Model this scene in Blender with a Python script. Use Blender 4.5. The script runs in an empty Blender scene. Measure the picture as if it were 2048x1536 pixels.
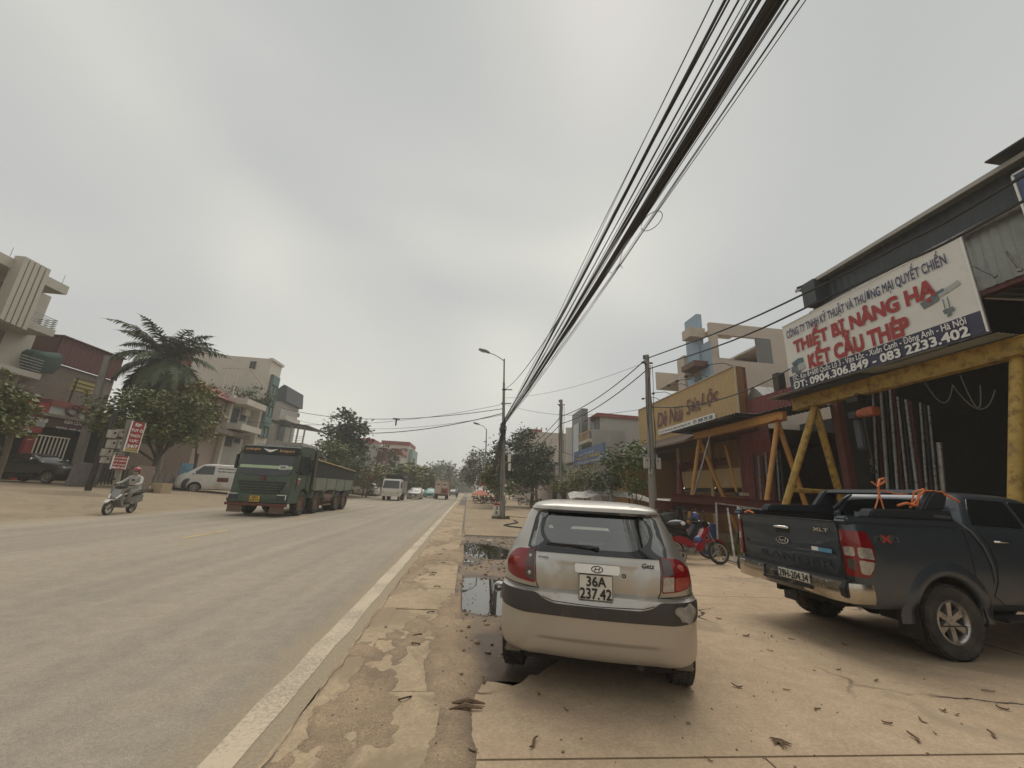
import bpy, bmesh, math, random
import numpy as np
from mathutils import Vector, Matrix, Euler, noise as mnoise
random.seed(7)
R = math.radians
SC = bpy.context.scene
COL = SC.collection
# ------------------------------------------------------------------ camera
F_PX, CAM_H = 784.5, 1.54
PITCH, ROLL, YAW = R(15.38), R(2.99), R(5.47)
cam = bpy.data.cameras.new('camera'); camo = bpy.data.objects.new('camera', cam); COL.objects.link(camo)
cam.sensor_width = 36; cam.lens = 36 * F_PX / 2048; cam.clip_start = .05; cam.clip_end = 3000
camo.location = (0, 0, CAM_H)
camo.rotation_euler = (Matrix.Rotation(-YAW, 3, 'Z') @ Matrix.Rotation(PITCH, 3, 'X') @ Matrix.Rotation(R(90), 3, 'X') @ Matrix.Rotation(-ROLL, 3, 'Z').inverted()).to_euler()
SC.camera = camo
# ------------------------------------------------------------------ world: overcast sky
SUN_EL, SUN_AZ = R(62), R(20)
w = bpy.data.worlds.new('World'); SC.world = w; w.use_nodes = True
nt = w.node_tree; nt.nodes.clear()
def wn(t, **k):
    n = nt.nodes.new(t)
    for a, b in k.items(): setattr(n, a, b)
    return n
out = wn('ShaderNodeOutputWorld'); bg = wn('ShaderNodeBackground'); bg2 = wn('ShaderNodeBackground'); mixs = wn('ShaderNodeMixShader')
sky = wn('ShaderNodeTexSky', sky_type='NISHITA', sun_disc=False, sun_elevation=SUN_EL, sun_rotation=SUN_AZ, dust_density=4.0, air_density=1.2)
nt.links.new(sky.outputs[0], bg.inputs[0]); bg.inputs[1].default_value = .05
tc = wn('ShaderNodeTexCoord'); mp = wn('ShaderNodeMapping'); mp.inputs['Scale'].default_value = (1, 1, 1.7)
mp.inputs['Location'].default_value = (.35, .1, .2)
n1 = wn('ShaderNodeTexNoise'); n1.inputs['Scale'].default_value = 1.5; n1.inputs['Detail'].default_value = 1.6; n1.inputs['Roughness'].default_value = .42; n1.inputs['Distortion'].default_value = .35
cr = wn('ShaderNodeValToRGB'); e = cr.color_ramp.elements
e[0].position = .28; e[0].color = (.430, .448, .438, 1); e[1].position = .74; e[1].color = (.675, .672, .605, 1)
m_ = e.new(.5); m_.color = (.515, .520, .502, 1)
nt.links.new(tc.outputs['Generated'], mp.inputs[0]); nt.links.new(mp.outputs[0], n1.inputs['Vector']); nt.links.new(n1.outputs['Fac'], cr.inputs[0])
nt.links.new(cr.outputs[0], bg2.inputs[0]); bg2.inputs[1].default_value = 1.0
mixs.inputs[0].default_value = .93
nt.links.new(bg.outputs[0], mixs.inputs[1]); nt.links.new(bg2.outputs[0], mixs.inputs[2]); nt.links.new(mixs.outputs[0], out.inputs[0])
# ------------------------------------------------------------------ sun, exposure
sl = bpy.data.lights.new('sun', 'SUN'); sl.energy = 1.5; sl.angle = R(50); sl.color = (1, .95, .86)
so = bpy.data.objects.new('sun', sl); COL.objects.link(so)
sd = Vector((math.sin(SUN_AZ) * math.cos(SUN_EL), math.cos(SUN_AZ) * math.cos(SUN_EL), math.sin(SUN_EL)))
so.rotation_euler = sd.to_track_quat('Z', 'Y').to_euler(); so.location = (0, 0, 60)
vs = SC.view_settings; vs.view_transform = 'Standard'; vs.look = 'None'; vs.exposure = .2; vs.gamma = 1; vs.use_curve_mapping = False
SC.cycles.use_denoising = True; SC.cycles.max_bounces = 6; SC.cycles.transparent_max_bounces = 12; SC.cycles.caustics_reflective = False; SC.cycles.caustics_refractive = False
# ------------------------------------------------------------------ pixel -> world (plain unprojection used for placing)
_cp, _sp, _cr, _sr = math.cos(PITCH), math.sin(PITCH), math.cos(ROLL), math.sin(ROLL)
def ray(x, y):
    u = (x - 1024) / F_PX; v = (768 - y) / F_PX
    r = u * _cr - v * _sr; q = u * _sr + v * _cr
    f = _cp - q * _sp; up = q * _cp + _sp
    return Vector((r * math.cos(YAW) + f * math.sin(YAW), -r * math.sin(YAW) + f * math.cos(YAW), up))
def gnd(x, y, z=0.): d = ray(x, y); t = (z - CAM_H) / d.z; return Vector((d.x * t, d.y * t, z))
def atx(x, y, X): d = ray(x, y); t = X / d.x; return Vector((X, d.y * t, CAM_H + d.z * t))
def aty(x, y, Y): d = ray(x, y); t = Y / d.y; return Vector((d.x * t, Y, CAM_H + d.z * t))
# ------------------------------------------------------------------ materials
MATS = {}
def mat(name, col, rough=.6, metal=0., var=.12, scale=6., dirt=None, dirt_amt=0., dirt_scale=1.5, bump=0., bump_scale=40., coat=0., spec=.5, stretch=(1, 1, 1), col2=None, emit=0.):
    if name in MATS: return MATS[name]
    m = bpy.data.materials.new(name); m.use_nodes = True; MATS[name] = m
    t = m.node_tree; b = t.nodes['Principled BSDF']
    b.inputs['Roughness'].default_value = rough; b.inputs['Metallic'].default_value = metal
    b.inputs['Coat Weight'].default_value = coat; b.inputs['Specular IOR Level'].default_value = spec
    tc = t.nodes.new('ShaderNodeTexCoord'); mp = t.nodes.new('ShaderNodeMapping'); mp.inputs['Scale'].default_value = stretch
    t.links.new(tc.outputs['Object'], mp.inputs[0])
    nz = t.nodes.new('ShaderNodeTexNoise'); nz.inputs['Scale'].default_value = scale; nz.inputs['Detail'].default_value = 6; nz.inputs['Roughness'].default_value = .65
    t.links.new(mp.outputs[0], nz.inputs['Vector'])
    rp = t.nodes.new('ShaderNodeValToRGB'); c = Vector(col)
    c2 = Vector(col2) if col2 else c * (1 + var)
    rp.color_ramp.elements[0].position = .3; rp.color_ramp.elements[1].position = .72
    rp.color_ramp.elements[0].color = (*(c * (1 - var)), 1) if not col2 else (*c, 1); rp.color_ramp.elements[1].color = (*c2, 1)
    t.links.new(nz.outputs['Fac'], rp.inputs[0]); last = rp.outputs[0]
    if dirt:
        n2 = t.nodes.new('ShaderNodeTexNoise'); n2.inputs['Scale'].default_value = dirt_scale; n2.inputs['Detail'].default_value = 8; n2.inputs['Roughness'].default_value = .7
        t.links.new(mp.outputs[0], n2.inputs['Vector'])
        r2 = t.nodes.new('ShaderNodeValToRGB'); r2.color_ramp.elements[0].position = .62 - dirt_amt * .4; r2.color_ramp.elements[1].position = .80 - dirt_amt * .3
        t.links.new(n2.outputs['Fac'], r2.inputs[0])
        mx = t.nodes.new('ShaderNodeMix'); mx.data_type = 'RGBA'; mx.inputs[7].default_value = (*dirt, 1)
        t.links.new(r2.outputs[0], mx.inputs[0]); t.links.new(last, mx.inputs[6]); last = mx.outputs[2]
        mr = t.nodes.new('ShaderNodeMix'); mr.inputs[2].default_value = rough; mr.inputs[3].default_value = .85
        t.links.new(r2.outputs[0], mr.inputs[0]); t.links.new(mr.outputs[0], b.inputs['Roughness'])
    t.links.new(last, b.inputs['Base Color'])
    if emit:
        b.inputs['Emission Color'].default_value = (*col, 1); b.inputs['Emission Strength'].default_value = emit
    if bump:
        nb = t.nodes.new('ShaderNodeTexNoise'); nb.inputs['Scale'].default_value = bump_scale; nb.inputs['Detail'].default_value = 4
        t.links.new(mp.outputs[0], nb.inputs['Vector'])
        bp = t.nodes.new('ShaderNodeBump'); bp.inputs['Strength'].default_value = bump; bp.inputs['Distance'].default_value = .02
        t.links.new(nb.outputs['Fac'], bp.inputs['Height']); t.links.new(bp.outputs[0], b.inputs['Normal'])
    return m
def glass(name, tint=(.55, .6, .56), amt=.55, rough=.03):
    if name in MATS: return MATS[name]
    m = bpy.data.materials.new(name); m.use_nodes = True; MATS[name] = m; t = m.node_tree; t.nodes.clear()
    o = t.nodes.new('ShaderNodeOutputMaterial'); mx = t.nodes.new('ShaderNodeMixShader'); tr = t.nodes.new('ShaderNodeBsdfTransparent'); gl = t.nodes.new('ShaderNodeBsdfGlossy')
    fr = t.nodes.new('ShaderNodeFresnel'); fr.inputs[0].default_value = 1.5
    ad = t.nodes.new('ShaderNodeMath'); ad.operation = 'ADD'; ad.inputs[1].default_value = 1 - amt - .45
    tr.inputs[0].default_value = (*tint, 1); gl.inputs[0].default_value = (.9, .9, .9, 1); gl.inputs[1].default_value = rough
    t.links.new(fr.outputs[0], ad.inputs[0]); t.links.new(ad.outputs[0], mx.inputs[0]); t.links.new(tr.outputs[0], mx.inputs[1]); t.links.new(gl.outputs[0], mx.inputs[2]); t.links.new(mx.outputs[0], o.inputs[0])
    return m
DUST = (.30, .235, .165)
def M(n): return MATS[n]
mat('black_plastic', (.018, .018, .019), .55, bump=.05, dirt=DUST, dirt_amt=.12, dirt_scale=5)
mat('rubber', (.030, .028, .026), .85, dirt=(.075, .064, .052), dirt_amt=.5, dirt_scale=6, bump=.2, bump_scale=60)
mat('dark_glass', (.012, .014, .015), .06, var=.05, spec=.8)
mat('window_glass', (.03, .036, .04), .08, var=.3, scale=.8, spec=.8)
mat('white_paint', (.72, .70, .65), .45, var=.05, dirt=(.4, .34, .27), dirt_amt=.1)
mat('chrome', (.75, .74, .70), .12, 1.0, var=.05)
mat('steel', (.35, .34, .32), .45, .8, dirt=(.14, .10, .07), dirt_amt=.3, dirt_scale=8)
mat('lamp_red', (.20, .008, .010), .12, var=.2, coat=.5)
mat('lamp_red_clear', (.34, .06, .04), .10, var=.2, coat=.5)
mat('lamp_clear', (.42, .38, .33), .12, .3, var=.3, scale=30, coat=.5)
mat('lamp_smoke', (.08, .06, .055), .12, var=.2, coat=.5)
mat('orange_lamp', (.6, .2, .03), .2)
mat('text_black', (.015, .015, .017), .5, var=.02)
mat('text_white', (.78, .76, .72), .55, var=.04)
mat('rim_alloy', (.50, .48, .45), .3, .85, dirt=(.2, .16, .12), dirt_amt=.25, dirt_scale=10)
mat('dark_metal', (.05, .048, .045), .5, .5, dirt=(.12, .08, .05), dirt_amt=.3)
mat('cable', (.04, .04, .043), .6, var=.1)
mat('underbody', (.02, .018, .016), .9)
# ------------------------------------------------------------------ mesh builder
class MB:
    def __init__(s): s.v = []; s.f = []
    def add(s, vs, fs):
        b = len(s.v); s.v += [tuple(v) for v in vs]; s.f += [tuple(i + b for i in f) for f in fs]; return s
    def quad(s, a, b, c, d): return s.add([a, b, c, d], [(0, 1, 2, 3)])
    def poly(s, pts): return s.add(pts, [tuple(range(len(pts)))])
    def box(s, c, d, rz=0., mx=None):
        x, y, z = [q / 2 for q in d]
        vs = [Vector((i * x, j * y, k * z)) for i in (-1, 1) for j in (-1, 1) for k in (-1, 1)]
        if mx is None: mx = Matrix.Rotation(rz, 3, 'Z')
        vs = [mx @ v + Vector(c) for v in vs]
        return s.add(vs, [(0, 1, 3, 2), (4, 6, 7, 5), (0, 4, 5, 1), (2, 3, 7, 6), (0, 2, 6, 4), (1, 5, 7, 3)])
    def bb(s, lo, hi): return s.box([(a + b) / 2 for a, b in zip(lo, hi)], [abs(b - a) for a, b in zip(lo, hi)])
    def beam(s, a, b, w, h, up=(0, 0, 1)):
        a, b = Vector(a), Vector(b); d = (b - a); L = d.length; d.normalize()
        x = d.cross(Vector(up)); 
        if x.length < 1e-4: x = Vector((1, 0, 0))
        x.normalize(); z = x.cross(d)
        return s.box((a + b) / 2, (w, L, h), mx=Matrix((x, d, z)).transposed())
    def tube(s, pts, r, n=8, caps=True):
        pts = [Vector(p) for p in pts]; N = len(pts); rs = r if isinstance(r, (list, tuple)) else [r] * N
        b = len(s.v); prev = None
        for i, p in enumerate(pts):
            d = (pts[min(i + 1, N - 1)] - pts[max(i - 1, 0)]).normalized()
            if prev is None:
                x = d.orthogonal().normalized()
            else:
                x = (prev - d * prev.dot(d)); x = x.normalized() if x.length > 1e-6 else d.orthogonal().normalized()
            prev = x; y = d.cross(x)
            for k in range(n):
                t = 2 * math.pi * k / n; s.v.append(tuple(p + (x * math.cos(t) + y * math.sin(t)) * rs[i]))
        for i in range(N - 1):
            for k in range(n):
                k2 = (k + 1) % n; s.f.append((b + i * n + k, b + i * n + k2, b + (i + 1) * n + k2, b + (i + 1) * n + k))
        if caps and n > 2:
            s.f.append(tuple(b + k for k in reversed(range(n)))); s.f.append(tuple(b + (N - 1) * n + k for k in range(n)))
        return s
    def lathe(s, prof, c, axis='X', n=24, close=False):
        b = len(s.v); c = Vector(c)
        for (r, h) in prof:
            for k in range(n):
                t = 2 * math.pi * k / n; p, q = r * math.cos(t), r * math.sin(t)
                s.v.append(tuple(c + Vector({'X': (h, p, q), 'Y': (p, h, q), 'Z': (p, q, h)}[axis])))
        m = len(prof)
        for i in range(m - 1 + (1 if close else 0)):
            j = (i + 1) % m
            for k in range(n):
                k2 = (k + 1) % n; s.f.append((b + i * n + k, b + i * n + k2, b + j * n + k2, b + j * n + k))
        return s
    def prism(s, poly, lo, hi, axis='Y'):
        n = len(poly)
        def P(a, b, h): return {'Y': (a, h, b), 'X': (h, a, b), 'Z': (a, b, h)}[axis]
        vs = [P(a, b, lo) for a, b in poly] + [P(a, b, hi) for a, b in poly]
        fs = [tuple(range(n)), tuple(reversed(range(n, 2 * n)))] + [(i, i + n, (i + 1) % n + n, (i + 1) % n) for i in range(n)]
        return s.add(vs, fs)
    def ell(s, c, r, n=12, m=8, mx=None):
        b = len(s.v); c = Vector(c); r = r if hasattr(r, '__len__') else (r, r, r)
        for i in range(m + 1):
            ph = math.pi * i / m - math.pi / 2
            for k in range(n):
                t = 2 * math.pi * k / n
                v = Vector((r[0] * math.cos(ph) * math.cos(t), r[1] * math.cos(ph) * math.sin(t), r[2] * math.sin(ph)))
                s.v.append(tuple((mx @ v if mx else v) + c))
        for i in range(m):
            for k in range(n):
                k2 = (k + 1) % n; s.f.append((b + i * n + k, b + i * n + k2, b + (i + 1) * n + k2, b + (i + 1) * n + k))
        return s
    def xf(s, mx, start=0):
        s.v[start:] = [tuple(mx @ Vector(v)) for v in s.v[start:]]; return s
    def mesh(s, name, m, smooth=None, bev=0.):
        me = bpy.data.meshes.new(name); me.from_pydata(s.v, [], s.f)
        bm = bmesh.new(); bm.from_mesh(me)
        if bev:
            bmesh.ops.remove_doubles(bm, verts=bm.verts, dist=1e-5)
            es = [e for e in bm.edges if len(e.link_faces) == 2 and e.calc_face_angle(0) > .5]
            bmesh.ops.bevel(bm, geom=es, offset=bev, segments=2, affect='EDGES', clamp_overlap=True)
        bmesh.ops.recalc_face_normals(bm, faces=bm.faces)
        bm.to_mesh(me); bm.free()
        if m: me.materials.append(m if not isinstance(m, str) else MATS[m])
        if smooth is not None:
            me.polygons.foreach_set('use_smooth', [True] * len(me.polygons))
            me.set_sharp_from_angle(angle=R(smooth))
        return me
def obj(name, me, parent=None):
    o = bpy.data.objects.new(name, me); COL.objects.link(o)
    if parent: o.parent = parent
    return o
def part(name, mb, m, parent, smooth=None, bev=0., label=None):
    o = obj(name, mb.mesh(name, m, smooth, bev), parent)
    if label: o['label'] = label
    return o
def tag(o, label, cat, group=None):
    o['label'] = label; o['category'] = cat
    if group: o['group'] = group
    return o
def thing(name, label, cat, loc=(0, 0, 0), rz=0., group=None):
    o = bpy.data.objects.new(name, None); COL.objects.link(o); o.location = loc; o.rotation_euler = (0, 0, rz); o.empty_display_size = .2
    return tag(o, label, cat, group)
def solo(name, mb, m, label, cat, group=None, smooth=None, bev=0.): return tag(obj(name, mb.mesh(name, m, smooth, bev)), label, cat, group)
def struct(name, mb, m, smooth=None): o = obj(name, mb.mesh(name, m, smooth)); o['kind'] = 'structure'; return o
def stuff(name, mb, m, label, cat, parent=None, smooth=None):
    o = obj(name, mb.mesh(name, m, smooth), parent); o['kind'] = 'stuff'
    if not parent: tag(o, label, cat)
    return o
def copy_tree(o, parent=None):
    c = o.copy(); COL.objects.link(c); c.parent = parent
    for ch in list(o.children): copy_tree(ch, c)
    return c
# text fitted into a rectangle: origin o (lower left), ux / uz = unit axes, w x h box
def text(s, o, ux, uz, w, h, m, parent, name='lettering', off=.0, bold=.0, depth=.003, shear=0., stretch=True):
    cu = bpy.data.curves.new('t', 'FONT'); cu.body = s; cu.shear = shear; cu.resolution_u = 3
    to = bpy.data.objects.new('t', cu); COL.objects.link(to)
    dg = bpy.context.evaluated_depsgraph_get(); me0 = bpy.data.meshes.new_from_object(to.evaluated_get(dg))
    vs = [v.co.copy() for v in me0.vertices]; fs = [tuple(p.vertices) for p in me0.polygons]
    bpy.data.objects.remove(to); bpy.data.curves.remove(cu); bpy.data.meshes.remove(me0)
    if not vs: return None
    x0, x1 = min(v.x for v in vs), max(v.x for v in vs); y0, y1 = min(v.y for v in vs), max(v.y for v in vs)
    sx = w / (x1 - x0); sy = h / (y1 - y0)
    if not stretch: sx = sy = min(sx, sy)
    ux, uz, o = Vector(ux), Vector(uz), Vector(o); nn = ux.cross(uz)
    mb = MB(); b = bold
    for k, (dx, dy) in enumerate(((0, 0), (-b, -b), (b, b), (-b, b), (b, -b)) if bold else ((0, 0),)):
        mb.add([o + ux * ((v.x - x0 + dx) * sx) + uz * ((v.y - y0 + dy) * sy) + nn * (off + depth + .0006 * k) for v in vs], fs)
    return obj(name, _flat(mb, m), parent)
def _flat(mb, m):
    me = bpy.data.meshes.new('lettering'); me.from_pydata(mb.v, [], mb.f); me.materials.append(MATS[m] if isinstance(m, str) else m); return me
def frand(a, b): return a + (b - a) * random.random()
# ================================================================== GROUND
def ground_mat(name, base, base2, dust, dust_pos=(.42, .66), speck=.35, speck_scale=260., bump=.25, big=.35, streak=False, cracks=0., rough=.9, wet=None, edge=None, edgecol=(.37, .30, .215), zwet=False):
    m = bpy.data.materials.new(name); m.use_nodes = True; MATS[name] = m; t = m.node_tree; b = t.nodes['Principled BSDF']; b.inputs['Roughness'].default_value = rough
    b.inputs['Specular IOR Level'].default_value = .25
    L = t.links.new; N = t.nodes.new
    tc = N('ShaderNodeTexCoord'); pos = tc.outputs['Object']
    def noise(sc, det=6, ro=.6, vec=pos, dist=0.):
        n = N('ShaderNodeTexNoise'); n.inputs['Scale'].default_value = sc; n.inputs['Detail'].default_value = det; n.inputs['Roughness'].default_value = ro; n.inputs['Distortion'].default_value = dist; L(vec, n.inputs['Vector']); return n.outputs['Fac']
    def ramp(src, p0, p1, c0=(0, 0, 0, 1), c1=(1, 1, 1, 1)):
        r = N('ShaderNodeValToRGB'); r.color_ramp.elements[0].position = p0; r.color_ramp.elements[1].position = p1; r.color_ramp.elements[0].color = c0; r.color_ramp.elements[1].color = c1; L(src, r.inputs[0]); return r.outputs[0]
    def mix(fac, a, c, mode='MIX'):
        x = N('ShaderNodeMix'); x.data_type = 'RGBA'; x.blend_type = mode
        if isinstance(fac, float): x.inputs[0].default_value = fac
        else: L(fac, x.inputs[0])
        for i, q in ((6, a), (7, c)):
            if isinstance(q, tuple): x.inputs[i].default_value = (*q, 1)
            else: L(q, x.inputs[i])
        return x.outputs[2]
    col = ramp(noise(big, 5, .6), .3, .7, (*base, 1), (*base2, 1))
    col = mix(ramp(noise(.9, 9, .72, dist=.4), *dust_pos), col, dust)
    if streak:
        mp = N('ShaderNodeMapping'); mp.inputs['Scale'].default_value = (1.6, .035, 1); L(pos, mp.inputs[0])
        s = ramp(noise(1.0, 4, .5, mp.outputs[0]), .40, .62)
        col = mix(s, col, mix(.24, col, (.16, .145, .13)))
    sp = ramp(noise(speck_scale, 2, .5), .25, .75, (1 - speck, 1 - speck, 1 - speck, 1), (1 + speck, 1 + speck, 1 + speck, 1))
    col = mix(1.0, col, sp, 'MULTIPLY')
    sp2 = ramp(noise(38., 5, .8), .28, .74, (.72, .72, .71, 1), (1.20, 1.19, 1.17, 1)); col = mix(1.0, col, sp2, 'MULTIPLY')
    sp3 = ramp(noise(5.5, 6, .7), .30, .72, (.86, .86, .86, 1), (1.10, 1.09, 1.08, 1)); col = mix(1.0, col, sp3, 'MULTIPLY')
    if edge:
        sx = N('ShaderNodeSeparateXYZ'); L(pos, sx.inputs[0]); dn = noise(1.4, 7, .7)
        for (a_, b_) in edge:
            mr = N('ShaderNodeMapRange'); mr.inputs[1].default_value = a_; mr.inputs[2].default_value = b_; L(sx.outputs[0], mr.inputs[0]); ad = N('ShaderNodeMath'); ad.operation = 'ADD'; L(mr.outputs[0], ad.inputs[0]); L(dn, ad.inputs[1])
            col = mix(ramp(ad.outputs[0], .62, 1.05), col, mix(1.0, edgecol, sp2, 'MULTIPLY'))
    if zwet:
        ge = N('ShaderNodeNewGeometry'); sz = N('ShaderNodeSeparateXYZ'); L(ge.outputs['Position'], sz.inputs[0]); nn2 = noise(6, 5, .7); md = N('ShaderNodeMath'); md.operation = 'MULTIPLY_ADD'; md.inputs[1].default_value = .03; L(nn2, md.inputs[0]); L(sz.outputs[2], md.inputs[2])
        mr = N('ShaderNodeMapRange'); mr.inputs[1].default_value = .006; mr.inputs[2].default_value = .036; L(md.outputs[0], mr.inputs[0]); col = mix(mr.outputs[0], mix(1.0, (.115, .080, .056), sp2, 'MULTIPLY'), col)
        rr = N('ShaderNodeMapRange'); rr.inputs[1].default_value = 0; rr.inputs[2].default_value = 1; rr.inputs[3].default_value = .38; rr.inputs[4].default_value = .95; L(mr.outputs[0], rr.inputs[0]); L(rr.outputs[0], b.inputs['Roughness'])
    h = noise(speck_scale, 3, .6)
    if cracks:
        v = N('ShaderNodeTexVoronoi'); v.feature = 'DISTANCE_TO_EDGE'; v.inputs['Scale'].default_value = cracks
        mp = N('ShaderNodeMapping'); L(pos, mp.inputs[0]); nn = N('ShaderNodeTexNoise'); nn.inputs['Scale'].default_value = 2.2; nn.inputs['Detail'].default_value = 5; L(pos, nn.inputs['Vector'])
        ad = N('ShaderNodeVectorMath'); ad.operation = 'MULTIPLY_ADD'; ad.inputs[1].default_value = (.5, .5, .5); L(nn.outputs['Color'], ad.inputs[0]); L(pos, ad.inputs[2]); L(ad.outputs[0], v.inputs['Vector'])
        msk = ramp(noise(.5, 3, .5), .50, .56)
        ck = ramp(v.outputs['Distance'], .004, .012, (1, 1, 1, 1), (0, 0, 0, 1))
        mm = N('ShaderNodeMath'); mm.operation = 'MULTIPLY'; L(ck, mm.inputs[0]); L(msk, mm.inputs[1])
        col = mix(mm.outputs[0], col, (.05, .04, .03))
    if wet:
        col = mix(ramp(noise(wet[0], 7, .65, dist=.5), wet[1], wet[1] + .05), col, wet[2])
    L(col, b.inputs['Base Color'])
    bp = N('ShaderNodeBump'); bp.inputs['Strength'].default_value = bump; bp.inputs['Distance'].default_value = .01; L(h, bp.inputs['Height']); L(bp.outputs[0], b.inputs['Normal'])
    return m
ground_mat('asphalt', (.365, .315, .250), (.415, .358, .285), (.43, .358, .268), (.50, .80), speck=.38, speck_scale=170, bump=.45, streak=True, edge=((-1.75, -.95), (-12.2, -13.2)))
ground_mat('asphalt_dusty', (.22, .19, .155), (.27, .225, .175), (.31, .245, .175), (.40, .66), speck=.25, bump=.3)
ground_mat('concrete', (.50, .372, .254), (.41, .304, .21), (.54, .41, .28), (.40, .70), speck=.16, speck_scale=300, bump=.18, cracks=.45, wet=(.55, .57, (.36, .275, .188)))
ground_mat('slab', (.45, .345, .23), (.37, .285, .192), (.50, .385, .26), (.40, .66), speck=.24, bump=.28, wet=(.75, .52, (.32, .24, .16)))
ground_mat('mud', (.32, .236, .158), (.38, .28, .188), (.44, .33, .222), (.44, .70), speck=.35, speck_scale=110, bump=.7, zwet=True)
ground_mat('soil', (.36, .275, .185), (.29, .215, .145), (.42, .325, .22), (.38, .66), speck=.25, speck_scale=90, bump=.5)
ground_mat('verge', (.32, .255, .18), (.26, .205, .145), (.37, .295, .205), (.36, .66), speck=.25, speck_scale=90, bump=.5, wet=(.35, .60, (.24, .19, .13)))
# worn paint
def paint_mat(name, paint, under, lo, hi, sc=34.):
    m = mat(name, paint, .75); t = m.node_tree; b = t.nodes['Principled BSDF']; L = t.links.new; N = t.nodes.new
    tc = N('ShaderNodeTexCoord'); n = N('ShaderNodeTexNoise'); n.inputs['Scale'].default_value = sc; n.inputs['Detail'].default_value = 9; n.inputs['Roughness'].default_value = .75; L(tc.outputs['Object'], n.inputs['Vector'])
    n2 = N('ShaderNodeTexNoise'); n2.inputs['Scale'].default_value = 1.3; n2.inputs['Detail'].default_value = 3; L(tc.outputs['Object'], n2.inputs['Vector'])
    ad = N('ShaderNodeMath'); ad.operation = 'MULTIPLY_ADD'; ad.inputs[1].default_value = .5; L(n2.outputs['Fac'], ad.inputs[0]); L(n.outputs['Fac'], ad.inputs[2])
    r = N('ShaderNodeValToRGB'); r.color_ramp.elements[0].position = lo; r.color_ramp.elements[1].position = hi; L(ad.outputs[0], r.inputs[0])
    mx = N('ShaderNodeMix'); mx.data_type = 'RGBA'; mx.inputs[6].default_value = (*under, 1); mx.inputs[7].default_value = (*paint, 1); L(r.outputs[0], mx.inputs[0]); L(mx.outputs[2], b.inputs['Base Color'])
paint_mat('line_white', (.56, .46, .33), (.33, .28, .215), .62, .80)
paint_mat('line_yellow', (.52, .38, .17), (.24, .20, .16), .55, .75)

RE, RC, RL = -1.02, -7.05, -13.05       # right edge of asphalt, centre line, left edge
def sheet(xa, xb, ya, yb, z, nx=1, ny=1):
    mb = MB()
    for i in range(nx):
        for j in range(ny):
            x0 = xa + (xb - xa) * i / nx; x1 = xa + (xb - xa) * (i + 1) / nx; y0 = ya + (yb - ya) * j / ny; y1 = ya + (yb - ya) * (j + 1) / ny
            mb.quad((x0, y0, z), (x1, y0, z), (x1, y1, z), (x0, y1, z))
    return mb
struct('ground', sheet(-900, 900, -120, 1500, -.06), M('soil'))
rd = struct('road', sheet(RL, RE, -40, 700, 0, 1, 20), M('asphalt'))
# dust band along the right edge of the asphalt
mb = MB(); pts = []
for i in range(240):
    y = -5 + i * .5 if i < 120 else 55 + (i - 120) * 4
    pts.append((y, RE - .16 - .10 * mnoise.noise((y * .35, 3.1, 0)) - .05 * mnoise.noise((y * 1.7, 1.1, 0))))
# edge and centre lines, children of the road
def line_strip(xc, ya, yb, wd, z, wob=.012, step=.5):
    mb = MB(); y = ya; prev = None
    while y <= yb + 1e-6:
        a = xc - wd / 2 + wob * mnoise.noise((y * 2.1, xc, 0)); b = xc + wd / 2 + wob * mnoise.noise((y * 2.3, xc + 9, 0))
        cur = ((a, y, z), (b, y, z))
        if prev: mb.quad(prev[0], prev[1], cur[1], cur[0])
        prev = cur; y += step if y < 60 else 5
    return mb
part('edge_line', line_strip(-1.255, -5, 400, .20, .004, .03), 'line_white', rd)
for k in range(26):
    y0 = 11.35 + (k - 2) * 6.35
    part('centre_dash', line_strip(RC - .0, y0, y0 + 2.2, .15, .004), 'line_yellow', rd)
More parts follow.
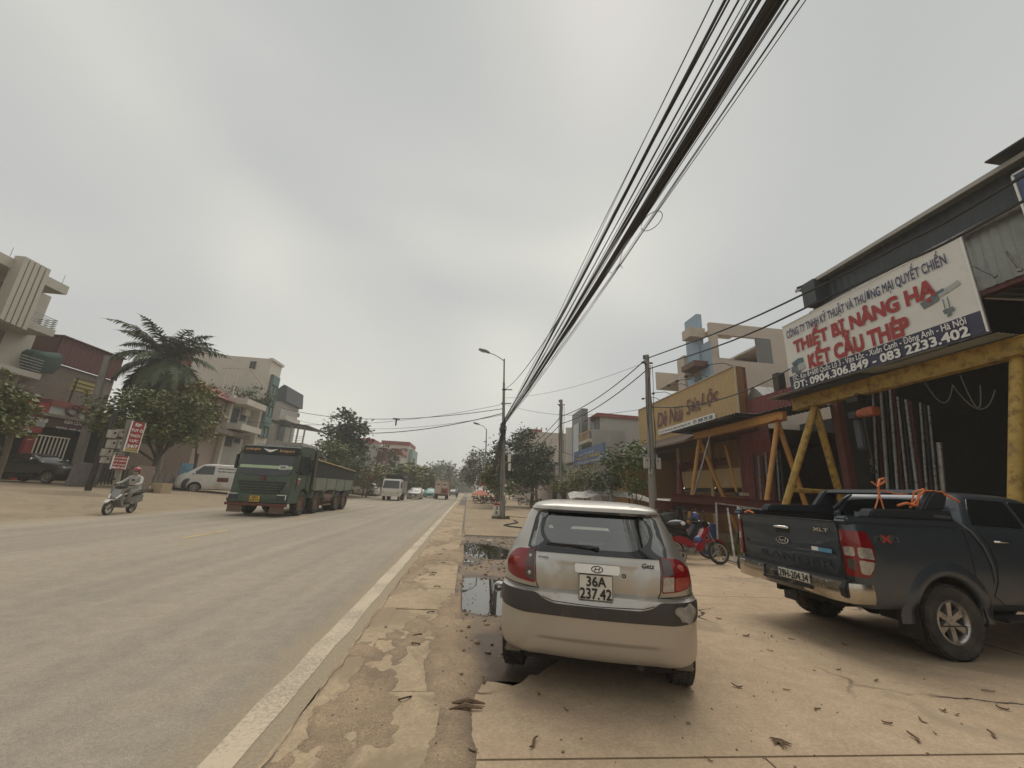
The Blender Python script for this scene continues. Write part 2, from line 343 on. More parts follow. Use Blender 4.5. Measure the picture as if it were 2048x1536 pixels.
# shoulder: drain cover slabs with joints, hooks
mb = MB(); prev = None
for i in range(140):
    y = -4 + i * .25 if i < 120 else 26 + (i - 120) * 6
    a = RE + .03 * mnoise.noise((y * 1.3, 5, 0)) + .02 * mnoise.noise((y * 5., 2, 0)); cur = ((a, y, .012), (-.80, y, .012))
    if prev: mb.quad(prev[0], prev[1], cur[1], cur[0])
    prev = cur
sh = struct('shoulder', mb, M('slab'))
base = sheet(RE - .25, .02, -6, 400, -.02); part('joint_bed', base, 'mud', sh)
ys = [1.35, 2.55, 3.62, 4.72, 5.78, 6.9, 8.0, 9.05, 10.15, 11.2, 12.3, 13.4]; y = 13.4
while y < 40: y += 1.1; ys.append(y)
random.seed(3)
slab_me = None
for a, b in zip([-4, -2.9, -1.8, -.7, .3] + ys[:-1], [-2.9, -1.8, -.7, .3, 1.35] + ys[1:]):
    mb = MB(); x0, x1 = -.80, -.10 + frand(-.015, .03); g = .012; n = 10; top = []; z0 = frand(.006, .016); z1 = z0 + frand(-.004, .004)
    if b < 30:
        o = []
        for k in range(n + 1): o.append((x0 + (x1 - x0) * k / n, a + g + .014 * mnoise.noise((k * .9, a, 0)) + abs(.02 * mnoise.noise((k * 2.3, a, 1)))))
        for k in range(1, 6): o.append((x1 + .02 * mnoise.noise((k, b, 3)), a + g + (b - a - 2 * g) * k / 6))
        for k in range(n, -1, -1): o.append((x0 + (x1 - x0) * k / n, b - g + .014 * mnoise.noise((k * .9, b, 0))))
        mb.prism(o, -.04, z0, 'Z')
    else: mb.prism([(x0, a + g), (x1, a + g), (x1, b - g), (x0, b - g)], -.04, z0, 'Z')
    part('slab', mb, 'slab', sh)
    if a > 0 and b < 12:
        for yy in (a + .12, b - .12):
            if random.random() < .75:
                c = Vector((-.43 + frand(-.1, .1), yy, z0)); th = frand(-.7, .7); u = Vector((math.cos(th), math.sin(th), 0))
                h = MB(); h.tube([c - u * .045 + Vector((0, .03, -.005)), c - u * .05 + Vector((0, 0, .006)), c - u * .02 + Vector((0, -.03, .02)), c + u * .02 + Vector((0, -.03, .02)), c + u * .05 + Vector((0, .0, .006)), c + u * .045 + Vector((0, .03, -.005))], .006, 6)
                part('lifting_hook', h, 'dark_metal', sh, 60)
# mud field with puddles (height field, lies between slabs and forecourt)
MX0, MX1, MY0, MY1 = -.98, 2.75, 1.5, 16.2
def blob(x, y, cx, cy, rx, ry, rot=0.):
    dx, dy = x - cx, y - cy; c, s = math.cos(rot), math.sin(rot); dx, dy = dx * c + dy * s, -dx * s + dy * c
    return max(0., 1 - (dx / rx) ** 2 - (dy / ry) ** 2)
P1, P2, P3 = gnd(948, 1182), gnd(950, 1097), gnd(925, 1122)
def mud_h(x, y):
    n = mnoise.noise((x * 1.4, y * 1.4, 0)) * .5 + mnoise.noise((x * 4.2, y * 4.2, 4)) * .3 + mnoise.noise((x * 11, y * 11, 8)) * .18 + mnoise.noise((x * 24, y * 24, 3)) * .07
    edge = min((y - 4.15 - .55 * max(0, x - .2)) * .5, (15.1 - y) * .4, (2.15 + .12 * (y - 8) - x) * .5, (x + .14) * 3.)
    edge = max(-1., min(1., edge * 2.2))
    h = max(-.030 + .034 * edge + .042 * n, -.034 + .02 * n)
    bk = max(0., min(1., (x + .03 - .10 * mnoise.noise((2, y * 1.6, 0)) - .05 * mnoise.noise((5, y * 5, 0))) / .10)) if x < .4 else 1.
    h -= bk * .080 * max(0., min(1, .22 * n * 2 + 1.5 * blob(x, y, P1.x + .16, P1.y, .80, 1.35, .1) + 1.4 * blob(x, y, P2.x + .20, P2.y - .1, .95, 1.7, .25) + .6 * blob(x, y, P3.x, P3.y, .5, .7)))
    # dirt washed over the slabs and along the joint to the forecourt
    xc = -.04 + .10 * mnoise.noise((0, y * .9, 2)); hw = .13 + .07 * mnoise.noise((3, y * 1.3, 0)) + .05 * max(0, 4.8 - abs(y - 4.6))
    h = max(h, .020 - .034 * ((x - xc) / hw) ** 2 + .016 * n) if y < 5.4 else h
    if x < .05:
        d = mnoise.noise((x * 1.7 + 4, y * .75, 9)) + .45 * mnoise.noise((x * 5, y * 3.1, 2)) + .22 * mnoise.noise((x * 14, y * 12, 6)); h2 = .012 + .050 * (d - .12 + .16 * (x + .45)); h = max(h, min(h2, .030 + .006 * n))
    return h
nx, ny = 108, 420; mb = MB()
for j in range(ny + 1):
    for i in range(nx + 1):
        x = MX0 + (MX1 - MX0) * i / nx; y = MY0 + (MY1 - MY0) * j / ny; mb.v.append((x, y, mud_h(x, y)))
for j in range(ny):
    for i in range(nx): a = j * (nx + 1) + i; mb.f.append((a, a + 1, a + nx + 2, a + nx + 1))
struct('mud', mb, M('mud'), 180)
m = mat('puddle', (.035, .028, .022), .015, var=.05, spec=.9)
b_ = m.node_tree.nodes['Principled BSDF']; b_.inputs['IOR'].default_value = 1.6; b_.inputs['Metallic'].default_value = .0
nb = m.node_tree.nodes.new('ShaderNodeTexNoise'); nb.inputs['Scale'].default_value = 3; bpn = m.node_tree.nodes.new('ShaderNodeBump'); bpn.inputs['Strength'].default_value = .015; m.node_tree.links.new(nb.outputs[0], bpn.inputs['Height']); m.node_tree.links.new(bpn.outputs[0], b_.inputs['Normal'])
struct('puddle_water', sheet(-.14, 1.55, P1.y - 1.6, P1.y + 1.5, -.030), M('puddle'))
struct('puddle_water', sheet(-.14, 2.2, P2.y - 2.0, P2.y + 2.2, -.028), M('puddle'))
# forecourt concrete slabs on the right (each slab a piece, dark joints between)
fc = struct('forecourt', sheet(-.10, 40, -8, 3.2, -.035), M('mud'))
part('joint_bed', sheet(2.6, 40, 3.2, 16, -.035), 'mud', fc)
J = [-6.5, -2.0, 2.83, 7.0, 11.0, 15.2]
def slabp(x0, x1, y0, y1, z):
    g = .007; mb = MB(); mb.prism([(x0 + g, y0 + g), (x1 - g, y0 + g), (x1 - g, y1 - g), (x0 + g, y1 - g)], -.05, z, 'Z'); part('concrete_slab', mb, 'concrete', fc)
for (x0, x1, y0, y1) in [(-.10, 4.2, -6.5, -2), (4.2, 9, -6.5, -2), (9, 16, -6.5, -2), (-.10, 2.0, -2, 2.83), (2.0, 9, -2, 2.83), (9, 16, -2, 2.83), (9, 16, 2.83, 7.0), (9, 16, 7, 11), (9, 16, 11, 15.2)]:
    slabp(x0, x1, y0, y1, 0.)
# slabs next to the mud have an eroded edge
def eroded(pts, z):
    mb = MB(); mb.prism(pts, -.05, z, 'Z'); part('concrete_slab', mb, 'concrete', fc)
e1 = [(-.10, 2.84), (8.99, 2.84), (8.99, 6.99), (2.72, 6.99)]
for k in range(26): t = k / 25; e1.append((2.6 - 2.1 * t + .06 * mnoise.noise((k * .7, 1, 0)), 6.3 - 2.55 * t ** .8 + .10 * mnoise.noise((k * .8, 4, 0))))
for k in range(9): t = k / 8; e1.append((.5 - .60 * t, 3.75 + .5 * math.sin(t * 2.6) * .3 - .1 * t + .05 * mnoise.noise((k * .9, 7, 0))))
eroded(e1, .001)
for (y0, y1) in ((7.0, 11.0), (11.0, 15.2)):
    e2 = [(8.99, y0 + .01), (8.99, y1 - .01)]
    for k in range(20, -1, -1): t = k / 20; e2.append((2.45 + .2 * mnoise.noise((t * 4 + y0, 2, 0)) + .07 * (y0 - 7), y0 + .01 + (y1 - y0 - .02) * t))
    eroded(e2, -.004 if y0 > 8 else .0)
struct('yard', sheet(.0, 60, 15.0, 60, -.012, 4, 4), M('soil'))
struct('yard', sheet(.0, 14, 60, 400, -.014), M('soil'))
# left verge: rises from the road to the shop fronts
mb = MB()
prof = [(RL + .05, -.01), (-13.6, .03), (-14.6, .10), (-16.5, .32), (-18.5, .52), (-20, .58), (-60, .62)]
ysv = [-30 + 2.5 * k for k in range(56)] + [120, 160, 260, 500]
def vz(x, y):
    zs = np.interp(-x, [-p[0] for p in prof], [p[1] for p in prof]); f = max(0., min(1., (95 - y) / 50.)) if y > 45 else 1.
    return float(zs) * f + (.04 * mnoise.noise((x * .5, y * .35, 0)) if x < -13.3 else 0)
xsv = [RL + .05 + .0] + [-13.4, -13.8, -14.6, -15.5, -16.5, -17.5, -18.5, -20, -24, -30, -60]
for j, y in enumerate(ysv):
    for x in xsv: mb.v.append((x + (.12 * mnoise.noise((y * .4, 7, 0)) if x == xsv[0] else 0), y, vz(x, y) + (.006 if x == xsv[0] else 0)))
for j in range(len(ysv) - 1):
    for i in range(len(xsv) - 1): a = j * len(xsv) + i; mb.f.append((a, a + 1, a + len(xsv) + 1, a + len(xsv)))
struct('verge', mb, M('verge'), 180)
# ================================================================== VEHICLE SHELLS
def pchip(xs, ys):
    xs = np.array(xs, float); ys = np.array(ys, float); h = np.diff(xs); d = np.diff(ys) / h; m = np.zeros(len(xs))
    m[0], m[-1] = d[0], d[-1]
    for i in range(1, len(xs) - 1):
        if d[i - 1] * d[i] > 0:
            w1, w2 = 2 * h[i] + h[i - 1], h[i] + 2 * h[i - 1]; m[i] = (w1 + w2) / (w1 / d[i - 1] + w2 / d[i])
    def f(x):
        x = min(max(x, xs[0]), xs[-1]); i = min(max(int(np.searchsorted(xs, x)) - 1, 0), len(h) - 1); t = (x - xs[i]) / h[i]
        return float((1 + 2 * t) * (1 - t) ** 2 * ys[i] + t * (1 - t) ** 2 * h[i] * m[i] + t * t * (3 - 2 * t) * ys[i + 1] + t * t * (t - 1) * h[i] * m[i + 1])
    return f
def inpoly(p, poly):
    x, y = p; c = False; n = len(poly)
    for i in range(n):
        x1, y1 = poly[i]; x2, y2 = poly[i - 1]
        if (y1 > y) != (y2 > y) and x < (x2 - x1) * (y - y1) / (y2 - y1) + x1: c = not c
    return c
def nearest(p, poly):
    best = None; p = Vector(p)
    for i in range(len(poly)):
        a, b = Vector(poly[i - 1]), Vector(poly[i]); d = b - a; t = max(0, min(1, (p - a).dot(d) / max(d.length_squared, 1e-9))); q = a + d * t
        if best is None or (q - p).length < (best - p).length: best = q
    return best
def rpoly(pts, r, n=4):
    """round the corners of a polygon"""
    o = []; N = len(pts)
    for i in range(N):
        a, b, c = Vector(pts[i - 1]), Vector(pts[i]), Vector(pts[(i + 1) % N]); ri = r[i] if isinstance(r, (list, tuple)) else r
        u, v = (a - b), (c - b); k = min(ri, u.length * .45, v.length * .45); p, q = b + u.normalized() * k, b + v.normalized() * k
        for j in range(n + 1): t = j / n; o.append(tuple(p * (1 - t) ** 2 + b * 2 * t * (1 - t) + q * t * t))
    return o
class Shell:
    """car body as a stack of rounded plan outlines; table rows: z, rear y, front y, half width, rear radius, front radius, bow"""
    def __init__(s, rows, dent=None):
        c = list(zip(*rows)); s.z0, s.z1 = c[0][0], c[0][-1]; s.f = [pchip(c[0], q) for q in c[1:]]; s.dent = dent; s.rows = rows
    def par(s, z): return [g(z) for g in s.f]
    def outline(s, z, k):
        """k in 0..5: rear flat, corner, side, front corner, front flat (right half)"""
        yr, yf, w, r, q, bow = s.par(z); r = min(r, w * .9, (yf - yr) * .45); q = min(q, w * .9, (yf - yr) * .45); a, b = w - r, w - q
        yc = yr + bow * (a / w) ** 2; yfc = yf - bow * (b / w) ** 2
        if k <= 1: x = a * k; p = (x, yr + bow * (x / w) ** 2)
        elif k <= 2: t = (k - 1) * math.pi / 2; p = (a + r * math.sin(t), yc + r * (1 - math.cos(t)))
        elif k <= 3: t = k - 2; p = (w, yc + r + (yfc - q - yc - r) * t)
        elif k <= 4: t = (k - 3) * math.pi / 2; p = (b + q * math.cos(t), yfc - q * (1 - math.sin(t)))
        else: x = b * (5 - k); p = (x, yf - bow * (x / w) ** 2)
        if s.dent: return s.dent(p[0], p[1], z, k)
        return p
    def u2k(s, u, z):
        yr, yf, w, r, q, bow = s.par(z); a = w - r
        if u <= a: return u / a
        if u <= a + r * math.pi / 2: return 1 + (u - a) / (r * math.pi / 2)
        return min(3, 2 + (u - a - r * math.pi / 2) / max(.1, yf - q - yr - r))
    def U(s, u, z, off=0.):
        sg = 1 if u >= 0 else -1; k = s.u2k(abs(u), z); x, y = s.outline(z, k); p = Vector((sg * x, y, z))
        if off:
            e = .004; k2 = s.u2k(abs(u) + e, z); x2, y2 = s.outline(z, k2); x3, y3 = s.outline(z + e, s.u2k(abs(u), z + e))
            t1 = Vector((sg * (x2 - x), y2 - y, 0)); t2 = Vector((sg * (x3 - x), y3 - y, e)); n = t1.cross(t2) * sg
            p += n.normalized() * off if n.length > 1e-12 else Vector((0, -off, 0))
        return p
    def sidex(s, y, z):
        yr, yf, w, r, q, bow = s.par(z); yc = yr + bow * ((w - r) / w) ** 2; yfc = yf - bow * ((w - q) / w) ** 2
        if y < yc + r: t = max(-1, min(1, (yc + r - y) / r)); return w - r + r * math.sqrt(max(0, 1 - t * t))
        if y > yfc - q: t = max(-1, min(1, (y - yfc + q) / q)); return w - q + q * math.sqrt(max(0, 1 - t * t))
        return w
    def fronty(s, x, z):
        yr, yf, w, r, q, bow = s.par(z); b = w - q; x = abs(x)
        if x <= b: return yf - bow * (x / w) ** 2
        t = min(1, (x - b) / q); return yf - bow * (b / w) ** 2 - q * (1 - math.sqrt(max(0, 1 - t * t)))
    def grid(s, zs, ks, cuts_rear=(), cuts_side=(), cuts_front=(), kill=None, top=True):
        """cuts: polygons in (x,z) / (y,z); faces inside are removed and the rim snapped on the outline"""
        mb = MB(); full = [-k for k in reversed(ks[1:])] + list(ks) if ks[-1] < 5 else [-k for k in reversed(ks[1:-1])] + list(ks)
        closed = ks[-1] >= 5; V = {}
        zz = list(zs); P = []
        for j, z in enumerate(zz):
            row = []
            for k in full:
                sg = -1 if k < 0 else 1; x, y = s.outline(z, abs(k)); row.append([sg * x, y, z, abs(k)])
            P.append(row)
        nk = len(full); rem = set()
        def cutset(p):
            if p[3] < 1.8:
                return [('r', c) for c in cuts_rear]
            if p[3] <= 3.3: return [('s', c) for c in cuts_side]
            return [('f', c) for c in cuts_front]
        ins = {}
        for j in range(len(zz)):
            for i in range(nk):
                p = P[j][i]
                for t, c in cutset(p):
                    q = (p[1], p[2]) if t == 's' else (p[0], p[2])
                    if inpoly(q, c): ins[(j, i)] = (t, c)
        faces = []
        rng = range(nk) if closed else range(nk - 1)
        for j in range(len(zz) - 1):
            for i in rng:
                i2 = (i + 1) % nk; ids = [(j, i), (j, i2), (j + 1, i2), (j + 1, i)]
                if all(q in ins for q in ids): continue
                ce = [sum(P[a][b][c] for a, b in ids) / 4 for c in range(4)]
                if kill and kill(*ce[:3]): continue
                faces.append(ids)
        for (j, i), (t, c) in ins.items():
            p = P[j][i]
            q = nearest((p[1], p[2]) if t == 's' else (p[0], p[2]), c)
            if t == 's': p[1] = q.x
            else: p[0] = q.x
            p[2] = q.y
        for j in range(len(zz)):
            for i in range(nk): V[(j, i)] = len(mb.v); mb.v.append(tuple(P[j][i][:3]))
        for ids in faces: mb.f.append(tuple(V[q] for q in ids))
        if top and closed: mb.f.append(tuple(V[(len(zz) - 1, i)] for i in range(nk)))
        return mb
def patch(poly, fmap, step=.06, thick=.0, hole=None):
    """flat polygon in 2d cut on a grid and mapped by fmap(a, b, off) -> Vector"""
    bm = bmesh.new(); vs = [bm.verts.new((p[0], p[1], 0)) for p in poly]; bm.faces.new(vs)
    for ax in (0, 1):
        lo = min(p[ax] for p in poly); hi = max(p[ax] for p in poly); n = int((hi - lo) / step)
        for k in range(1, n + 1):
            co = Vector((0, 0, 0)); co[ax] = lo + (hi - lo) * k / (n + 1); no = Vector((0, 0, 0)); no[ax] = 1
            bmesh.ops.bisect_plane(bm, geom=bm.verts[:] + bm.edges[:] + bm.faces[:], plane_co=co, plane_no=no, dist=1e-6)
    bm.verts.index_update(); mb = MB()
    if not thick:
        mb.v = [tuple(fmap(v.co.x, v.co.y, 0)) for v in bm.verts]; mb.f = [tuple(v.index for v in f.verts) for f in bm.faces]
    else:
        n = len(bm.verts); mb.v = [tuple(fmap(v.co.x, v.co.y, thick)) for v in bm.verts] + [tuple(fmap(v.co.x, v.co.y, -.004)) for v in bm.verts]
        mb.f = [tuple(v.index for v in f.verts) for f in bm.faces]
        for e in bm.edges:
            if len(e.link_faces) == 1: a, b = e.verts[0].index, e.verts[1].index; mb.f.append((a, b, b + n, a + n))
    bm.free(); return mb
def ring(outer, inner, fmap, off):
    """band between two outlines with equal counts"""
    n = len(outer); mb = MB(); mb.v = [tuple(fmap(*p, off)) for p in outer] + [tuple(fmap(*p, off)) for p in inner]
    mb.f = [(i, (i + 1) % n, (i + 1) % n + n, i + n) for i in range(n)]; return mb
def resample(poly, n):
    pts = [Vector(p) for p in poly]; L = [0.]
    for i in range(len(pts)): L.append(L[-1] + (pts[(i + 1) % len(pts)] - pts[i]).length)
    o = []
    for k in range(n):
        d = L[-1] * k / n; i = max(j for j in range(len(pts)) if L[j] <= d + 1e-9); t = (d - L[i]) / max(1e-9, L[i + 1] - L[i]); o.append(tuple(pts[i].lerp(pts[(i + 1) % len(pts)], t)))
    return o
def seam(path, fmap, wd=.006, off=.0015, step=.04):
    pts = []
    for a, b in zip(path[:-1], path[1:]):
        a, b = Vector(a), Vector(b); n = max(1, int((b - a).length / step))
        pts += [a.lerp(b, k / n) for k in range(n)]
    pts.append(Vector(path[-1])); mb = MB(); mb.tube([fmap(p.x, p.y, off) for p in pts], wd / 2, 5); return mb
def make_wheel(parent, loc, r, wd, rim_r, side=1, spokes=6, rim_mat='rim_alloy', seg=28, style=0, tread=True, name='wheel'):
    """wheel with its axle along X; side=+1 outer face towards +x"""
    w_ = bpy.data.objects.new(name, None); COL.objects.link(w_); w_.parent = parent; w_.location = loc
    h = wd / 2; s = side; k = r - rim_r
    t = MB(); t.lathe([(rim_r, -h * .80), (rim_r + k * .35, -h * .98), (r - k * .18, -h), (r - .012, -h * .78), (r, -h * .5), (r, h * .5), (r - .012, h * .78), (r - k * .18, h), (rim_r + k * .35, h * .98), (rim_r, h * .80), (rim_r - .01, 0)], (0, 0, 0), 'X', seg, True)
    if tread:
        n = 44
        for i in range(n):
            a = 2 * math.pi * i / n
            for q in (-.62, 0, .62):
                mx = Matrix.Rotation(a + (.07 if q == 0 else 0), 3, 'X'); t.box(mx @ Vector((q * h, 0, r + .0)), (h * .5, 2 * math.pi * r / n * .72, .009), mx=mx)
    part('tyre', t, 'rubber', w_, 35)
    rm = MB()
    rm.lathe([(rim_r, -h * .8), (rim_r - .015, -h * .7), (rim_r - .03, h * .3), (rim_r - .02, h * .62), (rim_r + .004, h * .80), (rim_r - .018, h * .84)], (0, 0, 0), 'X', seg)
    rm.lathe([(0, h * .62), (rim_r * .20, h * .62), (rim_r * .24, h * .50), (rim_r * .24, h * .1)], (0, 0, 0), 'X', 14)
    for i in range(spokes):
        a = 2 * math.pi * i / spokes; mx = Matrix.Rotation(a, 3, 'X'); ww = rim_r * (.30 if spokes <= 6 else .16)
        b0 = len(rm.v)
        vs = [(h * .56, -ww * .42, rim_r * .18), (h * .56, ww * .42, rim_r * .18), (h * .66, -ww * .5, rim_r * .96), (h * .66, ww * .5, rim_r * .96), (h * .2, -ww * .5, rim_r * .18), (h * .2, ww * .5, rim_r * .18), (h * .35, -ww * .6, rim_r * .96), (h * .35, ww * .6, rim_r * .96)]
        rm.add([mx @ Vector(v) for v in vs], [(0, 1, 3, 2), (0, 2, 6, 4), (1, 5, 7, 3), (4, 6, 7, 5), (0, 4, 5, 1)])
    part('rim', rm, rim_mat, w_, 40)
    d = MB(); d.lathe([(0, h * .12), (rim_r * .98, h * .12)], (0, 0, 0), 'X', 20); part('brake_disc', d, 'underbody', w_)
    if s < 0: w_.rotation_euler = (0, 0, math.pi)
    return w_
# ================================================================== SILVER HATCHBACK
mat('silver', (.48, .455, .415), .34, .75, var=.03, scale=3, coat=.35, dirt=(.32, .26, .19), dirt_amt=.10, dirt_scale=2.2)
# dust gathers low on the body
def dusty(m, z0, z1, amt=.8, col=DUST, seed=2.5):
    t = m.node_tree; b = t.nodes['Principled BSDF']; src = b.inputs['Base Color'].links[0].from_socket; N, L = t.nodes.new, t.links.new
    tc = N('ShaderNodeTexCoord'); sp = N('ShaderNodeSeparateXYZ'); L(tc.outputs['Object'], sp.inputs[0]); mr = N('ShaderNodeMapRange'); mr.inputs[1].default_value = z1; mr.inputs[2].default_value = z0; mr.inputs[3].default_value = 0; mr.inputs[4].default_value = amt; L(sp.outputs[2], mr.inputs[0])
    nz = N('ShaderNodeTexNoise'); nz.inputs['Scale'].default_value = seed; nz.inputs['Detail'].default_value = 8; L(tc.outputs['Object'], nz.inputs['Vector'])
    mu = N('ShaderNodeMath'); mu.operation = 'MULTIPLY'; L(mr.outputs[0], mu.inputs[0]); r = N('ShaderNodeMapRange'); r.inputs[1].default_value = .3; r.inputs[2].default_value = .65; L(nz.outputs['Fac'], r.inputs[0]); L(r.outputs[0], mu.inputs[1])
    mx = N('ShaderNodeMix'); mx.data_type = 'RGBA'; mx.inputs[7].default_value = (*col, 1); L(mu.outputs[0], mx.inputs[0]); L(src, mx.inputs[6]); L(mx.outputs[2], b.inputs['Base Color'])
    if b.inputs['Metallic'].default_value > 0:
        mm = N('ShaderNodeMapRange'); mm.inputs[1].default_value = 0; mm.inputs[2].default_value = 1; mm.inputs[3].default_value = b.inputs['Metallic'].default_value; mm.inputs[4].default_value = 0; L(mu.outputs[0], mm.inputs[0]); L(mm.outputs[0], b.inputs['Metallic'])
    return m
dusty(M('silver'), .15, .62, .35, (.34, .28, .205))
mat('bumper_trim', (.045, .040, .040), .42, var=.1, dirt=(.16, .13, .105), dirt_amt=.12, dirt_scale=3, bump=.04, bump_scale=120)
mat('scuffed', (.20, .18, .16), .75, col2=(.42, .38, .34), scale=14, bump=.4, bump_scale=30)
mat('fabric_dark', (.045, .043, .04), .95, bump=.15, bump_scale=120)
mat('plate_white', (.66, .63, .56), .5, var=.05, dirt=(.42, .35, .26), dirt_amt=.2, dirt_scale=12)
glass('car_glass', (.66, .70, .66), .36)
glass('car_glass_dark', (.10, .11, .11), .50)
def getz_dent(x, y, z, k):
    if k < 1.2:
        a = 1 - max(0, min(1, (abs(x) - (.30 + .05 * (z - .74) / .2)) / .045)); b = max(0, min(1, (z - .70) / .03)) * max(0, min(1, (1.015 - z) / .055))
        s = (lambda t: t * t * (3 - 2 * t)); y += .034 * s(a) * s(b)
        if .42 < z < .30: pass
        y += .012 * s(max(0, min(1, (.44 + .05 * (abs(x) < .0) - z) / .03))) * s(max(0, min(1, (.52 - abs(x)) / .08)))
    if k <= 2.2 and .565 < z < .775:
        pass
    return x, y
gz_rows = [(.285, .06, 3.66, .795, .31, .48, .085), (.31, .035, 3.70, .812, .32, .48, .085), (.36, .018, 3.76, .824, .33, .5, .09), (.45, .006, 3.81, .830, .335, .5, .09), (.58, .0, 3.82, .832, .34, .5, .09), (.68, -.008, 3.80, .834, .34, .5, .09), (.755, .0, 3.74, .834, .34, .5, .09), (.775, .056, 3.72, .828, .34, .5, .085), (.84, .050, 3.66, .825, .34, .5, .08), (.93, .052, 3.45, .815, .335, .5, .08), (.97, .060, 3.2, .808, .332, .45, .078), (1.0, .085, 2.95, .80, .33, .42, .075), (1.05, .125, 2.74, .782, .32, .4, .075), (1.15, .178, 2.50, .722, .25, .36, .065), (1.27, .25, 2.24, .670, .22, .32, .06), (1.365, .31, 2.02, .626, .20, .3, .055), (1.395, .328, 1.95, .61, .20, .3, .05), (1.405, .285, 1.93, .604, .20, .3, .05), (1.43, .288, 1.86, .585, .20, .3, .05), (1.455, .33, 1.76, .565, .26, .32, .05), (1.475, .44, 1.58, .49, .30, .32, .04), (1.488, .62, 1.35, .36, .25, .25, .02), (1.492, .85, 1.15, .15, .1, .1, .0)]
G = Shell(gz_rows, getz_dent)
car = thing('hatchback_car', 'silver hatchback parked on the forecourt, seen from behind, plate 36A 237.42', 'car', (1.107, 3.407, 0), -R(15.1))
kr = [0, .12, .24, .36, .44, .5, .56, .62, .70, .78, .86, .93, 1, 1.12, 1.25, 1.38, 1.5, 1.62, 1.75, 1.88, 2] + [2 + i / 34 for i in range(1, 35)] + [3.15, 3.3, 3.5, 3.7, 3.85, 4, 4.2, 4.4, 4.6, 4.8, 5]
zr = sorted(set([.285, .295, .31, .335, .36, .38, .40, .41, .42, .43, .44, .45, .49, .53, .58, .63, .68, .72, .74, .755, .765, .775, .79, .81, .84, .88, .92, .95, .97, .985, 1.0, 1.015, 1.03, 1.05, 1.08, 1.115, 1.15, 1.19, 1.23, 1.27, 1.31, 1.34, 1.365, 1.38, 1.395, 1.4, 1.405, 1.418, 1.43, 1.443, 1.455, 1.465, 1.475, 1.482, 1.488, 1.492]))
def circ(cy, cz, r, n=36): return [(cy + r * math.cos(2 * math.pi * i / n), cz + r * math.sin(2 * math.pi * i / n)) for i in range(n)]
WR = .287; AX1, AX2 = .66, 3.11
arch1 = [(p[0], p[1]) for p in circ(AX1, WR + .02, .335)]; arch2 = circ(AX2, WR + .02, .335)
fr = lambda x, z, off=0: G.U(math.copysign(min(abs(x), 9), x), z, off)
win_out = rpoly([(-.605, 1.052), (.605, 1.052), (.54, 1.386), (-.54, 1.386)], [.03, .03, .05, .05], 4)
win_in = rpoly([(-.30, 1.092), (.30, 1.092), (.415, 1.135), (.468, 1.21), (.455, 1.30), (.43, 1.352), (-.43, 1.352), (-.455, 1.30), (-.468, 1.21), (-.415, 1.135)], .04, 3)
win_cut = rpoly([(-.545, 1.07), (.545, 1.07), (.485, 1.372), (-.485, 1.372)], .03, 3)
side_w1 = [(.62, 1.085), (1.42, 1.055), (1.42, 1.35), (.86, 1.355), (.70, 1.24)]; side_w2 = [(1.50, 1.055), (2.42, 1.03), (2.05, 1.33), (1.5, 1.35)]
wsh = [(-.60, 1.06), (.60, 1.06), (.50, 1.37), (-.50, 1.37)]
body = G.grid(zr, kr, [win_cut], [arch1, arch2, side_w1, side_w2], [wsh])
part('body', body, 'silver', car, 38)
n = 48; wo, wi = resample(win_out, n), resample(win_in, n)
# align starts
def align(a, b):
    best = min(range(len(b)), key=lambda s: sum((Vector(a[i]) - Vector(b[(i + s) % len(b)])).length for i in range(0, len(a), 6))); return b[best:] + b[:best]
wi = align(wo, wi)
rw = part('rear_window', patch(win_out, fr, .05), 'car_glass', car, 60)
for v in rw.data.vertices: v.co.y -= .004
rwb = ring(wo, wi, fr, .007); part('window_border', rwb, 'dark_glass', rw, 60)
for sg in (-1, 1):
    sm = lambda y, z, off=0, sg=sg: Vector((sg * (G.sidex(y, z) + off), y, z))
    for wp in (side_w1, side_w2): part('side_window', patch([(a + (.02 if a < 1.2 else -.02) * 0, b) for a, b in wp], lambda y, z, off, sm=sm: sm(y, z, .003), .1), 'car_glass', car, 60)
    for i, a in enumerate((AX1, AX2)):
        make_wheel(car, (sg * .725, a, WR), WR, .19, .185, sg, 8)
        li = MB(); li.lathe([(.34, 0), (.34, .20), (.0, .20)], (0, 0, 0), 'X', 20); li.v = [(a_, b_, max(c_, -.08)) for a_, b_, c_ in li.v]; li.xf(Matrix.Translation((sg * .80 if sg < 0 else .80, a, WR + .02)) @ Matrix.Scale(-1 if sg > 0 else 1, 4, (1, 0, 0))); li.f = [f for f in li.f]
        part('wheel_liner', li, 'underbody', car, 60)
    fl = MB(); fl.prism([(-.02, .03), (.13, .03), (.14, .15), (-.01, .15)], .33, .35, 'Y'); fl.xf(Matrix.Translation((.66 if sg > 0 else -.77, .0, .165))); part('mud_flap', fl, 'slate_rubber' if 'slate_rubber' in MATS else mat('slate_rubber', (.16, .145, .125), .8, dirt=DUST, dirt_amt=.5), car, bev=.01)
part('windscreen', patch(wsh, lambda x, z, off: Vector((x, G.fronty(x, z) + .004, z)), .1), 'car_glass', car, 60)
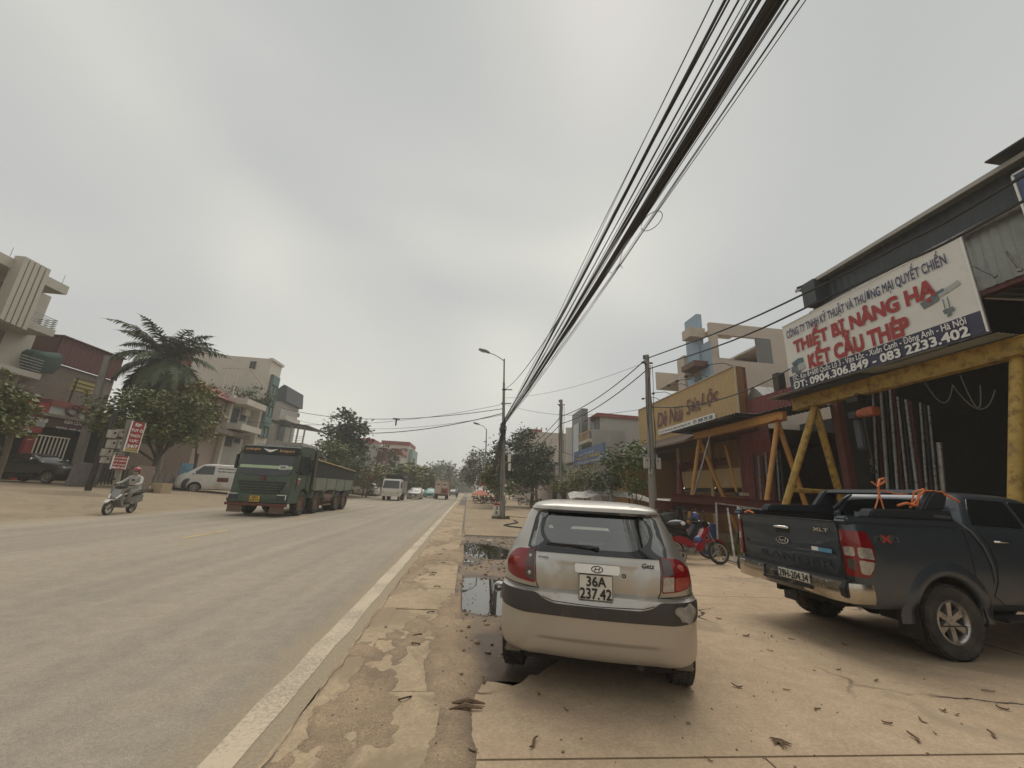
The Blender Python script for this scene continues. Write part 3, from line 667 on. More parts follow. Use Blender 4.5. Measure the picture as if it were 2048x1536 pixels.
# tail lamps wrap round the corner
for sg in (-1, 1):
    fm = lambda u, z, off=0, sg=sg: G.U(sg * u, z, off)
    lamp = rpoly([(.530, 1.062), (.70, 1.055), (.80, 1.00), (.835, .93), (.81, .865), (.70, .832), (.515, .812)], [.01, .05, .05, .05, .05, .05, .01], 4)
    tl = part('tail_lamp', patch(lamp, fm, .05, .014), 'lamp_red', car, 40)
    if sg < 0:
        part('lamp_lens', patch(rpoly([(.535, 1.052), (.585, 1.05), (.60, .935), (.528, .935)], .008, 2), lambda u, z, o: fm(u, z, o + .013), .05, .004), 'lamp_smoke', tl, 40)
        part('lamp_lens', patch(rpoly([(.528, .925), (.60, .925), (.588, .845), (.522, .835)], .008, 2), lambda u, z, o: fm(u, z, o + .013), .05, .004), 'lamp_smoke', tl, 40)
        for zz in (1.0, .885): d = MB(); d.ell(fm(.56, zz, .018), .018, 10, 6); part('bulb', d, 'lamp_clear', tl, 60)
        d = MB(); d.ell(fm(.69, .965, .012), (.03, .012, .03), 12, 6); part('bulb', d, 'lamp_red_clear', tl, 60)
    else:
        part('lamp_lens', patch(rpoly([(.535, 1.052), (.605, 1.05), (.618, .945), (.530, .94)], .008, 2), lambda u, z, o: fm(u, z, o + .013), .05, .004), 'lamp_smoke', tl, 40)
        part('lamp_lens', patch(rpoly([(.530, .93), (.618, .935), (.607, .83), (.520, .825)], .008, 2), lambda u, z, o: fm(u, z, o + .013), .05, .004), 'lamp_clear', tl, 40)
        part('lamp_lens', patch(rpoly([(.63, .93), (.80, .93), (.795, .875), (.69, .84), (.625, .835)], .02, 2), lambda u, z, o: fm(u, z, o + .013), .05, .003), 'lamp_red_clear', tl, 40)
        d = MB(); d.ell(fm(.70, .985, .012), (.03, .012, .03), 12, 6); part('bulb', d, 'lamp_red_clear', tl, 60)
    sm = lambda u, z, off=0: G.U(sg * u, z, off)
    part('panel_gap', seam([(.525, 1.066), (.505, .81), (.485, .77)], sm), 'underbody', car)
    part('panel_gap', seam([(.485, .77), (.44, .722), (.36, .700), (.0, .690)], sm), 'underbody', car)
    part('panel_gap', seam([(.50, .772), (.62, .782), (.80, .79), (.92, .79)], sm, .007), 'underbody', car)
# dark bumper strip, tailgate lower edge bites into it
strip = rpoly([(-.93, .755), (-.60, .752), (-.50, .752), (-.42, .700), (-.34, .683), (.34, .683), (.42, .700), (.50, .752), (.60, .752), (.93, .755), (.95, .66), (.85, .612), (.60, .594), (-.60, .594), (-.85, .612), (-.95, .66)], .03, 3)
st = part('bumper_strip', patch(strip, G.U, .06, .010), 'bumper_trim', car, 40)
sc_ = [(.60 + .11 * math.cos(a) * (1 + .25 * math.sin(3 * a)), .675 + .066 * math.sin(a) * (1 + .2 * math.cos(5 * a))) for a in [2 * math.pi * i / 26 for i in range(26)]]
part('scuff', patch([(a + .12, b) for a, b in sc_], lambda u, z, o: G.U(u, z, .0125), .03), 'scuffed', st, 60)
# under rear: exhaust, floor pan
fp = MB(); fp.bb((-.60, .25, .20), (.60, 3.5, .30)); part('floor_pan', fp, 'underbody', car)
ex = MB(); ex.tube([(.35, .9, .24), (.35, .2, .23)], .028, 10); ex.lathe([(.07, -.22), (.085, -.2), (.085, .2), (.07, .22)], (.25, .42, .25), 'X', 12); part('exhaust', ex, 'dark_metal', car, 50)
# garnish with badge, plate, wiper, lock, lettering
gp = rpoly([(-.185, .995), (.185, .995), (.178, .928), (-.178, .928)], .018, 3)
gm = lambda u, z, o=0: Vector((u, .030 - o * 1.0 + .05 * (u / .8) ** 2 + (z - .95) * .12, z))
gar = part('garnish', patch(gp, gm, .05, .022), 'silver_bright' if 'silver_bright' in MATS else mat('silver_bright', (.68, .65, .60), .25, .8, var=.03, coat=.4), car, 40, .0)
em = MB(); ems = [(.045 * math.cos(a), .961 + .024 * math.sin(a)) for a in [2 * math.pi * i / 24 for i in range(25)]]; em.tube([gm(a, b, .024) for a, b in ems], .004, 6)
em.tube([gm(-.022, .947, .025), gm(-.012, .975, .025)], .004, 5); em.tube([gm(.012, .947, .025), gm(.022, .975, .025)], .004, 5); em.tube([gm(-.016, .958, .025), gm(0, .964, .025), gm(.016, .964, .025)], .0035, 5)
part('badge', em, 'dark_metal', gar, 60)
pl = MB(); pl.box((-.012, .022, .822), (.28, .012, .195)); plo = part('number_plate', pl, 'plate_white', car, None, .006)
ux, uz = (1, 0, 0), (0, 0, 1)
bt = [( -.145, .9175), (.121, .9175), (.121, .728), (-.145, .728), (-.145, .9175)]
bd = MB(); bd.tube([(a + .0, 0.0145, b - .0) for a, b in bt], .0025, 4); part('plate_border', bd, 'text_black', plo)
text('36A', (-.085, .015, .832), ux, uz, .155, .072, 'text_black', plo, bold=.02)
text('237.42', (-.137, .015, .738), ux, uz, .250, .078, 'text_black', plo, bold=.02)
wp = MB(); wp.tube([fr(.0, 1.098, .03), fr(-.05, 1.105, .035), fr(-.42, 1.115, .022)], [.014, .010, .006], 6); wp.beam(fr(-.12, 1.103, .014), fr(-.43, 1.108, .010), .012, .012); wp.ell(fr(.005, 1.098, .02), .022, 10, 6)
part('wiper', wp, 'black_plastic', car, 50)
lk = MB(); lk.lathe([(.010, -.004), (.016, -.006), (.017, 0)], (.222, .086, .915), 'Y', 14); part('lock', lk, 'black_plastic', car, 50)
text('HYUNDAI', fr(-.492, .998, .008), (fr(-.40,1.0)-fr(-.49,1.0)).normalized(), uz, .085, .018, 'dark_metal', car, bold=.03, depth=.003)
text('Getz', fr(.375, .985, .012), (fr(.47,1.0)-fr(.375,1.0)).normalized(), uz, .098, .034, 'dark_metal', car, bold=.03, depth=.004, shear=.25)
# spoiler lip, roof aerial base, stop lamp
sp = MB(); sp.tube([fr(x, 1.402, .012) for x in np.linspace(-.44, .44, 12)], .012, 6); part('spoiler_lip', sp, 'black_plastic', car, 60)
# interior
it = MB(); it.bb((-.66, .35, .32), (.66, 2.7, .42)); it.bb((-.62, .22, .42), (.62, .8, .80)); it.bb((-.68, 2.25, .42), (.68, 2.75, .90)); part('interior', it, 'fabric_dark', car, None, .03)
for sx, hz in ((-.34, 1.0), (.34, .97)):
    sb = MB(); sb.ell((sx, 1.55, .84), (.215, .09, .33), 16, 10); sb.ell((sx, 1.62, 1.215), (.135, .055, .12), 14, 8); sb.tube([(sx - .05, 1.58, 1.05), (sx - .05, 1.6, 1.2)], .008, 5); sb.bb((sx - .24, 1.55, .5), (sx + .24, 2.05, .62)); part('seat', sb, 'fabric_dark', car, 50)
rb = MB(); rb.ell((0, .86, .74), (.60, .09, .24), 18, 10); part('rear_bench', rb, 'fabric_dark', car, 50)
mr = MB(); mr.box((0, 1.98, 1.285), (.22, .03, .06)); part('mirror', mr, 'black_plastic', car, None, .01)
# ================================================================== DARK BLUE PICKUP
mat('navy', (.055, .068, .085), .30, .35, var=.06, scale=3, coat=.5, dirt=(.10, .09, .075), dirt_amt=.06, dirt_scale=2)
dusty(M('navy'), .45, 1.0, .30, (.15, .13, .10))
mat('navy_dark', (.024, .028, .034), .65, 0, var=.06, spec=.2)
mat('bed_liner', (.016, .016, .016), .8, bump=.3, bump_scale=60, dirt=DUST, dirt_amt=.12)
mat('decal_red', (.35, .05, .035), .5); mat('decal_grey', (.07, .075, .08), .4); mat('sticker_blue', (.12, .32, .48), .5); mat('strap_orange', (.62, .17, .05), .7, var=.2, scale=30)
mat('chrome_dusty', (.50, .46, .40), .20, .95, var=.1, dirt=(.25, .2, .14), dirt_amt=.25)
pk = thing('pickup_truck', 'dark blue double cab pickup parked nose in under the banner, plate 29H-204.34', 'pickup truck', (5.47, 5.255, 0), -R(87.2))
rg_rows = [(.50, -1.06, 3.95, .86, .09, .3, .03), (.56, -1.10, 4.02, .895, .09, .35, .03), (.66, -1.17, 4.1, .915, .10, .4, .035), (.80, -1.195, 4.12, .925, .11, .42, .035), (1.0, -1.20, 4.1, .932, .11, .42, .035), (1.12, -1.20, 3.98, .930, .11, .42, .035), (1.20, -1.20, 3.7, .926, .11, .42, .03), (1.26, -1.20, 2.85, .922, .11, .3, .03), (1.32, -1.20, 2.62, .915, .11, .25, .03), (1.375, -1.20, 2.54, .905, .11, .25, .03), (1.395, -1.195, 2.5, .895, .11, .25, .03)]
RG = Shell(rg_rows)
aR, aF = circ(0, .40, .47, 44), circ(3.22, .40, .47, 44)
kk = [0, .2, .4, .6, .8, 1, 1.2, 1.4, 1.6, 1.8, 2] + [2 + i / 70 for i in range(1, 71)] + [3.2, 3.4, 3.6, 3.8, 4, 4.25, 4.5, 4.75, 5]
zz = [.50, .53, .56, .60, .63, .66, .70, .73, .77, .80, .83, .87, .91, .95, 1.0, 1.05, 1.09, 1.12, 1.16, 1.20, 1.23, 1.26, 1.29, 1.32, 1.35, 1.375, 1.395]
def rkill(x, y, z): return False
part('body', RG.grid(zz, kk, [], [aR, aF], [], rkill, top=False), 'navy', pk, 40)
# cab greenhouse
cb = Shell([(1.385, .36, 2.52, .893, .10, .25, .02), (1.42, .375, 2.46, .88, .11, .25, .02), (1.55, .44, 2.26, .83, .13, .25, .03), (1.70, .53, 2.0, .765, .16, .25, .03), (1.77, .58, 1.84, .725, .18, .25, .03), (1.81, .66, 1.7, .65, .2, .25, .03), (1.832, .80, 1.5, .5, .2, .2, .02), (1.838, .95, 1.35, .25, .1, .1, 0)])
part('cab', cb.grid([1.385, 1.40, 1.42, 1.46, 1.5, 1.55, 1.6, 1.65, 1.70, 1.735, 1.77, 1.79, 1.81, 1.822, 1.832, 1.838], [0, .25, .5, .75, 1, 1.25, 1.5, 1.75, 2, 2.2, 2.4, 2.6, 2.8, 3, 3.25, 3.5, 3.75, 4, 4.5, 5]), 'navy', pk, 40)
part('rear_window', patch(rpoly([(-.62, 1.45), (.62, 1.45), (.54, 1.72), (-.54, 1.72)], .05), lambda u, z, o: cb.U(u, z, .004 + o), .1, .002), 'dark_glass', pk, 60)
part('windscreen', patch(rpoly([(-.70, 1.43), (.70, 1.43), (.58, 1.76), (-.58, 1.76)], .05), lambda x, z, o: Vector((x, cb.fronty(x, z) + .006, z)), .1), 'dark_glass', pk, 60)
for sg in (-1, 1):
    cs = lambda y, z, off=0, sg=sg: Vector((sg * (cb.sidex(y, z) + .005 + off), y, z))
    rs = lambda y, z, off=0, sg=sg: Vector((sg * (RG.sidex(y, z) + .002 + off), y, z))
    part('side_window', patch(rpoly([(.60, 1.435), (1.36, 1.42), (1.36, 1.735), (.80, 1.745), (.68, 1.60)], .03), cs, .12, .003), 'dark_glass', pk, 60)
    part('side_window', patch(rpoly([(1.43, 1.42), (2.38, 1.41), (1.95, 1.715), (1.43, 1.735)], .03), cs, .12, .003), 'dark_glass', pk, 60)
    # C-pillar strake running down from the roof into the shoulder
    st_ = MB(); st_.tube([cs(.60, 1.775, .0), cs(.52, 1.68, .008), cs(.46, 1.56, .012), cs(.44, 1.45, .014), rs(.50, 1.36, .012), rs(.60, 1.20, .010), rs(.66, 1.0, .008), rs(.66, .8, .004)], [.012, .022, .028, .028, .024, .02, .016, .01], 8); part('pillar_moulding', st_, 'navy', pk, 60)
    for yy in (.40,): part('panel_gap', seam([(yy, 1.39), (yy, .52)], rs, .010), 'underbody', pk)
    part('panel_gap', seam([(.62, 1.40), (.70, 1.2), (.74, 1.0), (.70, .8), (.62, .66), (.78, .56), (1.38, .55)], rs, .008), 'underbody', pk)
    part('panel_gap', seam([(1.40, 1.40), (1.40, .55), (2.40, .55), (2.50, .8), (2.45, 1.28)], rs, .008), 'underbody', pk)
    for yy in (.88, 1.62):
        h = MB(); h.tube([rs(yy - .10, 1.255, .012), rs(yy - .08, 1.258, .038), rs(yy + .08, 1.262, .038), rs(yy + .10, 1.262, .012)], .014, 8); part('door_handle', h, 'chrome', pk, 60)
    mrr = MB(); mrr.ell((sg * 1.05, 2.25, 1.45), (.12, .07, .10), 12, 8); part('wing_mirror', mrr, 'navy', pk, 50)
    # flared arches
    for cy in (0, 3.22):
        fl = MB(); n = 22; rows = []
        for i in range(n + 1):
            a = R(-4) + (math.pi + R(8)) * i / n; ring_ = []
            for rr, of in ((.455, -.03), (.46, .012), (.49, .026), (.56, .020), (.63, -.004)):
                y, z = cy + rr * math.cos(a), .40 + rr * math.sin(a); zc = max(.5, min(1.39, z)); ring_.append((sg * (RG.sidex(y, zc) + of), y, max(z, .40 - .12)))
            rows.append(ring_)
        b = len(fl.v)
        for r_ in rows: fl.v += r_
        for i in range(n):
            for j in range(4): fl.f.append((i * 5 + j, i * 5 + j + 1, (i + 1) * 5 + j + 1, (i + 1) * 5 + j))
        part('wheel_arch', fl, 'navy', pk, 60)
        make_wheel(pk, (sg * .795, cy, .385), .385, .265, .225, sg, 6, seg=32)
        li = MB(); li.lathe([(.475, 0), (.475, .42), (.0, .42)], (0, 0, 0), 'X', 22); li.v = [(a, b, max(c, -.06)) for a, b, c in li.v]; li.xf(Matrix.Translation((sg * .90, cy, .40)) @ Matrix.Scale(-sg, 4, (1, 0, 0))); part('wheel_liner', li, 'underbody', pk, 60)
    mf = MB(); mf.bb((sg * .68, -.475, .20), (sg * .93, -.46, .62)); part('mud_flap', mf, 'black_plastic', pk, None, .01)
    stp = MB(); stp.bb((sg * .82, .62, .40), (sg * 1.0, 2.65, .455)); part('side_step', stp, 'black_plastic', pk, None, .015)
    # rail cap and sport bar
    rc = MB(); o = [(-1.21, .0)]
    for a, b in ((-1.215, .40),):
        rc.prism([(a, 1.385), (a + .0, 1.43), (a + .03, 1.468), (b, 1.462), (b, 1.385)], sg * .76, sg * .915, 'X')
    part('rail_cap', rc, 'navy', pk, None, .02)
    bs = MB(); bs.prism([(-.80, 1.465), (-.74, 1.552), (-.70, 1.562), (.40, 1.585), (.40, 1.465)], sg * .69, sg * .845, 'X'); part('bar_base', bs, 'navy_dark', pk, None, .015)
    lg = MB(); lg.prism([(.06, 1.575), (.40, 1.58), (.52, 1.80), (.46, 1.83), (.30, 1.82), (.235, 1.77)], sg * .675, sg * .78, 'X'); part('bar_leg', lg, 'navy_dark', pk, None, .02)
cbm = MB(); cbm.prism([(.24, 1.775), (.32, 1.835), (.46, 1.842), (.50, 1.80), (.42, 1.77)], -.68, .68, 'X'); part('bar_hoop', cbm, 'navy_dark', pk, None, .02)
# tub
tb = MB(); tb.bb((-.78, -1.14, .78), (.78, .42, .82)); tb.bb((-.78, -1.14, .8), (-.73, .42, 1.46)); tb.bb((.73, -1.14, .8), (.78, .42, 1.46)); tb.bb((-.73, .37, .8), (.73, .42, 1.40))
for k in range(9): tb.bb((-.7, -1.1 + .0, .82), (.7, .36, .821)) if 0 else tb.bb((-.66 + k * .165, -1.12, .818), (-.62 + k * .165, .36, .835))
part('bed', tb, 'bed_liner', pk)
# tailgate
rr = RG.U
tg = part('tailgate', patch(rpoly([(-.762, .815), (.762, .815), (.772, 1.385), (-.772, 1.385)], .02), lambda u, z, o: rr(u, z, o) + Vector((0, -.012 * math.exp(-((z - 1.375) / .03) ** 2) + .012 * math.exp(-((z - 1.03) / .018) ** 2) * (1 if abs(u) < .70 else 0), 0)), .04, .008), 'navy', pk, 40)
ti = MB(); ti.bb((-.76, -1.185, .82), (.76, -1.12, 1.392)); part('tailgate_inner', ti, 'bed_liner', tg)
tcap = MB(); tcap.bb((-.765, -1.215, 1.386), (.765, -1.11, 1.402)); part('tailgate_cap', tcap, 'black_plastic', tg, None, .006)
hr = MB(); hr.bb((-.115, -1.212, 1.195), (.115, -1.200, 1.30)); hd = part('handle_recess', hr, 'black_plastic', tg, None, .01)
hc = MB(); hc.tube([(-.10, -1.215, 1.27), (-.09, -1.24, 1.272), (.09, -1.24, 1.272), (.10, -1.215, 1.27)], .019, 8); part('handle', hc, 'chrome', hd, 60)
ov = MB(); ov.lathe([(0, 0), (.088, 0), (.1, .010), (.1, .02)], (0, 0, 0), 'Y', 28); ov.xf(Matrix.Translation((0, -1.225, 1.105)) @ Matrix.Scale(.42, 4, (0, 0, 1)))
bo = part('badge', ov, mat('badge_blue', (.02, .03, .06), .25, .4, var=.05), tg, 60)
rm = MB(); rm.tube([(.098 * math.cos(a), -1.228, 1.105 + .041 * math.sin(a)) for a in [2 * math.pi * i / 30 for i in range(31)]], .006, 6); part('badge_rim', rm, 'chrome', bo, 60)
text('Ford', (-.062, -1.226, 1.085), (1, 0, 0), (0, 0, 1), .124, .045, 'chrome', bo, bold=.02, shear=.3)
text('XLT', (.49, -1.217, 1.272), (1, 0, 0), (0, 0, 1), .20, .036, 'chrome', tg, bold=.03, depth=.006)
text('RANGER', (-.42, -1.213, .865), (1, 0, 0), (0, 0, 1), 1.10, .085, mat('navy_deboss_shade', (.042, .052, .066), .5), tg, bold=.01, depth=.003)  # pressed letters drawn flat; their shade is put into a darker navy
sk = MB(); sk.bb((.42, -1.214, 1.04), (.51, -1.2125, 1.085)); part('sticker', sk, 'text_white', tg); sk = MB(); sk.bb((.512, -1.214, 1.038), (.69, -1.2125, 1.083)); part('sticker', sk, 'sticker_blue', tg)
for sg in (-1, 1):
    part('panel_gap', seam([(sg * .782, .78), (sg * .786, 1.39)], rr, .012, .004), 'underbody', pk)
    fm = lambda u, z, off=0, sg=sg: RG.U(sg * u, z, off)
    lamp = rpoly([(.795, 1.315), (1.06, 1.305), (1.115, 1.19), (1.125, 1.06), (1.09, .93), (1.02, .825), (.80, .83)], [.01, .03, .05, .05, .05, .04, .02], 3)
    tl = part('tail_lamp', patch(lamp, fm, .04, .016), 'lamp_red', pk, 40)
    for (pp, mm) in (([(.815, 1.135), (.905, 1.14), (.905, 1.04), (.82, 1.04)], 'lamp_clear'), ([(.93, 1.14), (1.09, 1.13), (1.105, 1.01), (.93, 1.03)], 'lamp_clear'), ([(.83, 1.01), (.905, 1.01), (.905, .90), (.84, .90)], 'lamp_smoke'), ([(.93, 1.005), (1.10, .985), (1.07, .92), (1.01, .855), (.93, .865)], 'lamp_clear')):
        part('lamp_lens', patch(rpoly(pp, .018, 2), lambda u, z, o: fm(u, z, o + .0155), .04, .004), mm, tl, 40)
    # bumper ends in chrome
    be = MB(); o2 = []
    path = [(sg * .30, -1.30), (sg * .60, -1.31), (sg * .78, -1.29), (sg * .885, -1.235), (sg * .925, -1.14), (sg * .935, -1.0)]
    for j, (x, y) in enumerate(path):
        for z, d in ((.765, .05), (.755, .008), (.70, 0.0), (.62, .004), (.55, .03), (.535, .08)):
            nx = 0 if j < 3 else (.7 if j == 3 else 1.); be.v.append((x - sg * d * nx, y + d * (1 - nx * .6), z if j > 0 or z > .6 else z + .02))
    for j in range(len(path) - 1):
        for q in range(5): be.f.append((j * 6 + q, (j + 1) * 6 + q, (j + 1) * 6 + q + 1, j * 6 + q + 1))
    bmp = part('bumper_end', be, 'chrome_dusty', pk, 40)
    for bx in (.36, .66): d = MB(); d.ell((sg * bx, -1.308, .735), .013, 8, 5); part('sensor', d, 'steel', bmp, 60)
bs = MB(); bs.prism([(-1.28, .60), (-1.29, .70), (-1.26, .775), (-1.17, .785), (-1.16, .60)], -.86, .86, 'X'); part('bumper_step', bs, 'black_plastic', pk, None, .012)
bs = MB(); bs.prism([(-1.325, .605), (-1.325, .64), (-1.25, .655), (-1.2, .60)], -.30, .46, 'X'); part('bumper_tread', bs, 'black_plastic', pk, None, .008)
pl = MB(); pl.box((.21, -1.318, .715), (.47, .012, .115)); pp = part('number_plate', pl, 'plate_white', pk, None, .006)
text('29H-204.34', (-.005, -1.325, .672), (1, 0, 0), (0, 0, 1), .43, .083, 'text_black', pp, bold=.02)
sd_ = lambda y, z, off=0: Vector((RG.sidex(y, z) + off, y, z))
dec = MB(); dec.add([sd_(y, z, .004) for y, z in ((-.90, 1.20), (-.79, 1.215), (-.755, 1.23), (-.755, 1.27), (-.80, 1.275), (-.90, 1.262))], [(0, 1, 2, 3, 4, 5)]); dec.add([sd_(y, z, .004) for y, z in ((-.55, 1.20), (-.66, 1.215), (-.695, 1.23), (-.695, 1.27), (-.65, 1.275), (-.55, 1.262))], [(5, 4, 3, 2, 1, 0)])
do = part('decal', dec, 'decal_grey', pk)
dx = MB(); dx.add([sd_(y, z, .006) for y, z in ((-.80, 1.195), (-.755, 1.195), (-.725, 1.225), (-.695, 1.195), (-.65, 1.195), (-.695, 1.237), (-.65, 1.285), (-.695, 1.275), (-.725, 1.25), (-.755, 1.275), (-.80, 1.285), (-.755, 1.237))], [tuple(range(12))]); part('decal', dx, 'decal_red', pk)
text('4', sd_(-.86, 1.212, .003), (0, 1, 0), (0, 0, 1), .05, .045, 'text_black', do, bold=.02); text('4', sd_(-.64, 1.212, .003), (0, 1, 0), (0, 0, 1), .05, .045, 'text_black', do, bold=.02)
sb = MB(); sb.add([(.852, .12, 1.50), (.852, .36, 1.49), (.852, .36, 1.525), (.852, .10, 1.535)], [(0, 1, 2, 3)]); part('side_badge', sb, 'decal_grey', pk)
un = MB(); un.bb((-.45, -1.0, .42), (-.38, 3.6, .55)); un.bb((.38, -1.0, .42), (.45, 3.6, .55)); un.bb((-.75, -1.05, .55), (.75, 3.9, .70)); un.tube([(-.75, 0, .39), (.75, 0, .39)], .05, 10); un.ell((0, 0, .37), (.16, .14, .14)); un.lathe([(.2, -.09), (.34, -.11), (.35, .11), (.2, .09)], (0, -.62, .52), 'Z', 20); part('chassis', un, 'underbody', pk, 50)
# strap tied on the pickup's sport bar
def pkpt(x, y, z): return Matrix.Rotation(-R(87.2), 3, 'Z') @ Vector((x, y, z)) + Vector((5.47, 5.255, 0))
sm_ = MB()
def rope(pts, r=.008):
    p = [pkpt(*q) for q in pts]; sm_.tube(p, r, 6)
rope([(.70, -.52, 1.57), (.68, -.42, 1.70), (.66, -.36, 1.83), (.60, -.38, 1.90)]); rope([(.72, -.42, 1.57), (.68, -.39, 1.72), (.65, -.36, 1.84)]); rope([(.66, -.37, 1.83), (.64, -.30, 1.93), (.60, -.18, 1.95), (.62, -.20, 1.91), (.66, -.34, 1.86)], .013)
rope([(.66, -.35, 1.80), (.60, -.05, 1.765), (.55, .20, 1.77)]); rope([(.70, .10, 1.62), (.70, .16, 1.76), (.70, .25, 1.815), (.76, .42, 1.80), (.82, .56, 1.72)], .014); rope([(.68, .02, 1.60), (.70, .12, 1.70), (.72, .24, 1.825), (.77, .42, 1.815), (.825, .58, 1.70)], .011); rope([(.65, -.12, 1.62), (.68, -.02, 1.655), (.70, .08, 1.63)], .018); rope([(.66, .06, 1.60), (.69, .12, 1.80), (.70, .26, 1.84)], .010)
solo('tie_down_strap', sm_, 'strap_orange', 'orange tie-down strap looped over the roll bar of the blue pickup', 'strap', None, 50)
sm_ = MB(); rope([(-.66, -1.22, 1.42), (-.60, -1.20, 1.45), (-.52, -1.18, 1.42)], .014); solo('tie_down_strap', sm_, 'strap_orange', 'orange strap end lying on the tailgate corner of the blue pickup', 'strap', None, 50)
# ================================================================== RIGHT SIDE: GANTRY, BANNER, WORKSHOP, RESTAURANT
mat('yellow_paint', (.42, .27, .055), .55, var=.12, scale=4, dirt=(.13, .06, .028), dirt_amt=.36, dirt_scale=5, bump=.2)
mat('orange_paint', (.48, .235, .06), .55, var=.1, scale=4, dirt=(.2, .10, .04), dirt_amt=.15, dirt_scale=3)
mat('red_oxide', (.13, .035, .026), .65, var=.2, scale=5, dirt=(.08, .05, .035), dirt_amt=.2, bump=.1)
mat('red_sheet', (.20, .045, .038), .6, var=.15, scale=2, dirt=(.14, .07, .05), dirt_amt=.25)
mat('grey_sheet', (.30, .31, .28), .55, .2, var=.12, scale=2, dirt=(.2, .17, .13), dirt_amt=.2)
mat('dark_sheet', (.055, .062, .070), .6, .1, var=.15, scale=1.5)
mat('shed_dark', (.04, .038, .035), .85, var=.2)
mat('concrete_pole', (.25, .235, .205), .85, var=.15, scale=8, dirt=(.13, .11, .09), dirt_amt=.25, bump=.3, stretch=(1, 1, .3))
mat('banner_white', (.72, .70, .645), .6, var=.05, scale=1.2, dirt=(.45, .41, .34), dirt_amt=.15, dirt_scale=1.2)
mat('banner_navy', (.045, .045, .085), .6, var=.08); mat('banner_red', (.36, .035, .035), .6, var=.06); mat('text_navy', (.055, .055, .13), .6, var=.05)
mat('print_grey', (.15, .17, .18), .6, var=.2, scale=9); mat('print_teal', (.10, .15, .17), .6, var=.3, scale=9); mat('print_light', (.4, .42, .40), .6)
mat('bamboo', (.52, .36, .17), .6, var=.22, scale=10, stretch=(3, 3, .25), bump=.2); mat('bamboo_dark', (.24, .12, .04), .65, var=.25, scale=8, stretch=(3, 3, .25))
mat('sign_red', (.11, .012, .016), .5, var=.1); mat('thatch', (.11, .075, .055), .95, var=.3, scale=12, bump=.6)
mat('cream', (.52, .44, .36), .85, var=.06, scale=1.2, dirt=(.36, .30, .24), dirt_amt=.12, dirt_scale=.7); mat('pale_blue', (.30, .40, .48), .8, var=.06, dirt=(.36, .38, .38), dirt_amt=.15)
mat('greywall', (.40, .38, .345), .85, var=.06, scale=1, dirt=(.28, .26, .22), dirt_amt=.12, dirt_scale=.6); mat('beige_wall', (.47, .41, .35), .85, var=.06, scale=1, dirt=(.36, .31, .26), dirt_amt=.15, dirt_scale=.5)
mat('window_dark', (.03, .032, .034), .35, var=.3); mat('roof_red', (.25, .065, .05), .7, var=.15, scale=3); mat('shutter_grey', (.17, .165, .155), .6, var=.1)
mat('wood_brown', (.13, .06, .035), .6, var=.2); mat('pot_blue', (.02, .045, .16), .35)
def corr(o, ux, uz, w, h, pitch, amp, nrm=None, saw=False):
    """corrugated sheet: waves run along uz"""
    o, ux, uz = Vector(o), Vector(ux).normalized(), Vector(uz).normalized(); n = Vector(nrm) if nrm else ux.cross(uz); k = max(2, int(w / pitch * 4)); mb = MB()
    for i in range(k + 1):
        t = w * i / k; d = amp * math.sin(2 * math.pi * t / pitch) if not saw else amp * (1 if (i // 2) % 2 else -1)
        mb.v.append(tuple(o + ux * t + n * d)); mb.v.append(tuple(o + ux * t + uz * h + n * d))
    mb.f = [(2 * i, 2 * i + 2, 2 * i + 3, 2 * i + 1) for i in range(k)]; return mb
def wpoly(mb, pts): return mb.poly([tuple(p) for p in pts])
DOWN_ROAD, UPZ = (0, -1, 0), (0, 0, 1)     # reading direction of signs that face the road from the right side
# ---- front gantry
def gantry(name, label, X, ya, yb, z, legs, m, r, bw, bh):
    g_ = thing(name, label, 'gantry crane', (0, 0, 0))
    b = MB(); b.bb((X - bw / 2, ya, z), (X + bw / 2, yb, z + bh)); b.bb((X - bw * .8, ya, z - .02), (X + bw * .8, yb, z)); b.bb((X - bw * .8, ya, z + bh), (X + bw * .8, yb, z + bh + .02)); part('beam', b, m, g_)
    for (top, bots, zc) in legs:
        for bt in bots: l = MB(); l.tube([top, bt], r, 12); part('leg', l, m, g_, 60)
        if len(bots) > 1:
            q = [Vector(top).lerp(Vector(bt), (top[2] - zc) / (top[2] - bt[2])) for bt in bots]; c = MB(); c.tube(q, r * .7, 10); part('cross_bar', c, m, g_, 60)
        e_ = MB(); e_.box((top[0], top[1], top[2] + .06), (.42, .34, .05)); part('leg_plate', e_, m, g_)
    return g_
X1 = 11.0
gantry('gantry_crane', 'rusty yellow gantry crane with pipe legs carrying the white banner', X1, 6.2, 12.15, 4.74, [((X1, 6.47, 4.70), [(9.62, 6.62, 0), (12.4, 6.62, 0)], 2.0), ((X1, 11.35, 4.70), [(9.35, 12.05, 0), (12.5, 12.2, 0)], 2.05)], 'yellow_paint', .105, .16, .36)
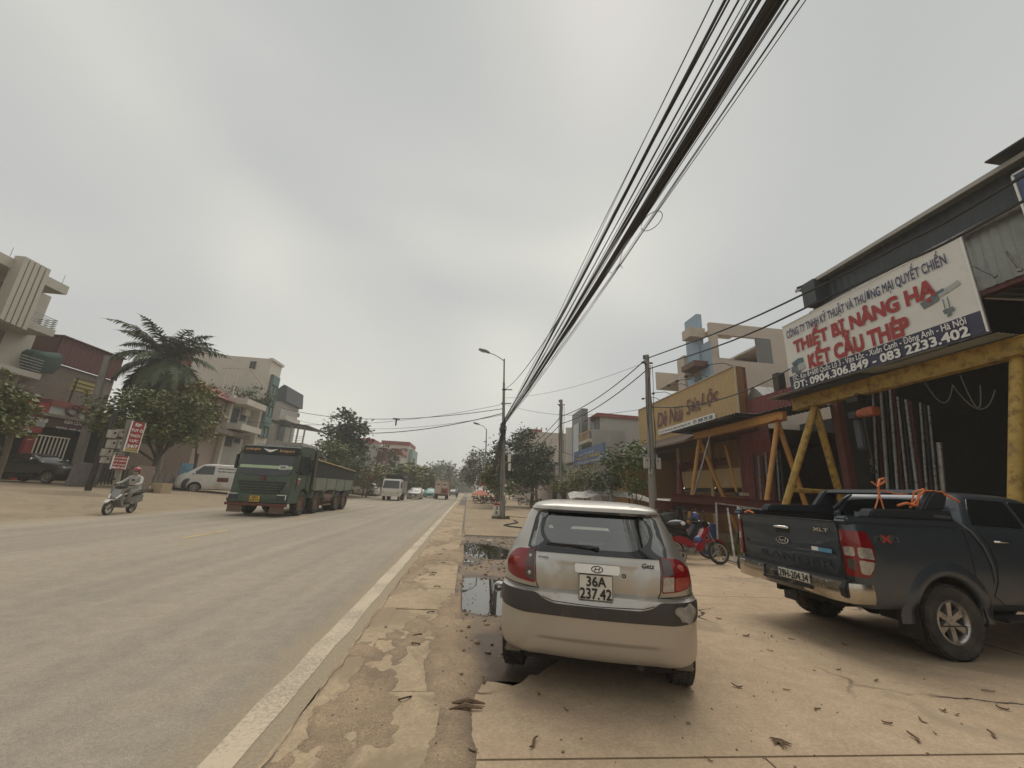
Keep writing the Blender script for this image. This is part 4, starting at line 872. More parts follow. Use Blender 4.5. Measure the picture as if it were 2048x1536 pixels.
# ---- banner
bn = thing('banner', 'big white hoisting equipment banner with red capitals above the blue pickup', 'banner', (10.5, 9.04, 6.4))
Y0, Y1, Z0, Z1, XB = 6.47, 11.63, 5.25, 7.56, 10.5
bl = bn.location; L_ = lambda x, y, z: (x - bl[0], y - bl[1], z - bl[2])
def wavy(ya, yb, za, zb, x, ny=26, nz=10, amp=.012):
    mb = MB()
    for j in range(nz + 1):
        for i in range(ny + 1):
            y = ya + (yb - ya) * i / ny; z = za + (zb - za) * j / nz; mb.v.append(L_(x + amp * mnoise.noise((y * 1.1, z * 2.3, 0)), y, z))
    for j in range(nz):
        for i in range(ny): a = j * (ny + 1) + i; mb.f.append((a, a + 1, a + ny + 2, a + ny + 1))
    return mb
part('sheet', wavy(Y0, Y1, Z0 + .50, Z1, XB), 'banner_white', bn, 60)
part('lower_band', wavy(Y0, Y1, Z0, Z0 + .50, XB), 'banner_navy', bn, 60)
fb = MB()
for y in (Y0 + .03, (Y0 + Y1) / 2, Y1 - .03): fb.beam(L_(XB + .06, y, Z0), L_(XB + .06, y, Z1), .05, .05)
for z in (Z0 + .02, 6.4, Z1 - .02): fb.beam(L_(XB + .06, Y0, z), L_(XB + .06, Y1, z), .05, .05)
part('frame', fb, 'steel', bn)
ed = MB(); ed.beam(L_(XB - .02, Y0 - .01, Z0), L_(XB - .02, Y0 - .01, Z1), .03, .03); ed.beam(L_(XB - .02, Y0, Z1), L_(XB - .02, Y1, Z1), .02, .02); part('edging', ed, 'text_white', bn)
BW, BH = Y1 - Y0, Z1 - Z0
def bt(s, u0, u1, v0, v1, m, bold): text(s, L_(XB - .022, Y1 - BW * u0, Z1 - BH * v1), DOWN_ROAD, UPZ, BW * (u1 - u0), BH * (v1 - v0), m, bn, bold=bold)
bt('CÔNG TY TNHH KỸ THUẬT VÀ THƯƠNG MẠI QUYẾT CHIẾN', .03, .935, .035, .245, 'text_navy', .016)
bt('THIẾT BỊ NÂNG HẠ', .075, .865, .205, .515, 'banner_red', .045)
bt('KẾT CẤU THÉP', .165, .735, .47, .765, 'banner_red', .045)
bt('ĐC: Km 8+600 Quốc Lộ 3 - Vạn Lộc - Xuân Canh - Đông Anh - Hà Nội', .03, .945, .775, .89, 'text_white', .012)
bt('ĐT: 0904.306.849 - 083 2233.402', .03, .945, .885, .985, 'text_white', .03)
def bshape(pts, m, k=0): mb = MB(); mb.poly([L_(XB - .022 - .002 * k, Y1 - BW * u, Z1 - BH * v) for u, v in pts]); part('printed_picture', mb, m, bn)
bshape([(.035, .60), (.09, .565), (.125, .575), (.13, .64), (.05, .66)], 'print_teal'); bshape([(.03, .66), (.075, .64), (.08, .74), (.03, .75)], 'print_grey'); bshape([(.085, .645), (.13, .65), (.135, .735), (.09, .755)], 'print_light'); bshape([(.055, .75), (.10, .74), (.095, .785), (.06, .785)], 'print_teal')
bshape([(.80, .50), (.86, .455), (.875, .475), (.875, .545), (.81, .575)], 'print_grey'); bshape([(.87, .47), (.955, .42), (.96, .47), (.88, .52)], 'print_light'); bshape([(.855, .455), (.90, .44), (.90, .47), (.86, .49)], 'print_teal', 1); bshape([(.885, .545), (.889, .545), (.889, .66), (.885, .66)], 'print_grey'); bshape([(.902, .54), (.906, .54), (.906, .66), (.902, .66)], 'print_grey'); bshape([(.876, .66), (.915, .655), (.918, .70), (.88, .705)], 'print_grey'); bshape([(.892, .705), (.904, .705), (.904, .735), (.886, .745)], 'print_teal', 1)
# stack of roofing sheets poking out under the banner
for k, (ya, yb, z, dx) in enumerate(((10.9, 12.5, 5.16, 0), (9.2, 12.3, 5.12, .15), (7.2, 11.2, 5.19, .1), (6.3, 8.6, 5.16, .2))):
    mb = corr((10.25 + dx, ya, z), (1, 0, 0), (0, 1, 0), .8, yb - ya, .11, .012)
    solo('roofing_sheet', mb, 'grey_sheet' if k != 1 else 'dark_sheet', ['grey roofing sheet jutting past the low left corner of the banner', 'dark roofing sheet lying along the gantry beam under the banner', 'grey roofing sheet lying under the middle of the banner', 'grey roofing sheet lying under the right end of the banner'][k], 'roofing sheet')
# ---- electric chain hoist on the beam
ho = thing('chain_hoist', 'orange electric chain hoist hanging from the yellow gantry beam', 'hoist', (X1, 9.85, 4.2))
h = MB(); h.box((0, .12, .42), (.26, .34, .14)); h.lathe([(.05, -.15), (.07, -.15), (.07, .15), (.05, .15)], (0, -.05, .50), 'X', 12); part('trolley', h, 'dark_metal', ho, 50)
h = MB(); h.box((0, -.24, 0), (.26, .34, .24)); h.lathe([(0, -.2), (.12, -.2), (.12, .16), (.0, .16)], (0, -.05, .0), 'Y', 14); part('motor', h, mat('hoist_orange', (.40, .10, .035), .5, dirt=(.1, .06, .04), dirt_amt=.3), ho, 40, .02)
h = MB(); h.box((0, .22, -.02), (.24, .26, .20)); part('gearbox', h, 'dark_metal', ho, 40, .02)
h = MB(); h.tube([(0, 0, -.1), (0, -.02, -1.3)], .014, 6); h.tube([(.05, .02, -.1), (.05, 0, -1.3)], .012, 6); part('chain', h, 'dark_metal', ho)
h = MB(); h.box((.02, 0, -1.36), (.09, .09, .16)); h.tube([(.02, 0, -1.42), (.02, .02, -1.5), (.02, .09, -1.56), (.02, .06, -1.66), (.02, -.04, -1.66), (.02, -.07, -1.58)], .02, 8); part('hook', h, 'dark_metal', ho, 50)
h = MB(); h.box((.1, .25, -.55), (.16, .24, .85)); part('chain_bag', h, 'dark_sheet', ho, None, .03)
# ---- workshop
ws = thing('workshop', 'dark open steel workshop with corrugated roof behind the yellow gantry', 'workshop', (0, 0, 0))
XW = 12.5
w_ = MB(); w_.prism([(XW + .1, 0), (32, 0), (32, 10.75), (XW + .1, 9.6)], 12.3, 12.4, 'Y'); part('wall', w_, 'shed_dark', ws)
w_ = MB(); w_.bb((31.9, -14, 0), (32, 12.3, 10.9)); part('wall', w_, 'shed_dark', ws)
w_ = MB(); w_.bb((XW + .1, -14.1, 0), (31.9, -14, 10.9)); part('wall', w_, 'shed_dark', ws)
rf = corr((XW - .35, 12.6, 9.66), (0, -1, 0), Vector((19.8, 0, 1.2)), 26.6, 20.0, .4, .02, (0, 0, 1)); part('roof', rf, 'grey_sheet', ws)
fz = MB(); fz.bb((XW - .36, -14, 9.60), (XW - .32, 12.6, 9.72)); part('roof_edge', fz, 'greywall', ws)
part('upper_cladding', corr((XW, 12.3, 8.75), (0, -1, 0), (0, 0, 1), 26, .92, .25, .012), 'dark_sheet', ws)
gt = MB(); gt.tube([(XW - .12, 12.3, 8.62), (XW - .12, -14, 8.62)], .09, 10); part('gutter', gt, 'steel', ws, 60)
lw = MB(); o = corr((XW + .02, 8.7, 7.05), (0, -1, 0), (0, 0, 1), 22.7, 1.6, .19, .02); part('lower_cladding', o, 'grey_sheet', ws)
part('lower_cladding', corr((XW + .02, 12.2, 7.9), (0, -1, 0), (0, 0, 1), 3.5, .75, .19, .02), 'dark_sheet', ws)
for y in (12.2, 4.0, -4.5): c = MB(); c.bb((XW + .05, y - .12, 0), (XW + .29, y + .12, 8.7)); part('column', c, 'red_oxide', ws)
t_ = MB(); t_.beam((XW + .15, 12.2, 7.0), (XW + .15, -14, 7.0), .2, .16); part('girder', t_, 'red_oxide', ws)
tb_ = MB(); tb_.box((XW - .25, 11.9, 9.2), (.5, .55, .9)); part('roof_box', tb_, 'dark_sheet', ws); tb_ = MB(); tb_.beam((XW - .55, 12.3, 9.62), (XW - .3, 11.7, 9.62), .06, .06); part('roof_arm', tb_, 'dark_metal', ws)
for (p, q) in ((atx(1905, 513, 11.9), atx(1990, 552, 12.35)), (atx(2012, 503, 11.9), atx(2040, 540, 12.1))):
    a = MB(); a.tube([p, q], .025, 8); a.ell(q, .05, 8, 6); part('lamp_arm', a, 'steel', ws, 60)
cp_ = MB(); cp_.bb((11.85, 5.6, 9.80), (12.6, 6.5, 9.84)); part('roof_flashing', cp_, 'dark_metal', ws)
bsn = thing('sign_board', 'dark blue sign board at the edge under the workshop roof', 'sign', (XW - .25, 5.6, 8.9))
s_ = MB(); s_.bb((0, -1.4, -.95), (.03, .75, .45)); part('panel', s_, mat('board_blue', (.06, .09, .19), .5), bsn); s_ = MB(); s_.beam((-.02, .75, -.95), (-.02, .75, .45), .03, .04); s_.beam((-.02, -1.4, .45), (-.02, .75, .45), .03, .04); part('frame', s_, 'text_white', bsn)
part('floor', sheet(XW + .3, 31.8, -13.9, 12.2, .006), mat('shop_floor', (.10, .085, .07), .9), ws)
# wires drooping inside the doorway
for (a, b, sag) in ((aty(1850, 765, 8.6), aty(1905, 770, 8.3), .5), (aty(1905, 770, 8.3), aty(1990, 780, 7.9), .55), (aty(1920, 750, 8.2), aty(1960, 770, 8.0), .7)):
    mbw = MB(); mbw.tube([a.lerp(b, t / 10) - Vector((0, 0, sag * 4 * (t / 10) * (1 - t / 10))) for t in range(11)], .012, 5); part('wire', mbw, 'shutter_grey', ws)
# leaning steel pipes and sections
random.seed(11)
for i in range(13):
    f = i / 12; p = atx(1755 + 118 * f, 965 + 15 * f, 13.6 + .3 * (i % 2)); q = atx(1745 + 100 * f + (12 if i > 9 else 0), 790 - 45 * (1 if 2 < i < 6 else .3) + 35 * f, 14.2 + .3 * (i % 2)); d = (q - p).normalized(); p = p - d * (p.z / d.z)
    mbp = MB(); mbp.tube([p, q], frand(.03, .055), 8)
    solo('steel_pipe', mbp, ['steel', 'red_oxide', 'steel', 'dark_metal'][i % 4], 'long steel pipe leaning in a row inside the dark workshop', 'pipe', 'pipes leaning inside the workshop')
mbp = MB(); mbp.tube([atx(1865, 980, 13.2) - Vector((0, 0, 2.2)), atx(1878, 885, 13.2)], .06, 10); solo('standing_pipe', mbp, 'steel', 'short upright steel pipe standing alone right of the leaning pipes', 'pipe', None, 60)
# ---- orange gantry with dark canopy
X2 = 11.1
gantry('gantry_crane', 'orange gantry frame with square legs under the dark canopy', X2, 12.75, 18.5, 4.55, [((X2, 13.1, 4.5), [(9.55, 12.75, 0), (12.3, 13.3, 0)], 1.2), ((X2 + .05, 18.25, 4.5), [(10.15, 18.2, 0), (12.6, 17.9, 0)], 3.9)], 'orange_paint', .085, .16, .26)
cn = thing('canopy', 'dark corrugated canopy roof on the orange gantry in front of the restaurant', 'canopy', (0, 0, 0))
part('roof', corr((10.25, 14.1, 4.98), (0, 1, 0), (1, 0, .02), 5.2, 2.1, .2, .02, (0, 0, 1)), 'dark_sheet', cn)
part('roof', corr((11.2, 12.2, 5.02), (0, 1, 0), (1, 0, .02), 2.2, 1.4, .2, .02, (0, 0, 1)), 'dark_sheet', cn)
for y in (14.3, 15.9, 17.5, 19.1): p_ = MB(); p_.bb((10.3, y - .03, 4.88), (12.3, y + .03, 4.94)); part('purlin', p_, 'dark_metal', cn)
for (a, b) in (((10.3, 14.15, 4.92), (10.3, 19.3, 4.92)), ((12.2, 14.15, 4.97), (12.2, 19.3, 4.97))): p_ = MB(); p_.tube([a, b], .03, 6); part('edge_pipe', p_, 'dark_metal', cn)
gp_ = MB(); gp_.tube([atx(1420, 872, 10.9), atx(1387, 992, 10.2)], .04, 8); solo('prop_pole', gp_, 'steel', 'grey steel prop leaning beside the orange gantry leg', 'pole')
gp_ = MB(); gp_.tube([aty(1477, 880, 17.0), aty(1487, 985, 16.4)], .05, 8); solo('prop_pole', gp_, 'wood_brown', 'thin brown pole leaning against the red sheet wall', 'pole')
gp_ = MB(); gp_.tube([aty(1450, 891, 17.6), aty(1474, 985, 16.8)], .05, 8); solo('prop_pole', gp_, 'orange_paint', 'slanted orange prop behind the orange gantry, near the red wall', 'pole')
# ---- red sheet shed between workshop and restaurant
rs_ = thing('red_shed', 'red corrugated metal shed between the restaurant and the workshop', 'shed', (0, 0, 0))
part('wall', corr((13.4, 18.6, 0), (0, -1, 0), (0, 0, 1), 2.2, 5.6, .2, .02), 'red_sheet', rs_)
part('fascia', corr((12.9, 17.2, 5.45), (0, -1, 0), (0, 0, 1), 4.7, .85, .16, .018), 'red_sheet', rs_)
part('roof', corr((12.9, 17.3, 6.25), (0, -1, 0), (1, 0, .08), 4.9, 9, .2, .02, (0, 0, 1)), 'red_sheet', rs_)
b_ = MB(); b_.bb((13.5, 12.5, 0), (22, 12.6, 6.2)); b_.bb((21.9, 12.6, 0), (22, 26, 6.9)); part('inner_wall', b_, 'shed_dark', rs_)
c_ = MB(); c_.bb((12.85, 17.0, 5.2), (13.05, 17.45, 8.0)); part('corner_strip', c_, 'red_sheet', rs_)
e_ = MB(); e_.box((13.2, 15.2, 6.75), (.35, .3, .8)); part('vent', e_, 'dark_metal', rs_); e_ = MB(); e_.prism([(16.0, 6.35), (17.1, 6.35), (16.6, 6.95)], 13.0, 14.0, 'X'); part('vent_cowl', e_, 'steel', rs_)
random.seed(5)
for i in range(7):
    p = atx(1508 + i * 9, 985, 13.0 + .1 * (i % 3)); q = atx(1506 + i * 9 + frand(-3, 3), 905 + frand(-8, 8), 13.2); mbp = MB(); p.z = 0; mbp.tube([p, q], .04, 8)
    solo('steel_tube', mbp, 'steel' if i % 2 else 'dark_metal', 'upright steel tube standing in the gap beside the red shed', 'pipe', 'tubes standing beside the red shed')
# ---- restaurant
XR = 12.5
rt = thing('restaurant', 'bamboo clad restaurant with thatched eave behind the first concrete pole', 'restaurant', (0, 0, 0))
a, b = atx(1278, 822, XR), atx(1470, 730, XR); ya, yb = b.y, a.y; zt = (a.z + b.z) / 2; zb = 5.2
sgn = thing('restaurant_sign', 'long bamboo restaurant sign board with dark red brush lettering', 'sign', (XR, (ya + yb) / 2, zb)); sl_ = sgn.location; Q = lambda x, y, z: (x - sl_[0], y - sl_[1], z - sl_[2])
part('board', corr(Q(XR, yb, zb), (0, -1, 0), (0, 0, 1), yb - ya, zt - zb, .12, .02), 'bamboo', sgn, 60)
k_ = MB(); k_.bb(Q(XR + .04, ya, zb), Q(XR + .35, yb, zt)); part('backing', k_, 'bamboo_dark', sgn)
fr_ = MB(); fr_.beam(Q(XR - .03, ya, zt + .02), Q(XR - .03, yb, zt + .02), .06, .06); fr_.beam(Q(XR - .03, ya, zb), Q(XR - .03, ya, zt), .06, .06); fr_.beam(Q(XR - .03, yb, zb), Q(XR - .03, yb, zt), .06, .06); part('frame', fr_, mat('frame_pale', (.5, .42, .3), .6), sgn)
def atxt(s, p0, p1, h, m, parent, q, X, bold=.02, shear=0., depth=.04, z=None):
    A, B = atx(*p0, X), atx(*p1, X); zz = A.z if z is None else z; text(s, q(X - .03, A.y, zz), DOWN_ROAD, UPZ, A.y - B.y, h, m, parent, bold=bold, shear=shear, depth=depth)
A = atx(1317, 850, XR - .05)
atxt('Dê Núi', (1317, 852), (1368, 832), .95, 'sign_red', sgn, Q, XR, .012, .25, .05, z=6.22); atxt('Sơn', (1376, 840), (1402, 816), .85, 'sign_red', sgn, Q, XR, .012, .25, .05, z=6.42); atxt('Lộc', (1407, 830), (1440, 800), .90, 'sign_red', sgn, Q, XR, .012, .25, .05, z=6.48)
A, B = atx(1320, 866, XR), atx(1433, 832, XR)
ap = MB(); ap.bb(Q(XR - .10, A.y, 5.70), Q(XR - .05, B.y, 6.02)); apo = part('address_plate', ap, 'text_white', sgn)
text('ĐC: Số 2, Thôn Vạn Lộc, Xuân Canh, Đông Anh, HN', Q(XR - .10, A.y - .15, 5.76), DOWN_ROAD, UPZ, (A.y - B.y) * .60, .20, 'text_black', apo, bold=.02); text('ĐT: 0989 709 388', Q(XR - .10, A.y - (A.y - B.y) * .68, 5.76), DOWN_ROAD, UPZ, (A.y - B.y) * .29, .20, 'text_black', apo, bold=.02)
for (px, py, ex, ey) in ((1322, 812, 1277, 820), (1345, 795, 1308, 797), (1380, 780, 1330, 784), (1400, 776, 1352, 772), (1420, 760, 1378, 758), (1468, 735, 1438, 728)):
    A = atx(px, py, XR); A.z = zt; lm = thing('spot_lamp', {1322: 'leftmost', 1345: 'second', 1380: 'third', 1400: 'fourth', 1420: 'fifth', 1468: 'rightmost'}[px] + ' of the six spot lamps above the bamboo sign', 'lamp', A, 0, 'spot lamps along the bamboo sign')
    c = MB(); c.tube([(0, 0, 0), (-.3, .3, .25), (-.8, .8, .28)], .02, 6); part('arm', c, 'dark_metal', lm); c = MB(); c.box((-.85, .85, .24), (.16, .2, .1)); part('head', c, 'dark_metal', lm, None, .02)
# building under the sign
w2 = MB(); w2.bb((14.0, ya + 1.2, 0), (14.2, yb + 2, 2.1)); part('base_wall', w2, 'bamboo_dark', rt)
part('wall', corr((13.9, yb + .2, 2.55), (0, -1, 0), (0, 0, 1), yb - ya - .6, 2.3, .12, .02), 'bamboo_dark', rt, 60)
part('wall_panel', corr((13.85, yb - 2.6, 2.35), (0, -1, 0), (0, 0, 1), yb - ya - 3.5, 1.0, .12, .02), 'bamboo', rt, 60)
part('side_wall', corr((10.9, 29.4, 0), (0, -1, 0), (0, 0, 1), 3.6, 4.1, .14, .02), 'bamboo_dark', rt, 60)
sd2 = MB(); sd2.bb((11.0, 25.75, 0), (14, 25.85, 4.1)); part('wing_wall', sd2, 'bamboo_dark', rt)
in_ = MB(); in_.bb((19.9, ya, 0), (20, 46, 5.2)); in_.bb((12.9, ya + .0, 4.95), (20, yb + 2, 5.05)); part('inner_wall', in_, 'wood_brown', rt)
ev = MB(); ev.prism([(XR + .1, 5.35), (XR + .2, 5.5), (11.0, 4.62), (10.95, 4.5)], ya + 1.5, yb + 2.0, 'Y'); part('eave', ev, 'thatch', rt)
for y in (ya + 1.3, ya + 4.5, ya + 8): c = MB(); c.tube([(13.7, y, 0), (13.7, y, 4.9)], .11, 10); part('post', c, 'bamboo', rt, 60)
text('CƠM NIÊU', (13.80, atx(1326, 940, 13.8).y, 3.45), DOWN_ROAD, UPZ, 3.2, .62, 'sign_red', rt, bold=.04, depth=.05)
text('LẨU DÊ - QUÝ TÙNG', (13.80, atx(1360, 940, 13.8).y + .3, 3.5), DOWN_ROAD, UPZ, 5.2, .62, 'sign_red', rt, bold=.04, depth=.05)
for (px, py) in ((1366, 966), (1428, 971)):
    A = atx(px, py, 14.6); A.z = min(A.z, 2.4); b_ = MB(); b_.ell(A, .07, 10, 6); solo('ceiling_bulb', b_, mat('bulb_lit', (1, .8, .5), .4, emit=6.), ['lit warm bulb in the restaurant, left of the orange leg', 'lit warm bulb in the restaurant, right of the orange leg'][px > 1400], 'lamp', None, 60)
for z in (1.0, 1.35): r_ = MB(); r_.tube([(13.95, ya + 1.4, z + .95), (13.95, yb - 1, z + .95)], .03, 6); part('rail', r_, 'wood_brown', rt)
um = thing('parasol', 'folded dark red parasol standing before the restaurant', 'parasol', atx(1361, 985, 11.3)); um.location.z = 0
c = MB(); c.tube([(0, 0, 0), (0, 0, 3.6)], .025, 6); part('pole', c, 'steel', um); c = MB(); c.tube([(0, 0, 1.3), (0, 0, 1.6), (0, 0, 2.6), (0, 0, 3.5)], [.22, .24, .14, .03], 9); part('canopy', c, 'sign_red', um)
wt = MB(); wt.bb((10.0, 18.5, 1.55), (11.5, 21.0, 1.62)); solo('awning_sheet', wt, 'text_white', 'pale flat awning sheet beside the concrete pole near the restaurant', 'awning')
# ---- long red beams lying on trestles before the restaurant
def hbeam(name, p, q, w, h, m, label, cat, group=None):
    p, q = Vector(p), Vector(q); mb = MB(); mb.beam(p, q, .012, h); mb.beam(p + Vector((0, 0, h / 2)), q + Vector((0, 0, h / 2)), w, .014); mb.beam(p - Vector((0, 0, h / 2)), q - Vector((0, 0, h / 2)), w, .014); return solo(name, mb, m, label, cat, group)
hbeam('steel_beam', aty(1342, 995, 13.2), aty(1580, 1012, 12.6), .2, .26, 'red_oxide', 'dark red steel beam lying level behind the red motorbike, upper one', 'steel beam')
hbeam('steel_beam', aty(1310, 1008, 13.6), aty(1478, 1022, 13.0), .2, .26, 'red_oxide', 'dark red steel beam below the upper beam, ending by the mesh gate', 'steel beam')
for i, x in enumerate((7.1, 9.3)): t = MB(); t.beam((x - .3, 13.1, 0), (x, 13.1, 1.3), .06, .06); t.beam((x + .3, 13.1, 0), (x, 13.1, 1.3), .06, .06); t.beam((x - .16, 13.1, .7), (x + .16, 13.1, .7), .05, .05); t.beam((x, 12.7, 1.32), (x, 13.7, 1.32), .08, .08); solo('trestle', t, 'dark_metal', ['steel trestle under the red beams, by the first concrete pole', 'steel trestle under the red beams, behind the mesh gate'][i], 'trestle')
lf = thing('flood_lamp', 'grey floodlight standing on the upper red beam', 'lamp', aty(1484, 992, 13.0)); c = MB(); c.box((0, 0, .06), (.42, .2, .14)); part('housing', c, 'dark_metal', lf, None, .03); c = MB(); c.box((-.0, -.115, .06), (.36, .02, .10)); part('lens', c, 'lamp_clear', lf)
# ---- mesh gate
gt_ = thing('mesh_gate', 'white painted steel mesh gate leaning behind the pickup tailgate', 'gate', (0, 0, 0))
TL, TR_, BL, BR = aty(1432, 1006, 11.6), aty(1535, 1020, 11.3), gnd(1446, 1117, .06), gnd(1560, 1150, .06)
mat('gate_paint', (.33, .31, .28), .6, dirt=(.14, .10, .07), dirt_amt=.35, dirt_scale=9)
def gb(n, a, b, w=.05): c = MB(); c.beam(a, b, w, w * .6); part(n, c, 'gate_paint', gt_)
gb('rail', TL, TR_, .06); gb('rail', BL, BR, .07); gb('stile', TL, BL.lerp(BR, -.1)); gb('stile', TL.lerp(TR_, .22) - Vector((0, 0, .1)), BL.lerp(BR, .25)); gb('stile', TL.lerp(TR_, .42), BL.lerp(BR, .48)); gb('stile', TR_, BR)
ms = MB(); n = 16
for i in range(n):
    for d in (-1, 1):
        s0 = .42 + .58 * i / n; s1 = s0 + d * .3
        f = 0; a = TL.lerp(TR_, s0); t1 = max(.42, min(1., s1)); k = abs(t1 - s0) / .3; b = TL.lerp(TR_, t1).lerp(BL.lerp(BR, t1), k); ms.tube([a, b], .004, 3, False)
        a = BL.lerp(BR, s0); b = BL.lerp(BR, t1).lerp(TL.lerp(TR_, t1), k); ms.tube([a, b], .004, 3, False)
stuff('mesh', ms, 'steel', None, None, gt_)
# ================================================================== POLES, LAMPS, CABLES
mp_ = thing('utility_pole', 'tall street lamp pole wrapped in a knot of black cables at the road edge', 'utility pole', (2.2, 24.45, 0))
base = Vector((2.2, 24.45, 0)); top = Vector((1.74, 24.4, 9.95)); rel = lambda v: Vector(v) - base
c = MB(); c.tube([(0, 0, -.1), rel((2.02, 24.43, 3.4))], [.17, .15], 12); part('concrete_post', c, 'concrete_pole', mp_, 60)
c = MB(); c.tube([rel((2.20, 24.28, .0)), rel((1.92, 24.28, 5.6)), rel((1.80, 24.3, 8.3))], [.115, .10, .075], 12); c.tube([rel((1.80, 24.3, 8.3)), rel(top)], [.055, .05], 10); part('steel_post', c, 'concrete_pole', mp_, 60)
arm = [rel(top) - Vector((0, 0, .15)), rel(aty(1000, 716, 24.4)), rel(aty(990, 710, 24.4)), rel(aty(978, 705, 24.4))]
c = MB(); c.tube(arm, .03, 8); part('lamp_arm', c, 'steel', mp_, 60)
mat('lamp_green', (.12, .20, .17), .4, var=.1)
def lamp_head(parent, p, s=1.):
    c = MB(); c.prism([(-.42 * s, -.02 * s), (-.36 * s, .08 * s), (.1 * s, .12 * s), (.34 * s, .05 * s), (.36 * s, -.03 * s)], -.12 * s, .12 * s, 'Y'); c.xf(Matrix.Translation(p) @ Matrix.Rotation(R(14), 4, 'Y')); h = part('lamp_head', c, 'lamp_green', parent, None, .02)
    c = MB(); c.ell((-.12 * s, 0, -.03 * s), (.22 * s, .09 * s, .07 * s), 10, 6); c.xf(Matrix.Translation(p) @ Matrix.Rotation(R(14), 4, 'Y')); part('lens', c, 'lamp_clear', h, 60)
lamp_head(mp_, arm[-1] + Vector((-.3, 0, .05)))
for z in (7.85, 6.95): c = MB(); c.tube([rel((1.84, 24.35, z)) + Vector((.12 * math.cos(a), .12 * math.sin(a), 0)) for a in [k * math.pi / 6 for k in range(13)]], .03, 6); c.beam(rel((1.7, 24.35, z)), rel((2.35, 24.2, z)), .05, .05); part('bracket', c, 'dark_metal', mp_)
# cable knot
random.seed(21); c = MB()
for k in range(26):
    a = random.random() * 6.28; z0, z1 = frand(5.0, 5.9), frand(3.8, 5.1); r0 = frand(.12, .26); ctr = Vector((1.93, 24.3, 0)); pts = []
    for t in range(9): f = t / 8; b = a + 1.6 * f * random.choice((-1, 1)); rr = r0 * (1 - .35 * abs(f - .4)); pts.append(rel(ctr + Vector((rr * math.cos(b) + .05 * math.sin(7 * f + k), rr * math.sin(b), z0 + (z1 - z0) * f + .12 * math.sin(f * 6 + k)))))
    c.tube(pts, frand(.012, .03), 5)
stuff('cable_knot', c, 'cable', None, None, mp_)
c = MB()
for k in range(7): a = k * .9; c.tube([rel(Vector((1.95 - .0 * t, 24.3, 5.2 - t * .52)) + Vector((.14 * math.cos(a + t * .12), .14 * math.sin(a + t * .12), 0))) for t in range(9)], .014, 5)
stuff('down_cables', c, 'cable', None, None, mp_)
for (x, y, z, w_, h_) in ((.20, -.15, 3.55, .18, .5), (.24, -.15, 3.0, .16, .45), (.14, -.1, 4.0, .12, .3), (.06, -.22, 1.9, .14, .12), (.0, -.22, 1.4, .12, .16)): b = MB(); b.box((x, y, z), (w_, .10, h_)); part('meter_box', b, 'white_paint', mp_, None, .01)
# km stone
km = thing('kilometre_stone', 'small white kilometre stone with red top beside the cable knotted pole', 'milestone', (1.82, 24.6, 0))
b = MB(); b.prism([(-.19, -.05), (.19, -.05), (.19, .72), (-.19, .72)], -.09, .09, 'Y'); part('stone', b, 'white_paint', km, None, .015)
b = MB(); b.prism([(-.19, .721), (.19, .721), (.17, .80), (.10, .86), (-.10, .86), (-.17, .80)], -.09, .09, 'Y'); part('cap', b, mat('km_red', (.33, .05, .04), .7), km)
text('3', (-.06, -.095, .48), (1, 0, 0), (0, 0, 1), .12, .18, 'text_black', km, bold=.02); text('8', (-.06, -.095, .22), (1, 0, 0), (0, 0, 1), .12, .18, 'text_black', km, bold=.02)
mat('grass', (.07, .10, .03), .9, var=.3, scale=8)
g = MB(); random.seed(4)
for k in range(260):
    p = Vector((frand(1.55, 2.6), frand(24.1, 24.75), 0)); h = frand(.06, .22); a = random.random() * 6.28; d = Vector((math.cos(a), math.sin(a), 0)) * .02; l = Vector((frand(-.06, .06), frand(-.06, .06), h)); g.add([p - d, p + d, p + l], [(0, 1, 2)])
stuff('grass', g, 'grass', 'tufts of green grass round the foot of the cable knotted pole', 'grass')
# two plain concrete poles
def cpole(label, x, y, h, boxes):
    p = thing('utility_pole', label, 'utility pole', (x, y, 0)); c = MB(); c.tube([(0, 0, -.1), (0, 0, h)], [.165, .095], 10); part('post', c, 'concrete_pole', p, 50)
    c = MB(); c.beam((-.25, 0, h - .35), (.25, 0, h - .35), .06, .06); c.tube([(-.14, 0, h - .2), (-.14, 0, h - .02)], .035, 8); c.tube([(-.1, -.1, h - .5), (-.16, -.1, h - .4)], .04, 6); part('bracket', c, 'dark_metal', p)
    for k, (bx, by, bz, w_, d_, h_) in enumerate(boxes):
        b = MB(); b.box((bx, by, bz), (w_, d_, h_)); mbx = part('meter_box', b, 'meter_grey' if 'meter_grey' in MATS else mat('meter_grey', (.42, .40, .35), .6, dirt=(.25, .2, .15), dirt_amt=.2), p, None, .01); b = MB(); b.box((bx - .03, by - d_ / 2 - .004, bz + h_ * .22), (.05, .006, .06)); part('meter_window', b, 'window_dark', mbx)
    c = MB(); random.seed(int(x * 100))
    for k in range(4): a = k * 1.7; c.tube([(.17 * math.cos(a + t * .1) + .04 * math.sin(t * 1.1 + k), -.12 + .06 * math.sin(a + t), h - .5 - t * (h - 3.2) / 8) for t in range(9)], .013, 5)
    stuff('down_cables', c, 'cable', None, None, p)
    return p
P1x, P1y = 7.33, 15.5
cpole('grey concrete pole with meter boxes in front of the bamboo sign', P1x, P1y, 7.6, [(-.22, -.05, 2.95, .20, .2, .44), (.24, -.05, 2.95, .20, .2, .44), (-.13, -.17, 2.6, .14, .1, .2)])
P2x, P2y = 5.86, 25.5
cpole('grey concrete pole standing by the shrubs left of the blue sign', P2x, P2y, 7.75, [(-.20, -.05, 3.0, .2, .2, .6)])
